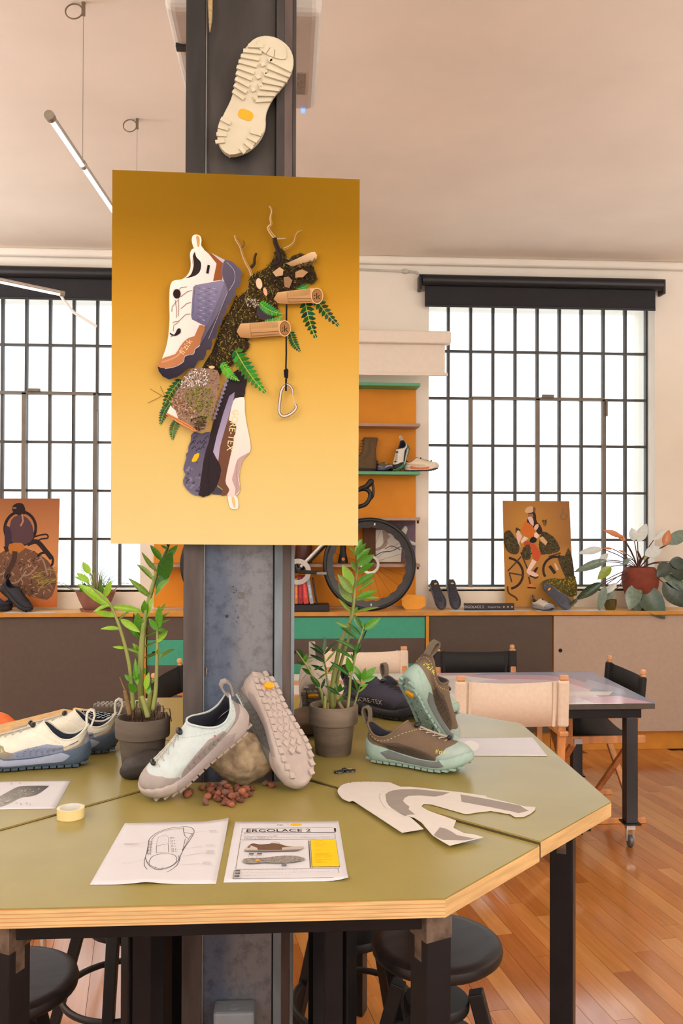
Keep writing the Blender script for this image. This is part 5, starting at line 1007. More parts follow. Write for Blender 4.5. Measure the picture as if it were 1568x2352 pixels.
# ferns behind
for a_, c_, wd, col in (((700, 672), (728, 768), 20, (26, 66, 40)), ((722, 665), (782, 737), 17, (34, 72, 50)), ((668, 752), (692, 797), 13, (36, 84, 44)), ((415, 868), (374, 938), 15, (40, 84, 44)), ((392, 920), (370, 972), 13, (60, 96, 56)), ((408, 958), (399, 1006), 13, (80, 116, 70)), ((676, 650), (712, 638), 12, (60, 150, 60))):
    pr.fern(col, shift(*a_), shift(*c_), wd, 9, 4)
for q in (((420, 918), (376, 905), (346, 888)), ((372, 905), (341, 921)), ((380, 905), (370, 882))): pr.line((96, 84, 36), [shift(*p) for p in q], 1.0)
# second shoe, upside down
B4 = dict(o=O4, k=K4)
pr.poly((240, 230, 224), smooth([(990, 1570), (1000, 1640), (1020, 1700), (1060, 1718), (1110, 1710), (1116, 1640), (1100, 1580), (1060, 1560)], 3), **B4); pr.poly((226, 190, 130), smooth([(1035, 1580), (1045, 1650), (1070, 1705), (1082, 1690), (1078, 1620), (1060, 1570)], 3), **B4)
pr.grad((244, 236, 226), (226, 206, 204), smooth([(1050, 425), (1172, 418), (1185, 580), (1205, 720), (1235, 860), (1254, 990), (1240, 1065), (1160, 1150), (1140, 1240), (1120, 1350), (1135, 1480), (1110, 1545), (1050, 1572), (990, 1560), (955, 1400), (1030, 900), (1000, 690)], 3), **B4)
pr.poly((190, 160, 160), smooth([(1246, 1055), (1180, 1090), (1110, 1135), (1080, 1210), (1060, 1300), (1040, 1380), (1080, 1480), (1075, 1560), (1130, 1500), (1133, 1460), (1112, 1370), (1135, 1250), (1165, 1150), (1235, 1080)], 2), **B4)
for i in range(16): y = 1150 + i * 22; pr.line((120, 84, 84), [(1100 - (i % 9) * 1.5, y), (1104 - (i % 9) * 1.5, y + 10)], 5, **B4)
pr.poly((110, 74, 56), smooth([(1000, 690), (1075, 735), (1086, 790), (1060, 920), (1040, 1020), (1000, 1200), (965, 1390), (985, 1450), (1010, 1500), (970, 1560), (900, 1552), (870, 1440), (905, 1290), (880, 1165), (930, 880)], 2), **B4)
pr.poly((70, 66, 82), [(870, 1440), (940, 1490), (915, 1555), (805, 1548)], **B4)
for i in range(8): pr.line((200, 196, 110), [(872 + i * 8, 1444 + i * 6), (878 + i * 8, 1466 + i * 5)], 3, **B4)
pr.poly((46, 36, 42), smooth([(985, 210), (1100, 100), (1205, 200), (1190, 320), (1175, 420), (1070, 436), (960, 640), (890, 840), (820, 1060), (880, 1165), (915, 1270), (870, 1440), (780, 1560), (650, 1562), (690, 1300), (740, 1020), (800, 800), (880, 500)], 2), **B4)
pr.grad((140, 128, 160), (178, 168, 200), [(1066, 362), (1062, 425), (975, 730), (900, 1000), (880, 1168), (820, 1058), (860, 880), (940, 600), (1005, 410)], **B4)
pr.grad((86, 80, 104), (110, 106, 130), smooth([(600, 830), (690, 850), (780, 830), (765, 960), (735, 1040), (705, 1180), (690, 1300), (670, 1440), (650, 1558), (590, 1555), (520, 1500), (480, 1440), (474, 1385), (500, 1325), (476, 1275), (490, 1200), (510, 1130), (505, 1090), (530, 1060), (533, 1000), (560, 940), (562, 870)], 2), **B4)
for (x, y) in ((590, 940), (650, 950), (700, 940), (590, 1010), (640, 1030), (690, 1010), (610, 890), (740, 890), (575, 960), (720, 960)): pr.line((44, 38, 52), [(x - 20, y + 25), (x, y), (x + 22, y - 18), (x + 24, y + 8)], 9, **B4)
for i in range(10): x = 900 + i * 8 - 0; pr.poly((150, 142, 166), [(985 - i * 16, 210 + i * 48), (1000 - i * 16, 240 + i * 48), (965 - i * 16, 262 + i * 48), (950 - i * 16, 226 + i * 48)], **B4)
pr.speckle([(70, 64, 86), (132, 126, 150)], [(520, 1200), (690, 1180), (660, 1540), (560, 1530), (490, 1420)], 26, 9, 5, R, **B4)
pr.poly((250, 186, 20), [(575, 1155), (605, 1095), (645, 1076), (662, 1085), (652, 1125), (625, 1170), (590, 1182), (573, 1172)], **B4)
pr.line((30, 26, 34), smooth([(780, 1050), (770, 1200), (760, 1330), (772, 1450), (775, 1560)], 3), 5, **B4)
pr.text((236, 226, 170), 'RE-TEX', (1018, 705), 74, rot=1.685, sx=1.0, **B4); pr.text((240, 222, 160), 'GO', (1050, 560), 70, rot=1.685, **B4)
# mossy trunk
trunk = smooth([(250, 850), (300, 810), (380, 770), (440, 720), (490, 640), (520, 555), (570, 540), (610, 580), (640, 650), (720, 600), (800, 590), (880, 690), (940, 830), (930, 870), (880, 905), (800, 880), (720, 960), (640, 980), (560, 1020), (520, 1080), (548, 1200), (480, 1280), (420, 1310), (300, 1330), (220, 1345), (150, 1350), (130, 1420), (170, 1490), (250, 1540), (215, 1620), (120, 1680), (80, 1760), (0, 1800), (-60, 1740), (-60, 1500), (-20, 1300), (60, 1190), (110, 1080), (230, 980)], 2)
fill = [(1120, 1250), (1050, 1420), (960, 1560), (900, 1740), (830, 1940), (740, 2080), (690, 2170), (800, 2260), (900, 2280), (1000, 2050), (1120, 1980), (1260, 1800), (1330, 1700), (1200, 1400)]
pr.poly((38, 28, 18), fill, O1, K1); pr.speckle(MOSS, fill, 420, 7, 1.8, R, O1, K1)
pr.poly((58, 44, 20), trunk, O3, K3)
tc = (sum(p[0] for p in trunk) / len(trunk), sum(p[1] for p in trunk) / len(trunk))
for q in range(0, len(trunk), 1):   # ragged moss fringe along the outline
    a_, b_ = Vector(trunk[q]), Vector(trunk[(q + 1) % len(trunk)])
    for _ in range(4):
        p = a_ + (b_ - a_) * R.random(); dd = Vector((R.uniform(-1, 1), R.uniform(-1, 1))); pr.line(R.choice(MOSS), [tuple(p), tuple(p + dd * 16)], 5, O3, K3, w2=1)
pr.speckle(MOSS + [(30, 22, 12)], trunk, 1700, 7, 1.8, R, O3, K3); pr.speckle([(206, 190, 180), (170, 156, 140)], [(200, 1080), (350, 1080), (340, 1170), (230, 1160)], 60, 5, 2, R, O3, K3); pr.speckle([(36, 26, 14), (48, 34, 18)], [(700, 620), (900, 700), (930, 860), (720, 950), (560, 1000), (450, 900)], 240, 10, 3, R, O3, K3)
pr.poly((60, 50, 60), smooth([(330, 1150), (450, 1150), (540, 1190), (480, 1270), (380, 1300), (320, 1240)], 2), O3, K3)
for pts, w0, w1, c in ((((95, 430), (110, 480), (150, 545), (180, 640), (215, 720), (250, 780), (270, 840)), 18, 26, (196, 160, 116)), (((180, 480), (192, 520), (165, 560)), 10, 14, (120, 84, 50)), (((318, 605), (300, 660), (296, 720), (260, 760)), 22, 40, (70, 48, 26)), (((450, 115), (475, 160), (460, 240), (470, 300), (438, 340), (470, 400), (505, 440)), 14, 32, (200, 168, 122)), (((620, 445), (560, 448), (510, 450)), 10, 16, (206, 176, 130)), (((790, 358), (745, 375), (720, 420), (705, 480), (650, 530), (600, 555)), 10, 28, (186, 146, 96)), (((505, 440), (515, 500), (540, 560), (560, 640), (570, 700)), 46, 60, (52, 40, 30)), (((480, 740), (560, 690), (560, 590)), 50, 40, (46, 34, 30))):
    pr.line(c, smooth(pts, 3), w0, O3, K3, w2=w1); pr.line(tuple(int(v * .6) for v in c), [(p[0] + 5, p[1] + 2) for p in smooth(pts, 3)], w0 * .35, O3, K3, w2=w1 * .3)
pr.grad((226, 196, 156), (156, 120, 84), [(625, 705), (880, 580), (920, 575), (942, 610), (930, 660), (680, 735)], O3, K3); pr.speckle([(110, 84, 50), (80, 64, 30)], [(690, 735), (930, 640), (930, 690), (760, 740)], 60, 7, 2, R, O3, K3)
pr.poly((196, 160, 124), [(485, 800), (560, 745), (598, 770), (590, 830), (520, 845)], O3, K3); pr.poly((176, 138, 96), [(720, 790), (790, 760), (850, 790), (800, 840), (720, 850)], O3, K3); pr.poly((150, 116, 84), [(600, 850), (650, 840), (690, 880), (660, 960), (610, 950)], O3, K3)
pr.oval((232, 196, 170), (348, 923), (32, 56), O3, K3, rot=-.15); pr.oval((220, 170, 140), (412, 1005), (20, 44), O3, K3, rot=-.25)
for a_, c_, wd, col in (((600, 690), (652, 712), 15, (70, 150, 60)), ((612, 735), (650, 716), 12, (80, 160, 66)), ((545, 800), (617, 898), 22, (46, 128, 40)), ((513, 830), (554, 868), 14, (80, 176, 56))): pr.fern(col, shift(*a_), shift(*c_), wd, 11, 5)
pr.line((130, 120, 60), [(230, 1000), (240, 1060), (150, 1210)], 5, O3, K3); pr.line((140, 130, 66), [(120, 1510), (40, 1610), (130, 1640)], 5, O3, K3)
# cord and carabiner
pr.line((20, 18, 22), [(632, 1120), (632, 1310)], 18, O3, K3); pr.line((24, 22, 26), [(630, 1460), (632, 1640), (628, 1800)], 17, O3, K3); pr.poly((16, 16, 20), [(605, 1810), (640, 1795), (655, 1812), (652, 1890), (640, 1905), (612, 1890)], O3, K3); pr.line((20, 18, 22), [(631, 1900), (630, 2030)], 20, O3, K3)
car = smooth([(605, 1985), (580, 2040), (570, 2120), (562, 2200), (565, 2255), (595, 2288), (640, 2285), (700, 2250), (738, 2200), (726, 2170)], 3)
pr.line((108, 84, 74), car, 30, O3, K3); pr.line((208, 196, 190), car, 16, O3, K3); pr.line((244, 240, 238), [(p[0] - 4, p[1]) for p in car], 5, O3, K3)
top = smooth([(605, 1985), (640, 1962), (680, 1985), (702, 2040), (696, 2065)], 3); pr.line((108, 84, 74), top, 26, O3, K3); pr.line((214, 204, 198), top, 13, O3, K3); pr.line((196, 180, 160), [(700, 2070), (722, 2175)], 10, O3, K3); pr.line((20, 18, 22), [(631, 1960), (630, 2030)], 20, O3, K3)
# two bar grips with round end caps
for (x0, yt, yb, ex, ey) in ((540, 1010, 1130, 945, 1036), (160, 1345, 1495, 616, 1383)):
    dxy = (x0 - 160, 0); L = 880 - 540 if x0 == 540 else 400
    g = [(x0 - 40, (yt + yb) / 2 + 8), (x0, yt), (ex - 60, ey - 78), (ex, ey - 80), (ex, ey + 82), (ex - 50, ey + 74), (x0 + 80, yb), (x0, yb - 8)]
    pr.grad((220, 180, 128), (164, 118, 72), g, O3, K3)
    n = 26
    for i in range(n):
        f = i / n; xa = x0 + 100 + (ex - 70 - x0 - 100) * f; ya = yt + (ey - 76 - yt) * (.3 + .7 * f); pr.line((176, 132, 84), [(xa, ya + 4), (xa + 6, ya + 66)], 4.5, O3, K3)
    for j in range(3): pr.line((184, 142, 94) if j % 2 else (128, 88, 50), [(x0 + 110, yb - 55 + j * 16), (ex - 60, ey + 30 + j * 15)], 6, O3, K3)
    pr.line((150, 108, 66), [(x0 + 95, yt + 4), (x0 + 105, yb - 50), (x0 + 135, yb - 8)], 3, O3, K3)
    if x0 == 160: pr.line((26, 22, 24), smooth([(128, 1350), (108, 1400), (120, 1455)], 3), 18, O3, K3)
    pr.oval((226, 190, 140), (ex, ey), (62, 84), O3, K3, n=30); pr.oval((120, 78, 40), (ex, ey), (54, 74), O3, K3, n=30); pr.oval((158, 112, 64), (ex + 2, ey), (48, 66), O3, K3, n=30)
    pr.text((40, 24, 14), ':k', (ex - 34, ey + 34), 66, O3 and 0., O3, K3)
# first shoe, nose down
B1 = dict(o=O1, k=K1)
pr.grad((96, 90, 110), (40, 34, 50), smooth([(985, 850), (1070, 870), (1140, 930), (1195, 985)], 3) + [(1198, 1022), (1176, 1040), (1182, 1110), (1168, 1165), (1126, 1180), (1120, 1240), (1108, 1295), (1066, 1310), (1066, 1350), (1050, 1385), (1012, 1395), (1016, 1440), (1000, 1500), (962, 1510), (966, 1560), (948, 1640), (906, 1640), (908, 1700), (884, 1790), (842, 1800), (842, 1860), (826, 1925), (774, 1932), (768, 1990), (740, 2050), (672, 2062), (656, 2100), (630, 2150), (560, 2155), (520, 2185), (480, 2225), (420, 2262), (330, 2290), (255, 2258), (205, 2195), (190, 2130), (300, 2150), (480, 2060), (620, 1950), (700, 1850), (860, 1500), (960, 1250), (948, 1000)], axis=(-.3, 1), **B1)
pr.grad((250, 246, 240), (226, 218, 216), smooth([(640, 722), (595, 740), (572, 800), (582, 900), (575, 980), (540, 1050), (480, 1098), (385, 1115), (350, 1150), (332, 1220), (328, 1400), (332, 1600), (305, 1860), (245, 2045)], 3) + [(400, 1990), (520, 1830), (630, 1770), (690, 1640), (770, 1650), (980, 1100), (890, 900), (800, 790), (740, 740), (700, 715)], axis=(1, .3), **B1)
pr.poly((246, 240, 234), smooth([(640, 562), (605, 580), (592, 625), (605, 690), (640, 745), (740, 745), (706, 690), (710, 625), (690, 575)], 3, True), **B1); pr.poly((208, 160, 96), smooth([(645, 590), (652, 640), (664, 705), (684, 695), (688, 610), (668, 572)], 3, True), **B1)
pr.poly((44, 34, 36), smooth([(630, 762), (650, 830), (700, 885), (706, 945), (688, 1005), (640, 1050), (560, 1078), (520, 1085), (580, 1045), (608, 970), (600, 860), (608, 800)], 3), **B1); pr.line((236, 226, 214), smooth([(625, 765), (603, 820), (612, 900), (605, 970), (580, 1035), (540, 1070)], 3), 10, **B1)
pr.poly((150, 84, 44), [(800, 775), (890, 900), (850, 1108), (962, 1092), (952, 1000), (975, 895), (900, 830)], **B1); pr.line((120, 106, 130), smooth([(980, 850), (958, 960), (960, 1040), (1000, 1150), (1022, 1230)], 3), 12, **B1); pr.poly((196, 188, 196), [(830, 775), (990, 855), (965, 890), (890, 830)], **B1)
pr.grad((138, 134, 166), (104, 100, 134), smooth([(640, 1162), (800, 1130), (960, 1095), (985, 1130), (930, 1300), (860, 1480), (800, 1600), (770, 1652), (680, 1610), (600, 1572), (590, 1530), (600, 1350), (612, 1190)], 1), **B1)
for i in range(11):
    for j in range(4):
        x, y = 660 + j * 62 + (i % 2) * 28, 1195 + i * 38
        if x < 905 - (y - 1180) * .33: pr.line((176, 172, 200) if (i + j) % 2 else (86, 82, 112), [(x, y), (x + 34, y + 5)], 6, **B1)
for i in range(24):
    f = i / 24; pr.line((80, 74, 104), [(632 - 26 * f + 2, 1190 + 340 * f), (631 - 26 * f + 2, 1198 + 340 * f)], 4, **B1)
pr.grad((122, 116, 140), (84, 78, 100), [(985, 1125), (1025, 1230), (1020, 1270), (880, 1560), (690, 1895), (720, 1770), (770, 1655), (860, 1490), (935, 1290)], **B1); pr.line((168, 164, 182), smooth([(1025, 1235), (960, 1400), (880, 1600), (800, 1800)], 3), 5, **B1); pr.line((190, 186, 200), smooth([(1010, 880), (1090, 960), (1112, 1040), (1100, 1120), (1040, 1220)], 3), 5, **B1)
pr.grad((170, 112, 72), (196, 130, 88), smooth([(690, 1640), (762, 1658), (712, 1800), (690, 1898), (645, 1920), (620, 1980), (560, 1990), (515, 2010), (500, 2075), (430, 2120), (300, 2160), (195, 2140), (240, 2050), (330, 2015), (410, 1985), (460, 1900), (520, 1825), (575, 1790), (632, 1772)], 2), axis=(-1, .4), **B1); pr.line((190, 182, 190), smooth([(700, 1880), (640, 1925), (620, 1985), (520, 2010), (500, 2080), (400, 2140), (280, 2165)], 3), 8, **B1); pr.line((206, 150, 110), smooth([(240, 2090), (330, 2060), (430, 2010), (480, 1940)], 3), 22, **B1)
pr.text((238, 206, 170), "fi'zi:k", (500, 2000), 70, rot=-.98, **B1)
pr.oval((44, 26, 30), (420, 1275), (46, 56), **B1); pr.poly((44, 26, 30), smooth([(340, 1735), (390, 1760), (430, 1690), (465, 1690), (462, 1740), (400, 1775), (350, 1765)], 3, True), **B1); pr.line((210, 196, 190), [(375, 1240), (385, 1220), (420, 1220)], 6, **B1)
for q in (((440, 1230), (470, 1200), (540, 1188)), ((465, 1310), (545, 1245), (600, 1230)), ((470, 1450), (540, 1385), (590, 1372)), ((440, 1600), (530, 1515), (580, 1510)), ((360, 1490), (365, 1430), (430, 1350)), ((370, 1620), (400, 1605), (450, 1600)), ((400, 1350), (420, 1480), (415, 1560)), ((440, 1330), (445, 1460), (440, 1540)), ((380, 1720), (385, 1650), (440, 1610)), ((350, 1785), (390, 1765))): pr.line((130, 88, 70), q, 6, **B1)
pr.poly((30, 22, 22), [(785, 920), (814, 926), (796, 1026), (768, 1020)], **B1)
# mossy log at the bottom
pr.poly((150, 120, 100), smooth([(480, 250), (560, 130), (640, 110), (730, 110), (880, 130), (905, 250), (890, 380), (850, 550), (800, 700), (740, 810), (650, 832), (480, 740), (300, 640), (340, 560), (360, 520), (380, 420), (450, 320)], 2), **B4)
pr.speckle([(84, 66, 52), (110, 88, 70), (64, 50, 40), (176, 150, 130), (136, 110, 90)], [(480, 250), (560, 130), (640, 110), (730, 110), (880, 130), (905, 250), (890, 380), (850, 550), (800, 700), (740, 810), (650, 832), (480, 740), (300, 640), (360, 520), (380, 420)], 520, 6, 1.8, R, **B4)
pr.speckle([(214, 206, 200), (236, 230, 226), (120, 104, 96), (90, 76, 66), (186, 172, 160)], [(470, 250), (560, 130), (730, 115), (780, 180), (760, 300), (560, 320), (440, 350)], 240, 6, 2.4, R, **B4)
pr.speckle([(128, 134, 40), (96, 110, 30), (160, 164, 60), (70, 84, 26)], [(500, 380), (640, 320), (800, 340), (840, 480), (780, 720), (680, 760), (640, 600), (520, 480)], 420, 6, 1.6, R, **B4)
pr.speckle([(150, 96, 50), (186, 150, 126), (110, 74, 48), (206, 176, 156)], [(360, 430), (480, 380), (500, 480), (640, 620), (600, 720), (430, 660), (340, 560)], 190, 6, 2, R, **B4); pr.speckle([(50, 38, 24), (76, 62, 30)], [(560, 700), (760, 640), (740, 800), (650, 830)], 130, 6, 2, R, **B4)
pr.poly((236, 226, 216), [(300, 630), (340, 545), (400, 600), (430, 690)], **B4); pr.poly((214, 140, 86), [(290, 630), (430, 690), (560, 760), (655, 833), (600, 828), (420, 735), (290, 650)], **B4); pr.line((150, 84, 46), [(300, 648), (440, 715), (620, 818)], 7, **B4)
pr.oval((226, 190, 130), (815, 95), (34, 18), **B4)
fin('print')

# rubber outsole hung on the column above the poster
so = [(-.010, .001), (.016, -.0265), (.050, -.040), (.085, -.0425), (.12, -.034), (.16, -.036), (.20, -.046), (.235, -.051), (.268, -.046), (.292, -.030), (.302, -.005), (.296, .020), (.276, .038), (.24, .047), (.20, .046), (.165, .040), (.12, .037), (.075, .040), (.035, .038), (.004, .026)]
so = smooth([(x, y * 1.28) for x, y in so], 3, True); CREAM = M('cream_rubber', (214, 204, 178), .6, var=.03, scale=12, bump=.05)
p0, p1 = Vector([(-0.138,2.085,2.5322)][0]), Vector([(-0.0353,2.085,2.8122)][0]); d = (p1 - p0); L = d.length; ang_ = math.atan2(d.z, d.x)
t = thing('hanging_outsole', 'cream lugged rubber boot outsole hung on the column above the poster', 'sole', p0, (0, 0, 0))
kk = L / .300; MX = Matrix.Rotation(-ang_, 4, 'Y') @ Matrix.Rotation(PI / 2, 4, 'X') @ Matrix.Scale(kk, 4)
def hs(nm, mb, m=CREAM, **k): return obj(nm, mb.xf(MX), m, t, **k)
b = MB(); b.prism([(x + .006, y) for x, y in so], -.010, .0); hs('sole_plate', b, bevel=.003)
b = MB(); b.prism([(x + .006, y) for x, y in smooth([p for p in so if p[0] < .075], 1)], 0, .010); hs('heel_block', b, bevel=.0015)
def edge_y(x, s): return (max if s > 0 else min)(p[1] for p in so if abs(p[0] - x) < .012)
for s in (-1, 1):
    n = 9 if s > 0 else 7
    for i in range(n):
        x = (.135 if s > 0 else .145) + i * .0158; ey = edge_y(min(.29, x + .004), s); inner = .012 * s + .004; tilt = s * (-.25 + .075 * i) if s > 0 else -(-.45 + .09 * i)
        b = MB(); b.box((x + .006, (ey + inner) / 2, .0025), (.0086, abs(ey - inner) * 1.0, .008), (0, 0, tilt)); hs('lug_bar', b, bevel=.0006)
    for i in range(4):
        x = .012 + i * .017; ey = edge_y(max(.0, x), s); b = MB(); b.box((x + .004, ey * .72, .012), (.0092, abs(ey) * .5, .006), (0, 0, s * (.5 - .2 * i))); hs('heel_lug', b, bevel=.0005)
for i in range(7): b = MB(); x = .15 + i * .0165; b.box((x, -.002 + (.006 if i % 2 else -.006), .003), (.010, .010, .007), (0, 0, PI / 4)); hs('centre_lug', b, bevel=.0005)
b = MB(); b.prism([(x + .004, y) for x, y in smooth([(.262, -.042), (.288, -.03), (.298, -.004), (.292, .018), (.272, .036), (.258, .02), (.254, -.012)], 3, True)], 0, .0045); hs('toe_pad', b, bevel=.001)
b = MB(); b.prism([(.104 + .0125 * math.copysign(abs(math.cos(a)) ** .75, math.cos(a)), .001 + .0185 * math.copysign(abs(math.sin(a)) ** .75, math.sin(a))) for a in [i * PI / 8 for i in range(16)]], 0, .0014); hs('sole_badge', b, M('badge_amber', (250, 172, 20), .5, var=0))
b = MB()
for q in ((.268, -.012, .3), (.268, .004, -.2)): b.box((q[0], q[1], .0048), (.018, .0012, .0006), (0, 0, q[2]))
hs('mould_marks', b, M('mould_grey', (120, 108, 92), .8)); o_ = t.children[-1]; o_['kind'] = 'stuff'

# ---------------------------------------------------------------- long sideboard under the windows
CT = 1.012
BRN = M('brown_laminate', (92, 76, 68), .6, var=.03, scale=40); BRL = M('dark_brown_laminate', (86, 72, 62), .6, var=.03, scale=40); TAU = M('taupe_laminate', (184, 163, 146), .6, var=.02, scale=40); GRN = M('green_laminate', (64, 164, 134), .55, var=.03, scale=30); CARC = M('ochre_carcass', (212, 140, 40), .55, var=.05, scale=10)
WT = M('honey_worktop', (232, 184, 116), .3, var=.07, scale=6, stretch=(.6, 6, 6))
t = thing('worktop', 'long honey-coloured wooden worktop running under both windows', 'worktop', (0, 6.29, CT - .028))
b = MB(); b.box((0, 0, .0145), (9.6, .295, .027)); obj('top_board', b, WT, t, bevel=.002)
b = MB(); b.box((0, -.151, .0145), (9.6, .008, .028)); obj('front_lipping', b, M('ochre_lipping', (206, 142, 56), .5, var=.06, scale=8), t, bevel=.002)
def cabinet(x0, x1, label, doors):
    t = thing('sideboard_unit', label, 'cabinet', ((x0 + x1) / 2, 6.29, 0)); w_ = x1 - x0; hz = CT - .029
    b = MB(); b.box((0, .01, (hz + .14) / 2), (w_ - .002, .26, hz - .14)); obj('carcass', b, CARC, t)
    b = MB(); b.box((0, -.07, .07), (w_ - .002, .02, .138)); obj('plinth', b, CARC, t)
    for i, (a, c, stripes) in enumerate(doors):
        d = put('sliding_door', None, t) if False else None
        b = MB(); b.box(((a + c) / 2 - (x0 + x1) / 2, -.128, (hz + .14) / 2), (c - a - .004, .016, hz - .146)); d = obj('door', b, stripes[0], t, bevel=.0015)
        for (z0, z1, m) in stripes[1:]:
            b = MB(); b.box(((a + c) / 2 - (x0 + x1) / 2, -.1365, (z0 + z1) / 2), (c - a - .006, .002, z1 - z0)); obj('colour_band', b, m, d)
        b = MB(); b.lathe([(0, 0), (.014, 0), (.014, .002), (0, .002)], 16, (a + .05 - (x0 + x1) / 2, -.136, .73), axis=Euler((PI / 2, 0, 0))); obj('finger_hole', b, M('hole_dark', (18, 16, 16), .9, var=0), d)
    return t
for x in (-.99, .995): tag(obj('cabinet_post', (lambda b: (b.box((x, 6.15, (CT - .03) / 2 + .07), (.022, .03, CT - .03 - .142)), b)[1])(MB()), CARC, bevel=.001), ('narrow ochre upright between the brown door and the green-banded door, left of the column', 'narrow ochre upright between the green-banded door and the dark brown door, right')[x > 0], 'upright')
cabinet(-4.0, -1.003, 'brown-fronted sideboard unit under the left window', [(-4.0, -2.5, (BRN,)), (-2.5, -1.005, (BRN,))])
cabinet(-.978, .983, 'sideboard unit with green and brown banded doors behind the column', [(-.976, .0, (BRN, (.645, .82, GRN))), (.0, .981, (BRN, (.825, .972, GRN), (.40, .645, GRN)))])
cabinet(1.008, 1.905, 'dark brown sideboard unit under the right window, behind the black chair back', [(1.01, 1.903, (BRL,))])
cabinet(1.907, 3.9, 'taupe sideboard unit at the right end of the worktop', [(1.909, 3.898, (TAU,))])

# ---------------------------------------------------------------- ochre wall shelf and what stands on it
t = thing('wall_shelf', 'ochre wall panel with green and brown shelves behind the bicycle', 'shelf', (0, 6.44, 0))
b = MB(); b.box((-.01, -.012, 1.835), (1.92, .02, 1.62)); obj('back_panel', b, ORANGE, t, bevel=.001)
GSH = M('green_shelf', (92, 172, 126), .5, var=.02); BSH = M('rose_brown_shelf', (176, 140, 120), .5, var=.02)
SHZ = [(2.655, GSH), (2.362, BSH), (2.015, GSH), (1.684, BSH), (1.348, BSH)]
for z, m in SHZ: b = MB(); b.box((-.01, -.115, z - .012), (1.93, .185, .022)); obj('shelf_board', b, m, t, bevel=.001)
for z in (1.684, 1.348):
    b = MB(); b.box((.955, -.10, z - .03), (.012, .03, .03)); obj('shelf_bracket', b, BLKM, t)
FAR = dict(detail=1)
def far_shoe(label, col, toe, pos, up=(0, 0, 1), **k):
    return shoe(label, {**BROWN, **col}, toe, pos, up, detail=1, rest=SH if pos[2] > 1.5 else CT + .0006, **k)
def boot(label, mat, sole, pos, rz):
    t = thing('boot', label, 'boot', pos, (0, 0, rz)); sh = Vector((-.14, 0, 0))
    b = MB(); rows = []
    A = np.linspace(0, 1, 32, endpoint=False); o = cr(OUT, A)
    for z, kx, ky, cx, cy in ((.02, 1, 1, .14, 0), (.05, 1.0, 1.0, .14, 0), (.075, .9, .9, .125, 0), (.10, .60, .80, .085, 0), (.13, .42, .70, .062, 0), (.16, .36, .66, .056, 0), (.20, .38, .74, .052, 0), (.235, .40, .80, .048, 0), (.25, .36, .78, .044, 0), (.246, .30, .66, .046, 0), (.19, .28, .6, .05, 0)): rows.append([(cx + (p[0] - .14) * kx - .14, p[1] * ky, z) for p in o])
    b.grid(rows, wrap=True); obj('boot_shaft', b, mat, t, smooth=True)
    b = MB(); b.prism([(p[0] - .14, p[1] * 1.05) for p in o], 0, .024); obj('sole', b, sole, t, bevel=.003)
    b = MB()
    for i in range(6): b.tube([(.0 - i * .007, -.03, .115 + i * .022), (.008 - i * .007, 0, .12 + i * .022), (.0 - i * .007, .03, .115 + i * .022)], .002, 5)
    obj('laces', b, M('lace_brown', (70, 54, 40), .8, var=0), t)
    return t
SH = 2.016
boot('brown felt ankle boot on the green middle shelf beside the big yellow poster', M('brown_felt', (104, 82, 58), .95, var=.12, scale=120, bump=.4, bscale=400), M('boot_sole', (40, 34, 30), .7), (.515, 6.33, SH), PI + .25)
far_shoe('small lilac and olive shoe between the boot and the white and black shoe', dict(upper=(110, 104, 60), toe=(170, 160, 210), panel=(150, 140, 190), heel=(60, 60, 50), sole=(60, 60, 70), lug=(40, 40, 46), band=(110, 104, 140)), (.5, -.87, 0), (.66, 6.40, SH), scale=.62)
far_shoe('white and black shoe propped toe down with green edges on the middle shelf', dict(upper=(226, 222, 214), toe=(24, 24, 30), panel=(22, 24, 34), heel=(226, 222, 214), sole=(60, 130, 90), band=(200, 196, 190), lug=(30, 30, 34), loop=(226, 222, 214), lining=(30, 40, 60)), (-.35, -.45, -.8), (.79, 6.262, SH + .012), (-.5, -.5, .6), anchor=(.28, 0, .02), scale=.85)
far_shoe('cream shoe with orange midsole overhanging the right end of the green shelf', dict(upper=(236, 220, 196), toe=(240, 226, 204), panel=(230, 214, 190), heel=(236, 224, 204), sole=(240, 226, 206), band=(222, 120, 70), lug=(50, 44, 52), loop=(60, 56, 70), lining=(34, 30, 40)), (.9, -.43, 0), (.85, 6.33, SH + .002), scale=.9)
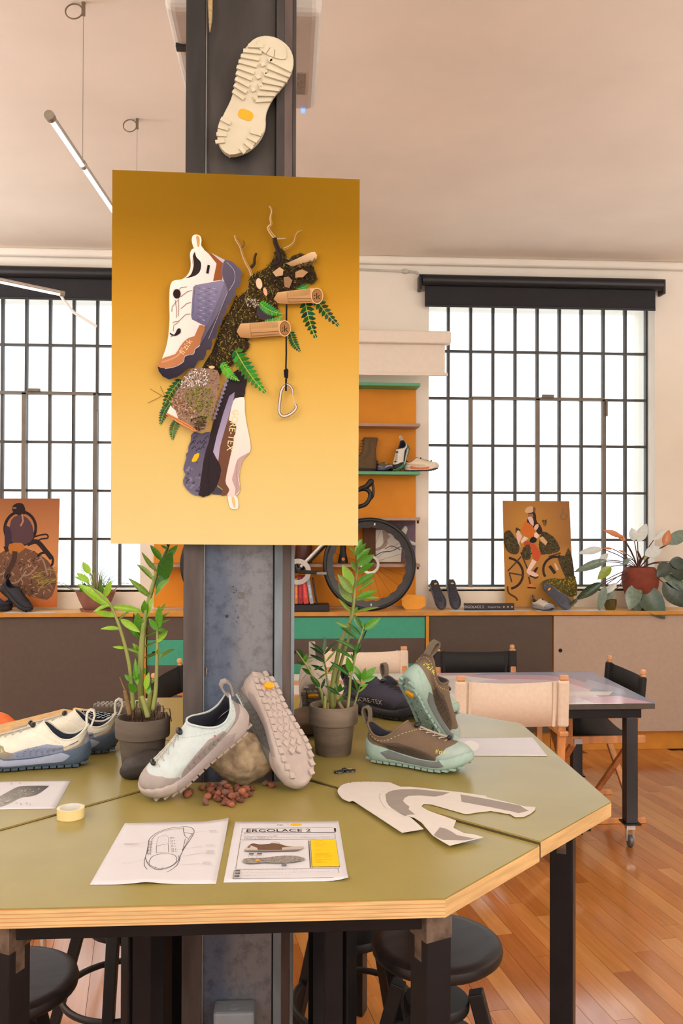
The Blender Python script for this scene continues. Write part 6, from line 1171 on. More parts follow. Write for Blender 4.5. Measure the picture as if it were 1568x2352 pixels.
# saddle-like handlebar part peeking past the poster: a drop-bar bicycle stands on the worktop
BKB = M('bike_black', (22, 22, 24), .35, var=.05); BKC = M('carbon_rim', (56, 54, 56), .35, var=.1, scale=20); BKS = M('bike_silver', (206, 204, 200), .3, metal=.6, var=.05); BKW = M('bike_white', (224, 222, 216), .35, var=.02)
BY = 6.195
t = thing('bicycle', 'black and silver drop-bar racing bicycle standing on the worktop behind the column', 'bicycle', (.0, BY, CT))
fz = .335; fc = Vector((.586, 0, fz)); rc = Vector((-.42, 0, fz)); bb = Vector((.075, 0, .285)); hd1 = Vector((.40, 0, .62)); hd2 = Vector((.375, 0, .76)); st = Vector((-.10, 0, .76))
for nm, c in (('front_wheel', fc), ('rear_wheel', rc)):
    b = MB(); b.tube([c + Vector((.318 * math.cos(a), 0, .318 * math.sin(a))) for a in [i * PI / 36 for i in range(72)]], .0165, 10, closed=True); wv = obj(nm, b, BKB, t, smooth=True)
    b = MB(); prof = []
    N = 144; rows = [[], [], [], []]
    for i in range(N):
        a = i * 2 * PI / N; ri = .262 + .004 * math.sin(a * 22); 
        for k_, (rr, y) in enumerate(((.306, -.013), (ri, -.006), (ri, .006), (.306, .013))): rows[k_].append(c + Vector((rr * math.cos(a), y, rr * math.sin(a))))
    b.grid(rows, wrap=True); obj('rim', b, BKC, wv, smooth=40)
    for a in (1.45, 4.75):
        b = MB(); b.box(c + Vector((.288 * math.cos(a), -.0125, .288 * math.sin(a))), (.010, .002, .016), (0, -a + PI / 2, 0)); obj('rim_decal', b, BKW, wv)
    b = MB()
    for i in range(20): a = i * PI / 10; b.tube([c + Vector((.014 * math.cos(a + .6), (-1) ** i * .02, .014 * math.sin(a + .6))), c + Vector((.264 * math.cos(a), 0, .264 * math.sin(a)))], .0008, 4)
    obj('spokes', b, BKB, wv, kind='stuff')
    b = MB(); b.tube([c + Vector((0, -.045, 0)), c + Vector((0, .045, 0))], .016, 12); obj('hub', b, BKB, wv, smooth=40)
    b = MB(); b.grid([[c + Vector((rr * math.cos(a), y, rr * math.sin(a))) for a in [i * PI / 20 for i in range(40)]] for rr, y in ((.050, -.03), (.068, -.031), (.068, -.028), (.050, -.027), (.050, -.03))], wrap=True); obj('brake_disc', b, BKS, wv)
b = MB()
for a, c, r in ((bb, hd1, .022), (st, hd2, .017), (bb, st + Vector((-.01, 0, .02)), .017), (hd1, hd2, .022)): b.tube([a, c], r, 12)
for s in (-.02, .02): b.tube([bb + Vector((0, s, 0)), rc + Vector((0, s * 2, 0))], .010, 8); b.tube([st + Vector((.01, s, -.1)), rc + Vector((0, s * 2, 0))], .008, 8)
obj('frame', b, BKB, t, smooth=40)
b = MB(); b.tube([bb + (hd1 - bb) * .08 + Vector((-.006, -.016, .006)), bb + (hd1 - bb) * .95 + Vector((-.006, -.016, .006))], .014, 10); obj('frame_panel', b, BKS, t, smooth=40, )
b = MB()
for s in (-.035, .035): b.tube([hd1 + Vector((.005, s, -.0)), hd1 + (fc - hd1) * .5 + Vector((-.01, s, 0)), fc + Vector((0, s, 0))], .011, 8)
obj('fork', b, BKB, t, smooth=True)
b = MB(); b.grid([[bb + Vector((rr * math.cos(a), y, rr * math.sin(a))) for a in [i * PI / 24 for i in range(48)]] for rr, y in ((.058, -.048), (.092, -.048), (.092, -.044), (.058, -.044), (.058, -.048))], wrap=True); obj('chainring', b, BKS, t)
b = MB(); b.bar(bb + Vector((0, -.06, 0)), bb + Vector((.17, -.065, -.005)), .016, .026); obj('crank_arm', b, BKB, t, bevel=.003)
b = MB(); b.box(bb + Vector((.165, -.095, -.008)), (.07, .05, .018)); obj('pedal', b, M('pedal_grey', (150, 146, 142), .4, metal=.4), t, bevel=.004)
b = MB(); b.lathe([(0, -.14), (.02, -.13), (.055, -.03), (.07, .08), (.05, .13), (0, .14)], 16, (-.12, 0, .85), axis=Matrix.Diagonal((1, 1, .45)) @ Euler((0, PI / 2, 0)).to_matrix()); obj('saddle', b, BKB, t, smooth=True)
b = MB(); b.tube([st, Vector((-.118, 0, .83))], .013, 10); obj('seat_post', b, BKB, t)
b = MB(); hb = Vector((.46, 0, .86)); b.tube([hd2, Vector((.37, 0, .85)), hb], .014, 10); obj('stem', b, BKB, t, smooth=True)
for s in (-1,):
    b = MB(); y = -.02
    b.tube(smooth([hb, hb + Vector((.02, y * .5, .0)), hb + Vector((.08, y, .012)), hb + Vector((.12, y, -.005)), hb + Vector((.125, y, -.05)), hb + Vector((.09, y, -.10)), hb + Vector((.02, y, -.12))], 4), .0155, 10); obj('drop_bar', b, BKB, t, smooth=True)
    b = MB(); b.tube(smooth([hb + Vector((.055, y, .012)), hb + Vector((.10, y - .004, .03)), hb + Vector((.135, y - .004, .066)), hb + Vector((.148, y - .004, .078))], 4), [.017, .017, .018, .018, .019, .020, .021, .022, .022, .02, .017, .012, .006], 12); obj('brake_hood', b, BKB, t, smooth=True)
    b = MB(); b.tube(smooth([hb + Vector((.142, y, .06)), hb + Vector((.150, y, .01)), hb + Vector((.146, y, -.04)), hb + Vector((.128, y, -.07))], 4), [.009] * 4 + [.010] * 4 + [.009, .008, .006, .004, .002], 8); obj('brake_lever', b, BKB, t, smooth=True)
# shelf items beside and behind the wheel
t, pr, fin = board('framed_sketch', 'pale sheet with a winter shoe sketch behind the bicycle wheel', 'picture', [(0.59,6.36,1.591),(0.847,6.36,1.5916),(0.8314,6.36,1.3549),(0.5907,6.36,1.3549)], (100, 100), .006, PAPER)
pr.poly((226, 220, 208), [(0, 0), (100, 0), (100, 100), (0, 100)]); pr.poly((170, 150, 140), smooth([(50, 0), (62, 20), (55, 50), (40, 60), (0, 74), (0, 64), (30, 55), (45, 40), (40, 0)], 2)); pr.poly((206, 200, 194), smooth([(55, 30), (80, 10), (96, 30), (90, 55), (70, 60)], 2, True)); pr.line((84, 100, 140), smooth([(10, 90), (40, 70), (70, 66), (100, 50)]), 3); pr.line((130, 110, 104), smooth([(50, 60), (70, 50), (96, 62)]), 3); fin()
t = thing('purple_panel', 'purple backing panel with a pale bottle print between the two lowest shelves', 'panel', (.80, 6.408, 1.35)); b = MB(); b.box((-.02, 0, .155), (.33, .008, .305)); obj('board', b, M('dusty_purple', (120, 96, 112), .7, var=.05), t)
b = MB(); b.lathe([(0, 0), (.02, 0), (.022, .05), (.012, .07), (.0, .075)], 14, (.05, -.02, .20), axis=Euler((0, .3, 0))); b.tube([(.06, -.02, .17), (.15, -.02, .13)], .014, 8); obj('bottle', b, M('pale_bottle', (206, 214, 204), .4, var=0), t, smooth=True)
t = thing('black_bottle', 'small black bottle with an orange dot on the lowest shelf, seen through the wheel', 'bottle', (.405, 6.34, 1.349)); b = MB(); b.lathe([(0, 0), (.036, 0), (.036, .02), (.022, .08), (.02, .16), (.02, .2), (0, .2)], 20); obj('body', b, BLKM, t, smooth=40); b = MB(); b.lathe([(0, 0), (.012, 0), (.012, .004), (0, .004)], 14, (0, -.032, .03), axis=Euler((PI / 2, 0, 0))); obj('dot', b, M('dot_orange', (230, 140, 30), .5, var=0), t)
t = thing('brown_box', 'dark brown block on the lowest shelf behind the wheel', 'box', (.60, 6.38, 1.349)); b = MB(); b.box((0, 0, .16), (.09, .06, .32)); obj('box_body', b, M('dark_brown_card', (92, 54, 26), .7), t, bevel=.002)
t = thing('storage_jar', 'dark brown jar with a green lid on the lowest shelf beside the column', 'jar', (.12, 6.35, 1.349)); b = MB(); b.lathe([(0, 0), (.06, 0), (.065, .05), (.06, .14), (.04, .16), (0, .16)], 20); obj('body', b, M('jar_brown', (84, 40, 30), .4), t, smooth=40); b = MB(); b.box((.05, -.02, .17), (.04, .05, .03)); obj('lid', b, M('lid_green', (70, 160, 70), .5), t)
# books on a black box
t = thing('book_stand', 'flat black box on the worktop under the row of books', 'box', (.10, 6.24, CT)); b = MB(); b.box((0, 0, .026), (.40, .15, .05)); obj('base', b, BLKM, t, bevel=.006)
zb_ = CT + .0515
for i, (x, w_, h_, c, tl, lb) in enumerate(((.035, .026, .20, (214, 208, 196), 0, 'white-spined book at the left of the red ones'), (.064, .022, .205, (196, 116, 50), 0, 'narrow orange book beside the dark red book'), (.093, .032, .215, (150, 34, 54), 0, 'dark red book standing left of the bright red book'), (.135, .034, .215, (206, 62, 54), -.10, 'bright red leaning book'), (.176, .026, .205, (150, 160, 178), -.16, 'grey-blue leaning book at the right end of the row'), (.212, .012, .20, (36, 32, 34), -.16, 'thin black leaning book at the very right of the row'))):
    t = thing('book', lb, 'book', (x, 6.24, zb_), (0, tl, 0), 'books on the black box')
    b = MB(); h_ -= .02; b.box((0, 0, h_ / 2 + .004), (w_, .13, h_)); obj('cover', b, M('book_%d' % i, c, .5, var=.04), t, bevel=.002)
    b = MB(); b.box((0, -.0655, h_ * .5), (w_ * .4, .001, h_ * .5)); obj('spine_print', b, M('spine_%d' % i, tuple(min(255, int(v * 1.15 + 18)) for v in c), .6, var=.1, scale=60), t)
# amber octagon sign
t = thing('amber_sign', 'amber octagonal sign leaning against the wall right of the bicycle wheel', 'sign', (.92, 6.30, CT)); a8 = [(-.058, 0), (.04, 0), (.086, .028), (.088, .078), (.05, .106), (-.05, .110), (-.088, .08), (-.086, .03)]
b = MB(); b.prism(a8, -.005, .005); b.xf(Matrix.Rotation(-.18, 4, 'X') @ Matrix.Rotation(PI / 2, 4, 'X')); obj('plate', b, M('badge_amber_plate', (240, 160, 12), .5, var=.03), t, bevel=.001)
# dark soles standing on their toes
for i, (x0, x1) in enumerate(((1.047, 1.144), (1.169, 1.256))):
    far_shoe(('left shoe of the pair standing toe down with dark soles out, right window', 'right shoe of the pair standing toe down, next to the black sign')[i], dict(upper=(196, 196, 200), toe=(70, 70, 80), panel=(120, 120, 130), sole=(66, 66, 78), lug=(52, 52, 62), band=(80, 80, 92), lining=(30, 30, 36), heel=(130, 130, 140)), (.22 if i == 0 else .1, -.5, -.85), ((x0 + x1) / 2 + (.03 if i == 0 else .015), 6.26, CT + .008), (-.1, .85, -.4), anchor=(.285, 0, .022), scale=.80)
t = thing('name_plate', 'black name bar with pale lettering on the worktop left of the cyclist poster', 'sign', (1.46, 6.24, CT)); b = MB(); b.box((0, 0, .026), (.365, .03, .05)); obj('bar', b, M('plate_black', (40, 36, 36), .5, var=.05), t, bevel=.002)
text_obj('lettering', 'ERGOLACE 2', .018, M('print_pale', (196, 188, 180), .6, var=0), t, Matrix.Translation((-.115, -.0158, .017)) @ Matrix.Rotation(PI / 2, 4, 'X')); text_obj('small_lettering', 'Designed Grip', .011, MATS['print_pale'], t, Matrix.Translation((.035, -.0158, .02)) @ Matrix.Rotation(PI / 2, 4, 'X'))
b = MB()
for x in (.105, .135, .165): b.lathe([(0, 0), (.007, 0), (.007, .0006), (0, .0006)], 10, (x, -.0152, .025), axis=Euler((PI / 2, 0, 0)))
obj('marks', b, M('marks_tan', (190, 150, 120), .6, var=0), t, kind='stuff')

# ---------------------------------------------------------------- two cyclist posters leaning on the windows
PE = M('poster_edge', (190, 150, 100), .7)
t, pr, fin = board('cyclist_poster', 'ochre poster of a cap-wearing cyclist on a loaded bicycle, leaning at the right window', 'poster', [(1.6044,6.42,1.8107),(2.1114,6.42,1.8096),(2.1216,6.34,1.027),(1.6049,6.34,1.0286)], (1280, 1960), .006, PE)
Z = dict(o=(-110, -88), k=1.)
for i in range(6):
    for j in range(10):
        def gc(x, y):
            d = math.hypot((x - 480) / 900, (y - 500) / 900); f = min(1, d * .9) if y < 900 else .35; return (*lin(tuple(206 + (150 - 206) * f if k == 0 else 150 + (104 - 150) * f if k == 1 else 66 + (66 - 66) * f for k in range(3))), 1)
        q = [(i * 1280 / 6, j * 196), ((i + 1) * 1280 / 6, j * 196), ((i + 1) * 1280 / 6, (j + 1) * 196), (i * 1280 / 6, (j + 1) * 196)]; pr.face(q, [gc(*p) for p in q], 0)
pr.z += 3e-5
DG = [(60, 56, 34), (84, 78, 44), (44, 40, 30), (110, 104, 60), (70, 50, 40)]
def bush(pts, n, cols=DG, base=(80, 70, 48)): pr.poly(base, smooth(pts, 2, True), **Z); pr.speckle(cols, pts, n, 46, 22, R, **Z)
bush([(120, 700), (230, 640), (330, 780), (400, 880), (390, 1050), (300, 1090), (180, 1040), (120, 900)], 90); bush([(850, 660), (1000, 720), (1090, 800), (1170, 960), (1130, 1040), (960, 1080), (800, 1060), (780, 860)], 130); bush([(1150, 1100), (1260, 1110), (1330, 960), (1400, 1180), (1420, 1500), (1380, 1650), (1250, 1500), (1130, 1200)], 120); bush([(800, 1600), (1000, 1530), (1200, 1540), (1430, 1480), (1450, 1840), (1220, 1850), (1100, 1760), (960, 1740)], 150, [(110, 110, 50), (150, 134, 50), (70, 70, 36), (196, 150, 50)], (90, 82, 40))
bush([(380, 600), (440, 640), (340, 700), (350, 600)], 10); bush([(850, 430), (890, 470), (940, 430), (930, 540), (880, 560)], 14, DG, (140, 100, 50)); pr.line((90, 60, 36), smooth([(160, 1680), (180, 1800), (300, 1880), (340, 1940)]), 34, **Z)
pr.line((128, 104, 80), smooth([(1240, 240), (1260, 300), (1200, 380), (1260, 440), (1340, 370), (1280, 330)]), 16, **Z)
pr.ring((62, 44, 40), (170, 1440), 285, 44, a0=-PI / 2 + .1, a1=PI / 2 - .2, **Z); pr.ring((62, 44, 40), (1090, 1380), 250, 44, a0=PI - .5, a1=PI * 1.5 + .3, **Z)
for q in (((200, 1430), (470, 1480)), ((170, 1400), (330, 1240), (430, 1130)), ((430, 1060), (560, 1400)), ((200, 1430), (240, 1600)), ((420, 1060), (880, 1080)), ((950, 1130), (1180, 1060))): pr.line((84, 60, 54), q, 26, **Z)
pr.poly((60, 40, 30), smooth([(590, 310), (720, 290), (740, 440), (760, 520), (700, 600), (600, 560), (560, 470), (590, 400)], 2), **Z); pr.poly((150, 116, 96), [(585, 330), (680, 330), (690, 390), (600, 400)], **Z); pr.poly((226, 196, 190), smooth([(585, 390), (660, 390), (690, 470), (680, 560), (630, 520), (590, 450)], 2, True), **Z); pr.poly((216, 180, 140), smooth([(525, 290), (560, 220), (640, 190), (700, 210), (715, 270), (650, 310), (560, 315)], 2, True), **Z); pr.poly((120, 80, 76), [(690, 200), (735, 220), (725, 310), (680, 300)], **Z)
pr.poly((214, 116, 48), smooth([(520, 480), (590, 500), (680, 580), (710, 680), (690, 770), (600, 790), (500, 720), (430, 660)], 1), **Z); pr.poly((54, 42, 44), smooth([(740, 490), (810, 540), (850, 650), (800, 720), (730, 660), (740, 580)], 2, True), **Z); pr.poly((232, 190, 160), smooth([(690, 600), (720, 540), (770, 520), (780, 570), (730, 640)], 2, True), **Z)
pr.poly((240, 216, 200), [(430, 840), (500, 750), (575, 790), (450, 890)], **Z); pr.poly((244, 216, 196), [(690, 700), (730, 670), (790, 740), (740, 790), (690, 760)], **Z); pr.poly((236, 200, 180), smooth([(350, 700), (400, 640), (430, 700), (460, 760), (400, 880), (440, 960), (380, 880)], 2, True), **Z); pr.poly((220, 180, 130), [(790, 780), (850, 750), (940, 860), (900, 920), (800, 830)], **Z)
pr.poly((40, 34, 36), smooth([(600, 820), (670, 755), (740, 810), (700, 870), (620, 870)], 2, True), **Z); pr.poly((190, 84, 50), [(500, 850), (580, 840), (640, 900), (540, 960), (490, 910)], **Z); pr.poly((206, 90, 52), smooth([(600, 900), (690, 890), (760, 1000), (810, 1060), (760, 1190), (700, 1220), (650, 1130), (640, 1040)], 2), **Z); bush([(480, 960), (590, 900), (620, 1040), (590, 1180), (480, 1180), (440, 1080)], 40)
pr.poly((240, 210, 196), [(640, 1175), (720, 1220), (640, 1340), (590, 1400), (560, 1390), (530, 1380)], **Z); pr.poly((236, 200, 190), smooth([(530, 1380), (620, 1400), (740, 1460), (720, 1500), (600, 1480), (530, 1430)], 2, True), **Z); pr.line((60, 40, 34), [(580, 1480), (690, 1530), (740, 1500)], 26, **Z); pr.poly((60, 44, 40), [(650, 1390), (720, 1320), (750, 1330), (690, 1430)], **Z); pr.line((90, 60, 44), [(560, 1500), (590, 1660)], 30, **Z); pr.poly((214, 130, 80), [(540, 1680), (580, 1630), (660, 1660), (650, 1710)], **Z); pr.line((50, 34, 30), [(530, 1700), (690, 1710)], 22, **Z); pr.poly((230, 196, 180), [(1040, 1250), (1080, 1260), (1130, 1370), (1090, 1380)], **Z); pr.line((60, 46, 40), [(960, 1300), (1060, 1440)], 60, **Z); pr.poly((198, 140, 52), [(150, 1760), (1450, 1760), (1460, 2040), (150, 2040)], **Z) if False else None
fin('print')
t, pr, fin = board('wheel_poster', 'orange-brown poster of a sitting rider carrying a wheel, at the left window', 'poster', [(-2.1179,6.42,1.81),(-1.6462,6.42,1.8122),(-1.6424,6.34,1.0326),(-2.1105,6.34,1.0341)], (560, 900), .006, PE)
ZL = dict(o=(58, 0), k=1.)
pr.face([(0, 0), (560, 0), (560, 560), (0, 560)], [(*lin((150, 96, 60)), 1), (*lin((160, 100, 64)), 1), (*lin((208, 142, 90)), 1), (*lin((208, 142, 90)), 1)]); pr.face([(0, 560), (560, 560), (560, 900), (0, 900)], [(*lin((206, 140, 90)), 1), (*lin((206, 140, 90)), 1), (*lin((176, 96, 44)), 1), (*lin((176, 96, 44)), 1)])
BRS = [(84, 60, 46), (120, 88, 70), (150, 112, 88), (60, 42, 36), (176, 136, 110)]
bl = [(-58, 500), (60, 430), (160, 400), (300, 440), (420, 520), (490, 640), (480, 760), (420, 840), (250, 800), (140, 790), (-58, 760)]
pr.poly((110, 78, 60), smooth(bl, 2), **ZL); pr.speckle(BRS, bl, 260, 46, 9, R, **ZL); pr.speckle([(150, 134, 60), (126, 112, 56), (170, 154, 84)], [(300, 620), (500, 560), (500, 700), (340, 760)], 70, 70, 5, R, ang=-.3, **ZL)
for x0, y0, x1, y1 in ((-58, 640, 120, 560), (200, 640, 330, 560), (330, 520, 420, 640), (100, 700, 240, 600)): pr.line((150, 120, 104), smooth([(x0, y0), ((x0 + x1) / 2, y0 - 10), (x1, y1)]), 14, **ZL)
pr.ring((40, 30, 32), (178, 250), 130, 24, ry=140, **ZL); pr.ring((40, 32, 34), (390, 520), 70, 20, a0=-2.6, a1=.6, **ZL); pr.line((46, 36, 38), smooth([(240, 380), (320, 360), (400, 440), (450, 500)]), 40, **ZL); pr.line((44, 34, 34), smooth([(280, 330), (330, 310), (400, 300), (410, 330), (350, 340), (320, 370)]), 13, **ZL)
pr.poly((86, 62, 68), smooth([(100, 180), (160, 140), (230, 160), (280, 230), (290, 330), (230, 380), (130, 380), (90, 300)], 2, True), **ZL); pr.poly((40, 30, 32), smooth([(104, 70), (140, 40), (190, 42), (212, 80), (214, 130), (160, 140), (112, 110)], 2, True), **ZL); pr.line((150, 110, 90), [(108, 78), (140, 80)], 12, **ZL); pr.line((176, 130, 104), [(190, 130), (200, 190), (180, 230)], 14, **ZL); pr.poly((60, 46, 62), smooth([(48, 240), (90, 240), (110, 330), (80, 430), (56, 420), (50, 330)], 2, True), **ZL); pr.poly((46, 34, 34), [(40, 400), (90, 400), (94, 440), (60, 446)], **ZL); pr.poly((176, 110, 50), smooth([(90, 380), (190, 370), (220, 420), (130, 470), (90, 440)], 2, True), **ZL); pr.line((70, 50, 42), smooth([(140, 440), (130, 520), (90, 600), (70, 660)]), 44, **ZL)
fin('print')
# shoes in front of the posters
far_shoe('grey and cream shoe facing the room in front of the cyclist poster', dict(upper=(214, 206, 190), toe=(150, 154, 166), panel=(190, 186, 180), sole=(130, 134, 146), band=(150, 150, 156), lug=(90, 92, 104), heel=(196, 186, 168), lining=(60, 56, 60)), (.42, -.9, 0), (1.85, 6.225, CT), anchor=(.14, 0, 0), scale=.72)
far_shoe('slate shoe leaning over its mate, sole out, in front of the cyclist poster', dict(upper=(120, 120, 134), toe=(100, 102, 116), panel=(130, 128, 150), sole=(96, 98, 112), band=(140, 138, 158), lug=(76, 78, 92), heel=(100, 102, 112)), (.74, -.12, -.64), (2.055, 6.225, CT + .008), (-.3, .7, .35), anchor=(.283, 0, .022), scale=.86)
far_shoe('black shoe standing toe to the left in front of the left poster', dict(NAVY), (-.80, -.60, 0), (-2.03, 6.24, CT), anchor=(.12, 0, 0), scale=.9)
far_shoe('black shoe leaning on its mate, toe down right, before the left poster', dict(NAVY, upper=(46, 44, 54)), (.74, -.12, -.62), (-1.80, 6.225, CT + .008), (.5, -.2, .7), anchor=(.283, 0, .022), scale=.95)
# papers on the worktop
for lb, x0, x1 in (('sheet of white paper lying on the worktop in front of the left poster', -1.95, -1.62), ('sheet of white paper lying on the worktop by the black name bar', 1.17, 1.75), ('sheet of white paper lying on the worktop in front of the cyclist poster', 1.80, 2.30)):
    t = thing('paper_sheet', lb, 'paper', ((x0 + x1) / 2, 6.2, CT + .0006)); b = MB(); b.box((0, 0, .0003), (x1 - x0, .10, .0005)); obj('sheet', b, PAPER, t)
# ---------------------------------------------------------------- plants on the worktop
TERR = M('terracotta', (128, 58, 40), .8, var=.08, scale=20); BOWLM = M('rose_clay', (150, 104, 92), .8, var=.08, scale=20)
bo = (-1.355, 6.28, CT)
t = thing('planter_bowl', 'rose clay bowl with grasses and small plants at the left window', 'plant', bo)
b = MB(); b.lathe([(0, .012), (.075, .012), (.085, .02), (.115, .08), (.140, .142), (.134, .142), (.11, .10), (0, .10)], 36); obj('bowl', b, BOWLM, t, smooth=40)
b = MB(); b.lathe([(0, 0), (.10, 0), (.112, .018), (.104, .018), (.09, .008), (0, .008)], 36); obj('saucer', b, BOWLM, t, smooth=40)
b = MB(); b.lathe([(0, .118), (.126, .115)], 24); obj('soil', b, SOIL, t)
b = MB()
for i in range(46):
    a = R.uniform(0, 2 * PI); r0 = R.uniform(0, .11); x, y = r0 * math.cos(a), r0 * math.sin(a); h_ = R.uniform(.06, .24); ln_ = R.uniform(.02, .14); aa = a + R.uniform(-.6, .6)
    b.tube([(x, y, .115), (x + ln_ * .3 * math.cos(aa), y + ln_ * .2 * math.sin(aa), .115 + h_ * .6), (x + ln_ * math.cos(aa), y + ln_ * .5 * math.sin(aa), .115 + h_)], [.0025, .002, .0006], 4)
obj('grass_blades', b, M('grass_green', (118, 140, 84), .6, var=.2, scale=30, rgb2=(150, 160, 110)), t, kind='stuff')
b = MB()
for s, l in ((1, .22), (-1, .30), (-1, .38)): b.tube([(s * .1, -.02, .12), (s * (.1 + l * .4), -.03, .20), (s * (.1 + l), -.04, .11 + l * .35)], [.003, .002, .001], 5)
obj('trailing_stems', b, M('stem_olive', (120, 116, 60), .6), t, smooth=True, kind='stuff')
b = MB()
for i in range(12): b.tube([(R.uniform(-.03, .03), 0, .118), (R.uniform(-.05, .05), R.uniform(-.03, .03), .27)], [.006, .001], 4)
obj('dry_tuft', b, M('dry_straw', (190, 168, 130), .8), t, kind='stuff')
for i in range(9): a = R.uniform(-.09, .1); put_leaf(t, (a, -.05, .12), (a + R.uniform(-.03, .04), -.07, .12 + R.uniform(.03, .09)), (0, -1, .3), R.choice((0, 1, 1)), 0, 1.2)

po = (2.60, 6.285, CT)
t = thing('broad_leaf_plant', 'broad-leaved plant in a terracotta pot at the right end of the worktop', 'plant', po)
b = MB(); b.lathe([(0, 0), (.06, 0), (.07, .02), (.105, .10), (.128, .17), (.135, .23), (.125, .28), (.10, .31), (.09, .305), (.11, .27), (0, .25)], 36); obj('pot', b, TERR, t, smooth=40)
b = MB(); b.lathe([(0, .262), (.112, .266)], 20); obj('soil', b, SOIL, t)
BLV = [[leaf_mesh('leaf', M('broad_leaf_%s' % n, c, .25, var=.07, scale=9, rgb2=c2, spec=.6), .42, .10, .16)] for n, c, c2 in (('dark', (30, 56, 30), (44, 76, 40)), ('grey', (92, 112, 96), (120, 140, 122)), ('pale', (196, 206, 204), (216, 222, 220)), ('lime', (130, 150, 46), (150, 170, 64)), ('rust', (190, 104, 48), (206, 130, 70)), ('deep', (24, 42, 24), (36, 56, 30)))]
PB_ = [(2.5759,6.26,1.2683),(2.576,6.26,1.3388),(2.6023,6.28,1.385),(2.5741,6.27,1.4384)]
b = MB(); b.tube(rel(PB_, po), [.014, .013, .010, .007], 8); obj('main_stem', b, M('red_stem', (96, 50, 40), .6, var=.15, scale=30), t, smooth=True)
lf = [(2.4262,6.2,1.5455),(2.2955,6.2,1.5976),(2.456,6.2,1.5165),(2.3787,6.2,1.5745),(2.2836,6.2,1.4581),(2.106,6.2,1.4289),(2.3608,6.2,1.4582),(2.2896,6.2,1.4639),(2.3193,6.2,1.3768),(2.0765,6.2,1.2956),(2.2599,6.2,1.3652),(2.3424,6.23,1.428),(2.3489,6.2,1.3303),(2.2481,6.2,1.2375),(2.2778,6.2,1.2142),(2.0884,6.2,1.0871),(2.3905,6.2,1.2083),(2.2837,6.2,1.1272),(2.3015,6.2,1.191),(2.2527,6.18,1.0017),(2.3786,6.2,1.156),(2.2956,6.2,1.0807),(2.5393,6.2,1.2022),(2.4616,6.14,1.0225),(2.5333,6.2,1.2022),(2.5265,6.14,0.9762),(2.5512,6.2,1.1906),(2.7171,6.11,0.9615),(2.599,6.2,1.4118),(2.7365,6.2,1.4702),(2.5215,6.2,1.5166),(2.5036,6.2,1.6155),(2.5453,6.2,1.5108),(2.617,6.2,1.645),(2.6648,6.2,1.5226),(2.7605,6.2,1.6045),(2.7425,6.2,1.4819),(2.7845,6.2,1.5987),(2.7724,6.2,1.4936),(2.9285,6.2,1.599),(2.7843,6.2,1.3535),(2.6771,6.16,1.2571),(2.7843,6.2,1.3652),(2.9499,6.17,1.2387),(2.7364,6.2,1.2136),(2.8759,6.14,1.0384),(2.7244,6.2,1.2719),(2.9546,6.18,1.1332),(2.4857,6.2,1.3885),(2.4381,6.2,1.3419),(2.593,6.2,1.3885),(2.6229,6.2,1.406),(2.1002,6.2,1.0986),(2.0471,6.2,1.0467),(2.4619,6.2,1.4234),(2.4024,6.2,1.4524),(2.7843,6.2,1.3652),(2.9188,6.18,1.3429)]
at = [(4, .5), (4, .6), (2, .5), (4, .4), (1, .4), (2, .7), (3, .8), (0, .5), (2, .6), (1, .5), (1, .6), (1, .9), (0, .6), (0, .95), (2, .9), (2, 1.1), (2, .8), (2, .5), (4, .8), (1, .8), (5, 1.1), (5, 1.1), (5, 1.0), (1, .6), (1, .8), (3, .8), (0, .6), (4, .4), (5, 1.1)]
for i, (mi, wd) in enumerate(at):
    a, e = Vector(lf[2 * i]) - Vector(po), Vector(lf[2 * i + 1]) - Vector(po); put_leaf(t, a, e, (R.uniform(-.3, .3), -1, R.uniform(.1, .5)), mi, 0, wd * 1.5, meshes=BLV)
c0 = Vector([(2.5759,6.26,1.3094)][0]) - Vector(po)
for i in range(len(at)):
    a = Vector(lf[2 * i]) - Vector(po); b = MB(); m_ = (c0 + a) / 2 + Vector((0, 0, .02)); b.tube(smooth([c0, m_, a], 4), .0035, 5); obj('leaf_stalk', b, MATS['red_stem'], t, smooth=True)
t = thing('green_cup', 'small olive-green glazed pot beside the hanging leaves of the broad-leaved plant', 'pot', [(2.365,6.26,1.0214)][0][:2] + (CT,)); b = MB(); b.lathe([(0, 0), (.034, 0), (.044, .03), (.046, .075), (.041, .075), (.038, .03), (0, .02)], 28); obj('cup', b, M('olive_glaze', (92, 80, 34), .3, var=.15, scale=20), t, smooth=40); b = MB(); b.lathe([(0, .06), (.041, .062)], 16); obj('soil', b, SOIL, t)

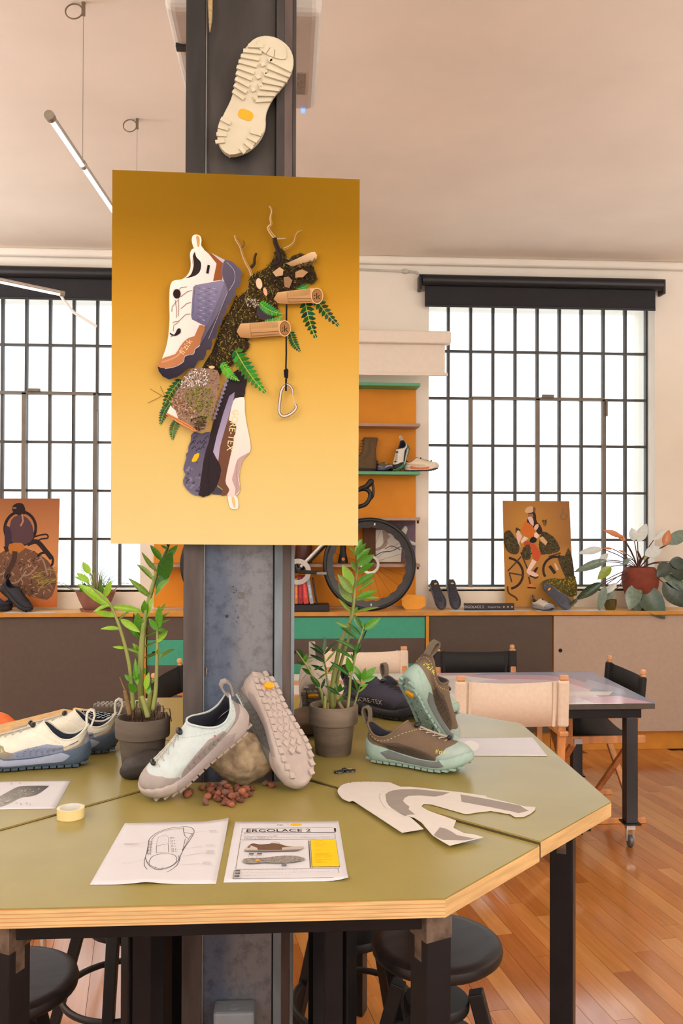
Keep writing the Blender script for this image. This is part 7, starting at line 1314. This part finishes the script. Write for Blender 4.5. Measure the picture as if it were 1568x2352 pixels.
# ---------------------------------------------------------------- second table with castors
TB = thing('rolling_table', 'long black steel table with a colourful printed top, on castors, behind the octagon', 'table', (.70, 4.78, 0))
GM = M('graphite_edge', (84, 76, 70), .5, var=.1); TX0, TX1, TY0, TY1 = -1.15, 1.17, -.47, .46
b = MB(); b.box((0, -.005, .724), (TX1 - TX0, TY1 - TY0, .028)); obj('table_top', b, GM, TB, bevel=.002)
pr = Print(lambda x, y: (x, y)); pr.z = .7384
pr.poly((237, 236, 234), [(TX0, TY0), (TX1, TY0), (TX1, TY1 - .01), (TX0, TY1 - .01)])
pr.poly((159, 167, 193), [(.20, TY1 - .01), (TX1, TY1 - .01), (TX1, TY0), (1.0, TY0), (.82, .05), (.5, .28)]); pr.poly((211, 181, 198), smooth([(.35, .36), (.85, .34), (1.0, .1), (.9, -.2), (.6, -.1), (.55, .2)], 2, True)); pr.poly((227, 211, 223), smooth([(.45, .2), (.8, .2), (.95, -.1), (.8, -.42), (.35, -.45), (.3, 0)], 2, True)); pr.poly((230, 193, 211), [(.85, -.45), (1.15, -.46), (1.05, -.28), (.82, -.3)]); pr.poly((181, 188, 211), [(.95, .0), (1.1, -.25), (1.14, -.1), (1.05, .2)])
pr.poly((228, 156, 124), [(TX0, .10), (.0, .10), (.06, .24), (TX0, .24)]); pr.poly((217, 181, 188), [(.0, .36), (.4, .36), (.5, .44), (.0, .45)]); pr.poly((211, 146, 126), [(TX0, -.30), (-.28, -.30), (-.28, -.16), (TX0, -.16)]); pr.poly((227, 224, 223), [(.0, .1), (.35, .3), (.4, -.1), (.1, -.2)]); pr.poly((188, 190, 198), [(.10, .14), (.16, .18), (.05, -.2), (.0, -.2)])
pr.poly((237, 233, 230), [(.5, -.26), (1.0, -.26), (1.06, -.16), (.55, -.14)]); pr.build('printed_top', TB, ink=GLOSSY_INK)
b = MB()
for y in (TY0 + .05, TY1 - .05): b.box((0, y, .685), (TX1 - TX0 - .12, .05, .05))
for x in (TX0 + .09, TX1 - .12): b.box((x, 0, .685), (.05, TY1 - TY0 - .12, .05))
for o_n, q in (('apron', b),): obj(o_n, q, BSTEEL, TB, bevel=.002, kind='stuff')
SCUFF = M('scuffed_black_steel', (44, 44, 48), .4, metal=.4, var=.35, scale=7, stretch=(1, 1, .4), rgb2=(70, 70, 74))
for x in (TX0 + .09, TX1 - .12):
    for y in (TY0 + .05, TY1 - .05):
        b = MB(); b.box((x, y, .395), (.06, .06, .535)); lg = obj('leg', b, SCUFF, TB, bevel=.003)
        b = MB(); b.box((x, y, .124), (.085, .085, .008)); obj('castor_plate', b, BSTEEL, lg)
        b = MB(); b.lathe([(0, -.011), (.026, -.011), (.030, -.007), (.030, .007), (.026, .011), (0, .011)], 20, (x, y, .0305), axis=Euler((0, PI / 2, 0))); obj('castor_wheel', b, M('castor_grey', (96, 100, 108), .3, metal=.3), lg, smooth=40)
        b = MB(); b.tube([(x - .016, y, .12), (x - .016, y, .03)], .006, 6); b.tube([(x + .016, y, .12), (x + .016, y, .03)], .006, 6); b.box((x, y, .105), (.045, .03, .03)); obj('castor_fork', b, BKS, lg)
# ---------------------------------------------------------------- director's chairs
BEE = M('beech_wood', (216, 150, 94), .4, var=.12, scale=7, stretch=(4, 4, .6)); BEED = M('beech_end', (230, 172, 128), .5, var=.05); CRC = M('cream_canvas', (238, 218, 198), .85, var=.02, scale=60, bump=.1, bscale=300); BLC = M('black_canvas', (30, 30, 32), .7, var=.06, scale=60, bump=.1, bscale=300)
def chair(label, pos, rz, canvas, round_tips=True, zb=.815, ch=.17):
    """director's chair, back towards -y"""
    t = thing('director_chair', label, 'chair', (pos[0], pos[1], 0), (0, 0, rz)); hw = .25; zs = .46; za = .637
    for s in (-1, 1):
        x = s * hw
        b = MB(); b.bar((x, -.17, zs + .02), (x, -.22, zb), .038, .022, up=(0, 1, 0)); bp = obj('back_post', b, BEE, t, bevel=.004)
        b = MB(); b.lathe([(0, -.012), (.013, -.010), (.017, 0), (.014, .012), (0, .017)], 14, (x, -.222, zb + .012)) if round_tips else b.box((x, -.221, zb + .004), (.04, .024, .018)); obj('post_tip', b, BEED, bp, smooth=50 if round_tips else False)
        b = MB(); b.bar((x, .19, zs + .02), (x, .19, za - .02), .03, .024, up=(0, 1, 0)); obj('arm_post', b, BEE, t, bevel=.004)
        b = MB(); b.box((x, .02, za), (.045, .50, .024)); obj('armrest', b, BEE, t, bevel=.006)
        b = MB(); b.box((x, 0, zs), (.024, .46, .042)); rl = obj('seat_rail', b, BEE, t, bevel=.004)
        b = MB(); b.box((x + s * .016, .15, zs - .004), (.012, .045, .028)); b.box((x + s * .016, -.15, zs - .004), (.012, .045, .028)); obj('hinge_plate', b, M('hinge_zinc', (196, 200, 206), .3, metal=.5, var=.02), rl, kind='stuff')
        b = MB(); b.box((x, 0, .016), (.028, .46, .032)); obj('foot_rail', b, BEE, t, bevel=.004)
    for y in (-.16, .16):
        for s in (-1, 1): b = MB(); b.bar((s * hw, y + s * .014, .03), (-s * hw, y + s * .014, zs - .02), .022, .034, up=(0, 1, 0)); obj('cross_leg', b, BEE, t, bevel=.003)
    b = MB(); rows = []
    for i in range(9): u = -1 + i / 4; rows.append([(u * hw, -.19, zs + .024 - .03 * (1 - u * u)), (u * hw, .2, zs + .024 - .026 * (1 - u * u))])
    b.grid(rows); o = obj('seat_canvas', b, canvas, t, smooth=True); m = o.modifiers.new('thickness', 'SOLIDIFY'); m.thickness = .004
    b = MB(); rows = []
    for i in range(13):
        u = -1 + i / 6; sag = .035 * (1 - u * u) * (1 if canvas is BLC else .3); rows.append([(u * hw, -.214 - sag, zb - .012 - .012 * (1 - u * u)), (u * hw, -.208 - sag, zb - ch * .55), (u * hw, -.200 - sag, zb - ch)])
    b.grid(rows); o = obj('back_canvas', b, canvas, t, smooth=True); m = o.modifiers.new('thickness', 'SOLIDIFY'); m.thickness = .003
    for s in (-1, 1):
        b = MB(); b.bar((s * hw, -.2035, zb - ch - .002), (s * hw, -.219, zb - .01), .054, .034, up=(0, 1, 0)); obj('canvas_sleeve', b, canvas, t, bevel=.012, seg=3)
        b = MB(); b.bar((s * (hw - .045), -.2065, zb - ch), (s * (hw - .045), -.224, zb - .014), .014, .003, up=(0, 1, 0)); obj('canvas_hem', b, canvas, t)
    return t
chair('cream canvas director chair at the near side of the printed table, back turned', (1.078, 4.34), 0, CRC, False, .905, .235)
chair('black canvas director chair at the far side of the table, before the dark brown door', (1.235, 5.46), PI, BLC)
chair('cream canvas director chair at the far side, behind the right-hand potted plant', (.53, 5.50), PI + .04, CRC, False)
chair('black canvas director chair at the right end of the printed table, facing left', (1.74, 4.95), PI / 2, BLC)
chair('black canvas director chair left of the steel column, behind the left plant', (-.45, 4.92), -PI / 2 - .15, BLC)
# orange shell chair at the far left
t = thing('shell_chair', 'bright orange shell chair at the left edge behind the kraft parcel', 'chair', (-.97, 3.55, 0), (0, 0, -.5)); b = MB(); rows = []
OSH = M('orange_shell', (238, 110, 30), .45, var=.03)
for j in range(11):
    v = j / 10; row = []
    for i in range(13):
        u = -1 + i / 6; wv = .23 * (1 - .25 * max(0, v - .55) ** 1.5 * 2)
        if v < .5: p = (u * wv, .22 - v * .84 + .0, .45 + .05 * u * u - .02 * math.sin(v * 2 * PI))
        else: q = (v - .5) * 2; p = (u * wv * (1 - .35 * max(0, q - .6)), -.20 - .08 * q + .05 * u * u, .45 + .05 * u * u * (1 - q) + q * .50 - .16 * max(0, q - .5) * 2 * u ** 4)
        row.append(p)
    rows.append(row)
b.grid(rows); o = obj('seat_shell', b, OSH, t, smooth=True); m = o.modifiers.new('thickness', 'SOLIDIFY'); m.thickness = .008
for sx in (-1, 1):
    for sy in (-1, 1): b = MB(); b.tube([(sx * .12, sy * .12, .43), (sx * .22, sy * .22, 0)], .011, 8); obj('leg', b, BKS, t, smooth=True)

bpy.context.view_layer.update()
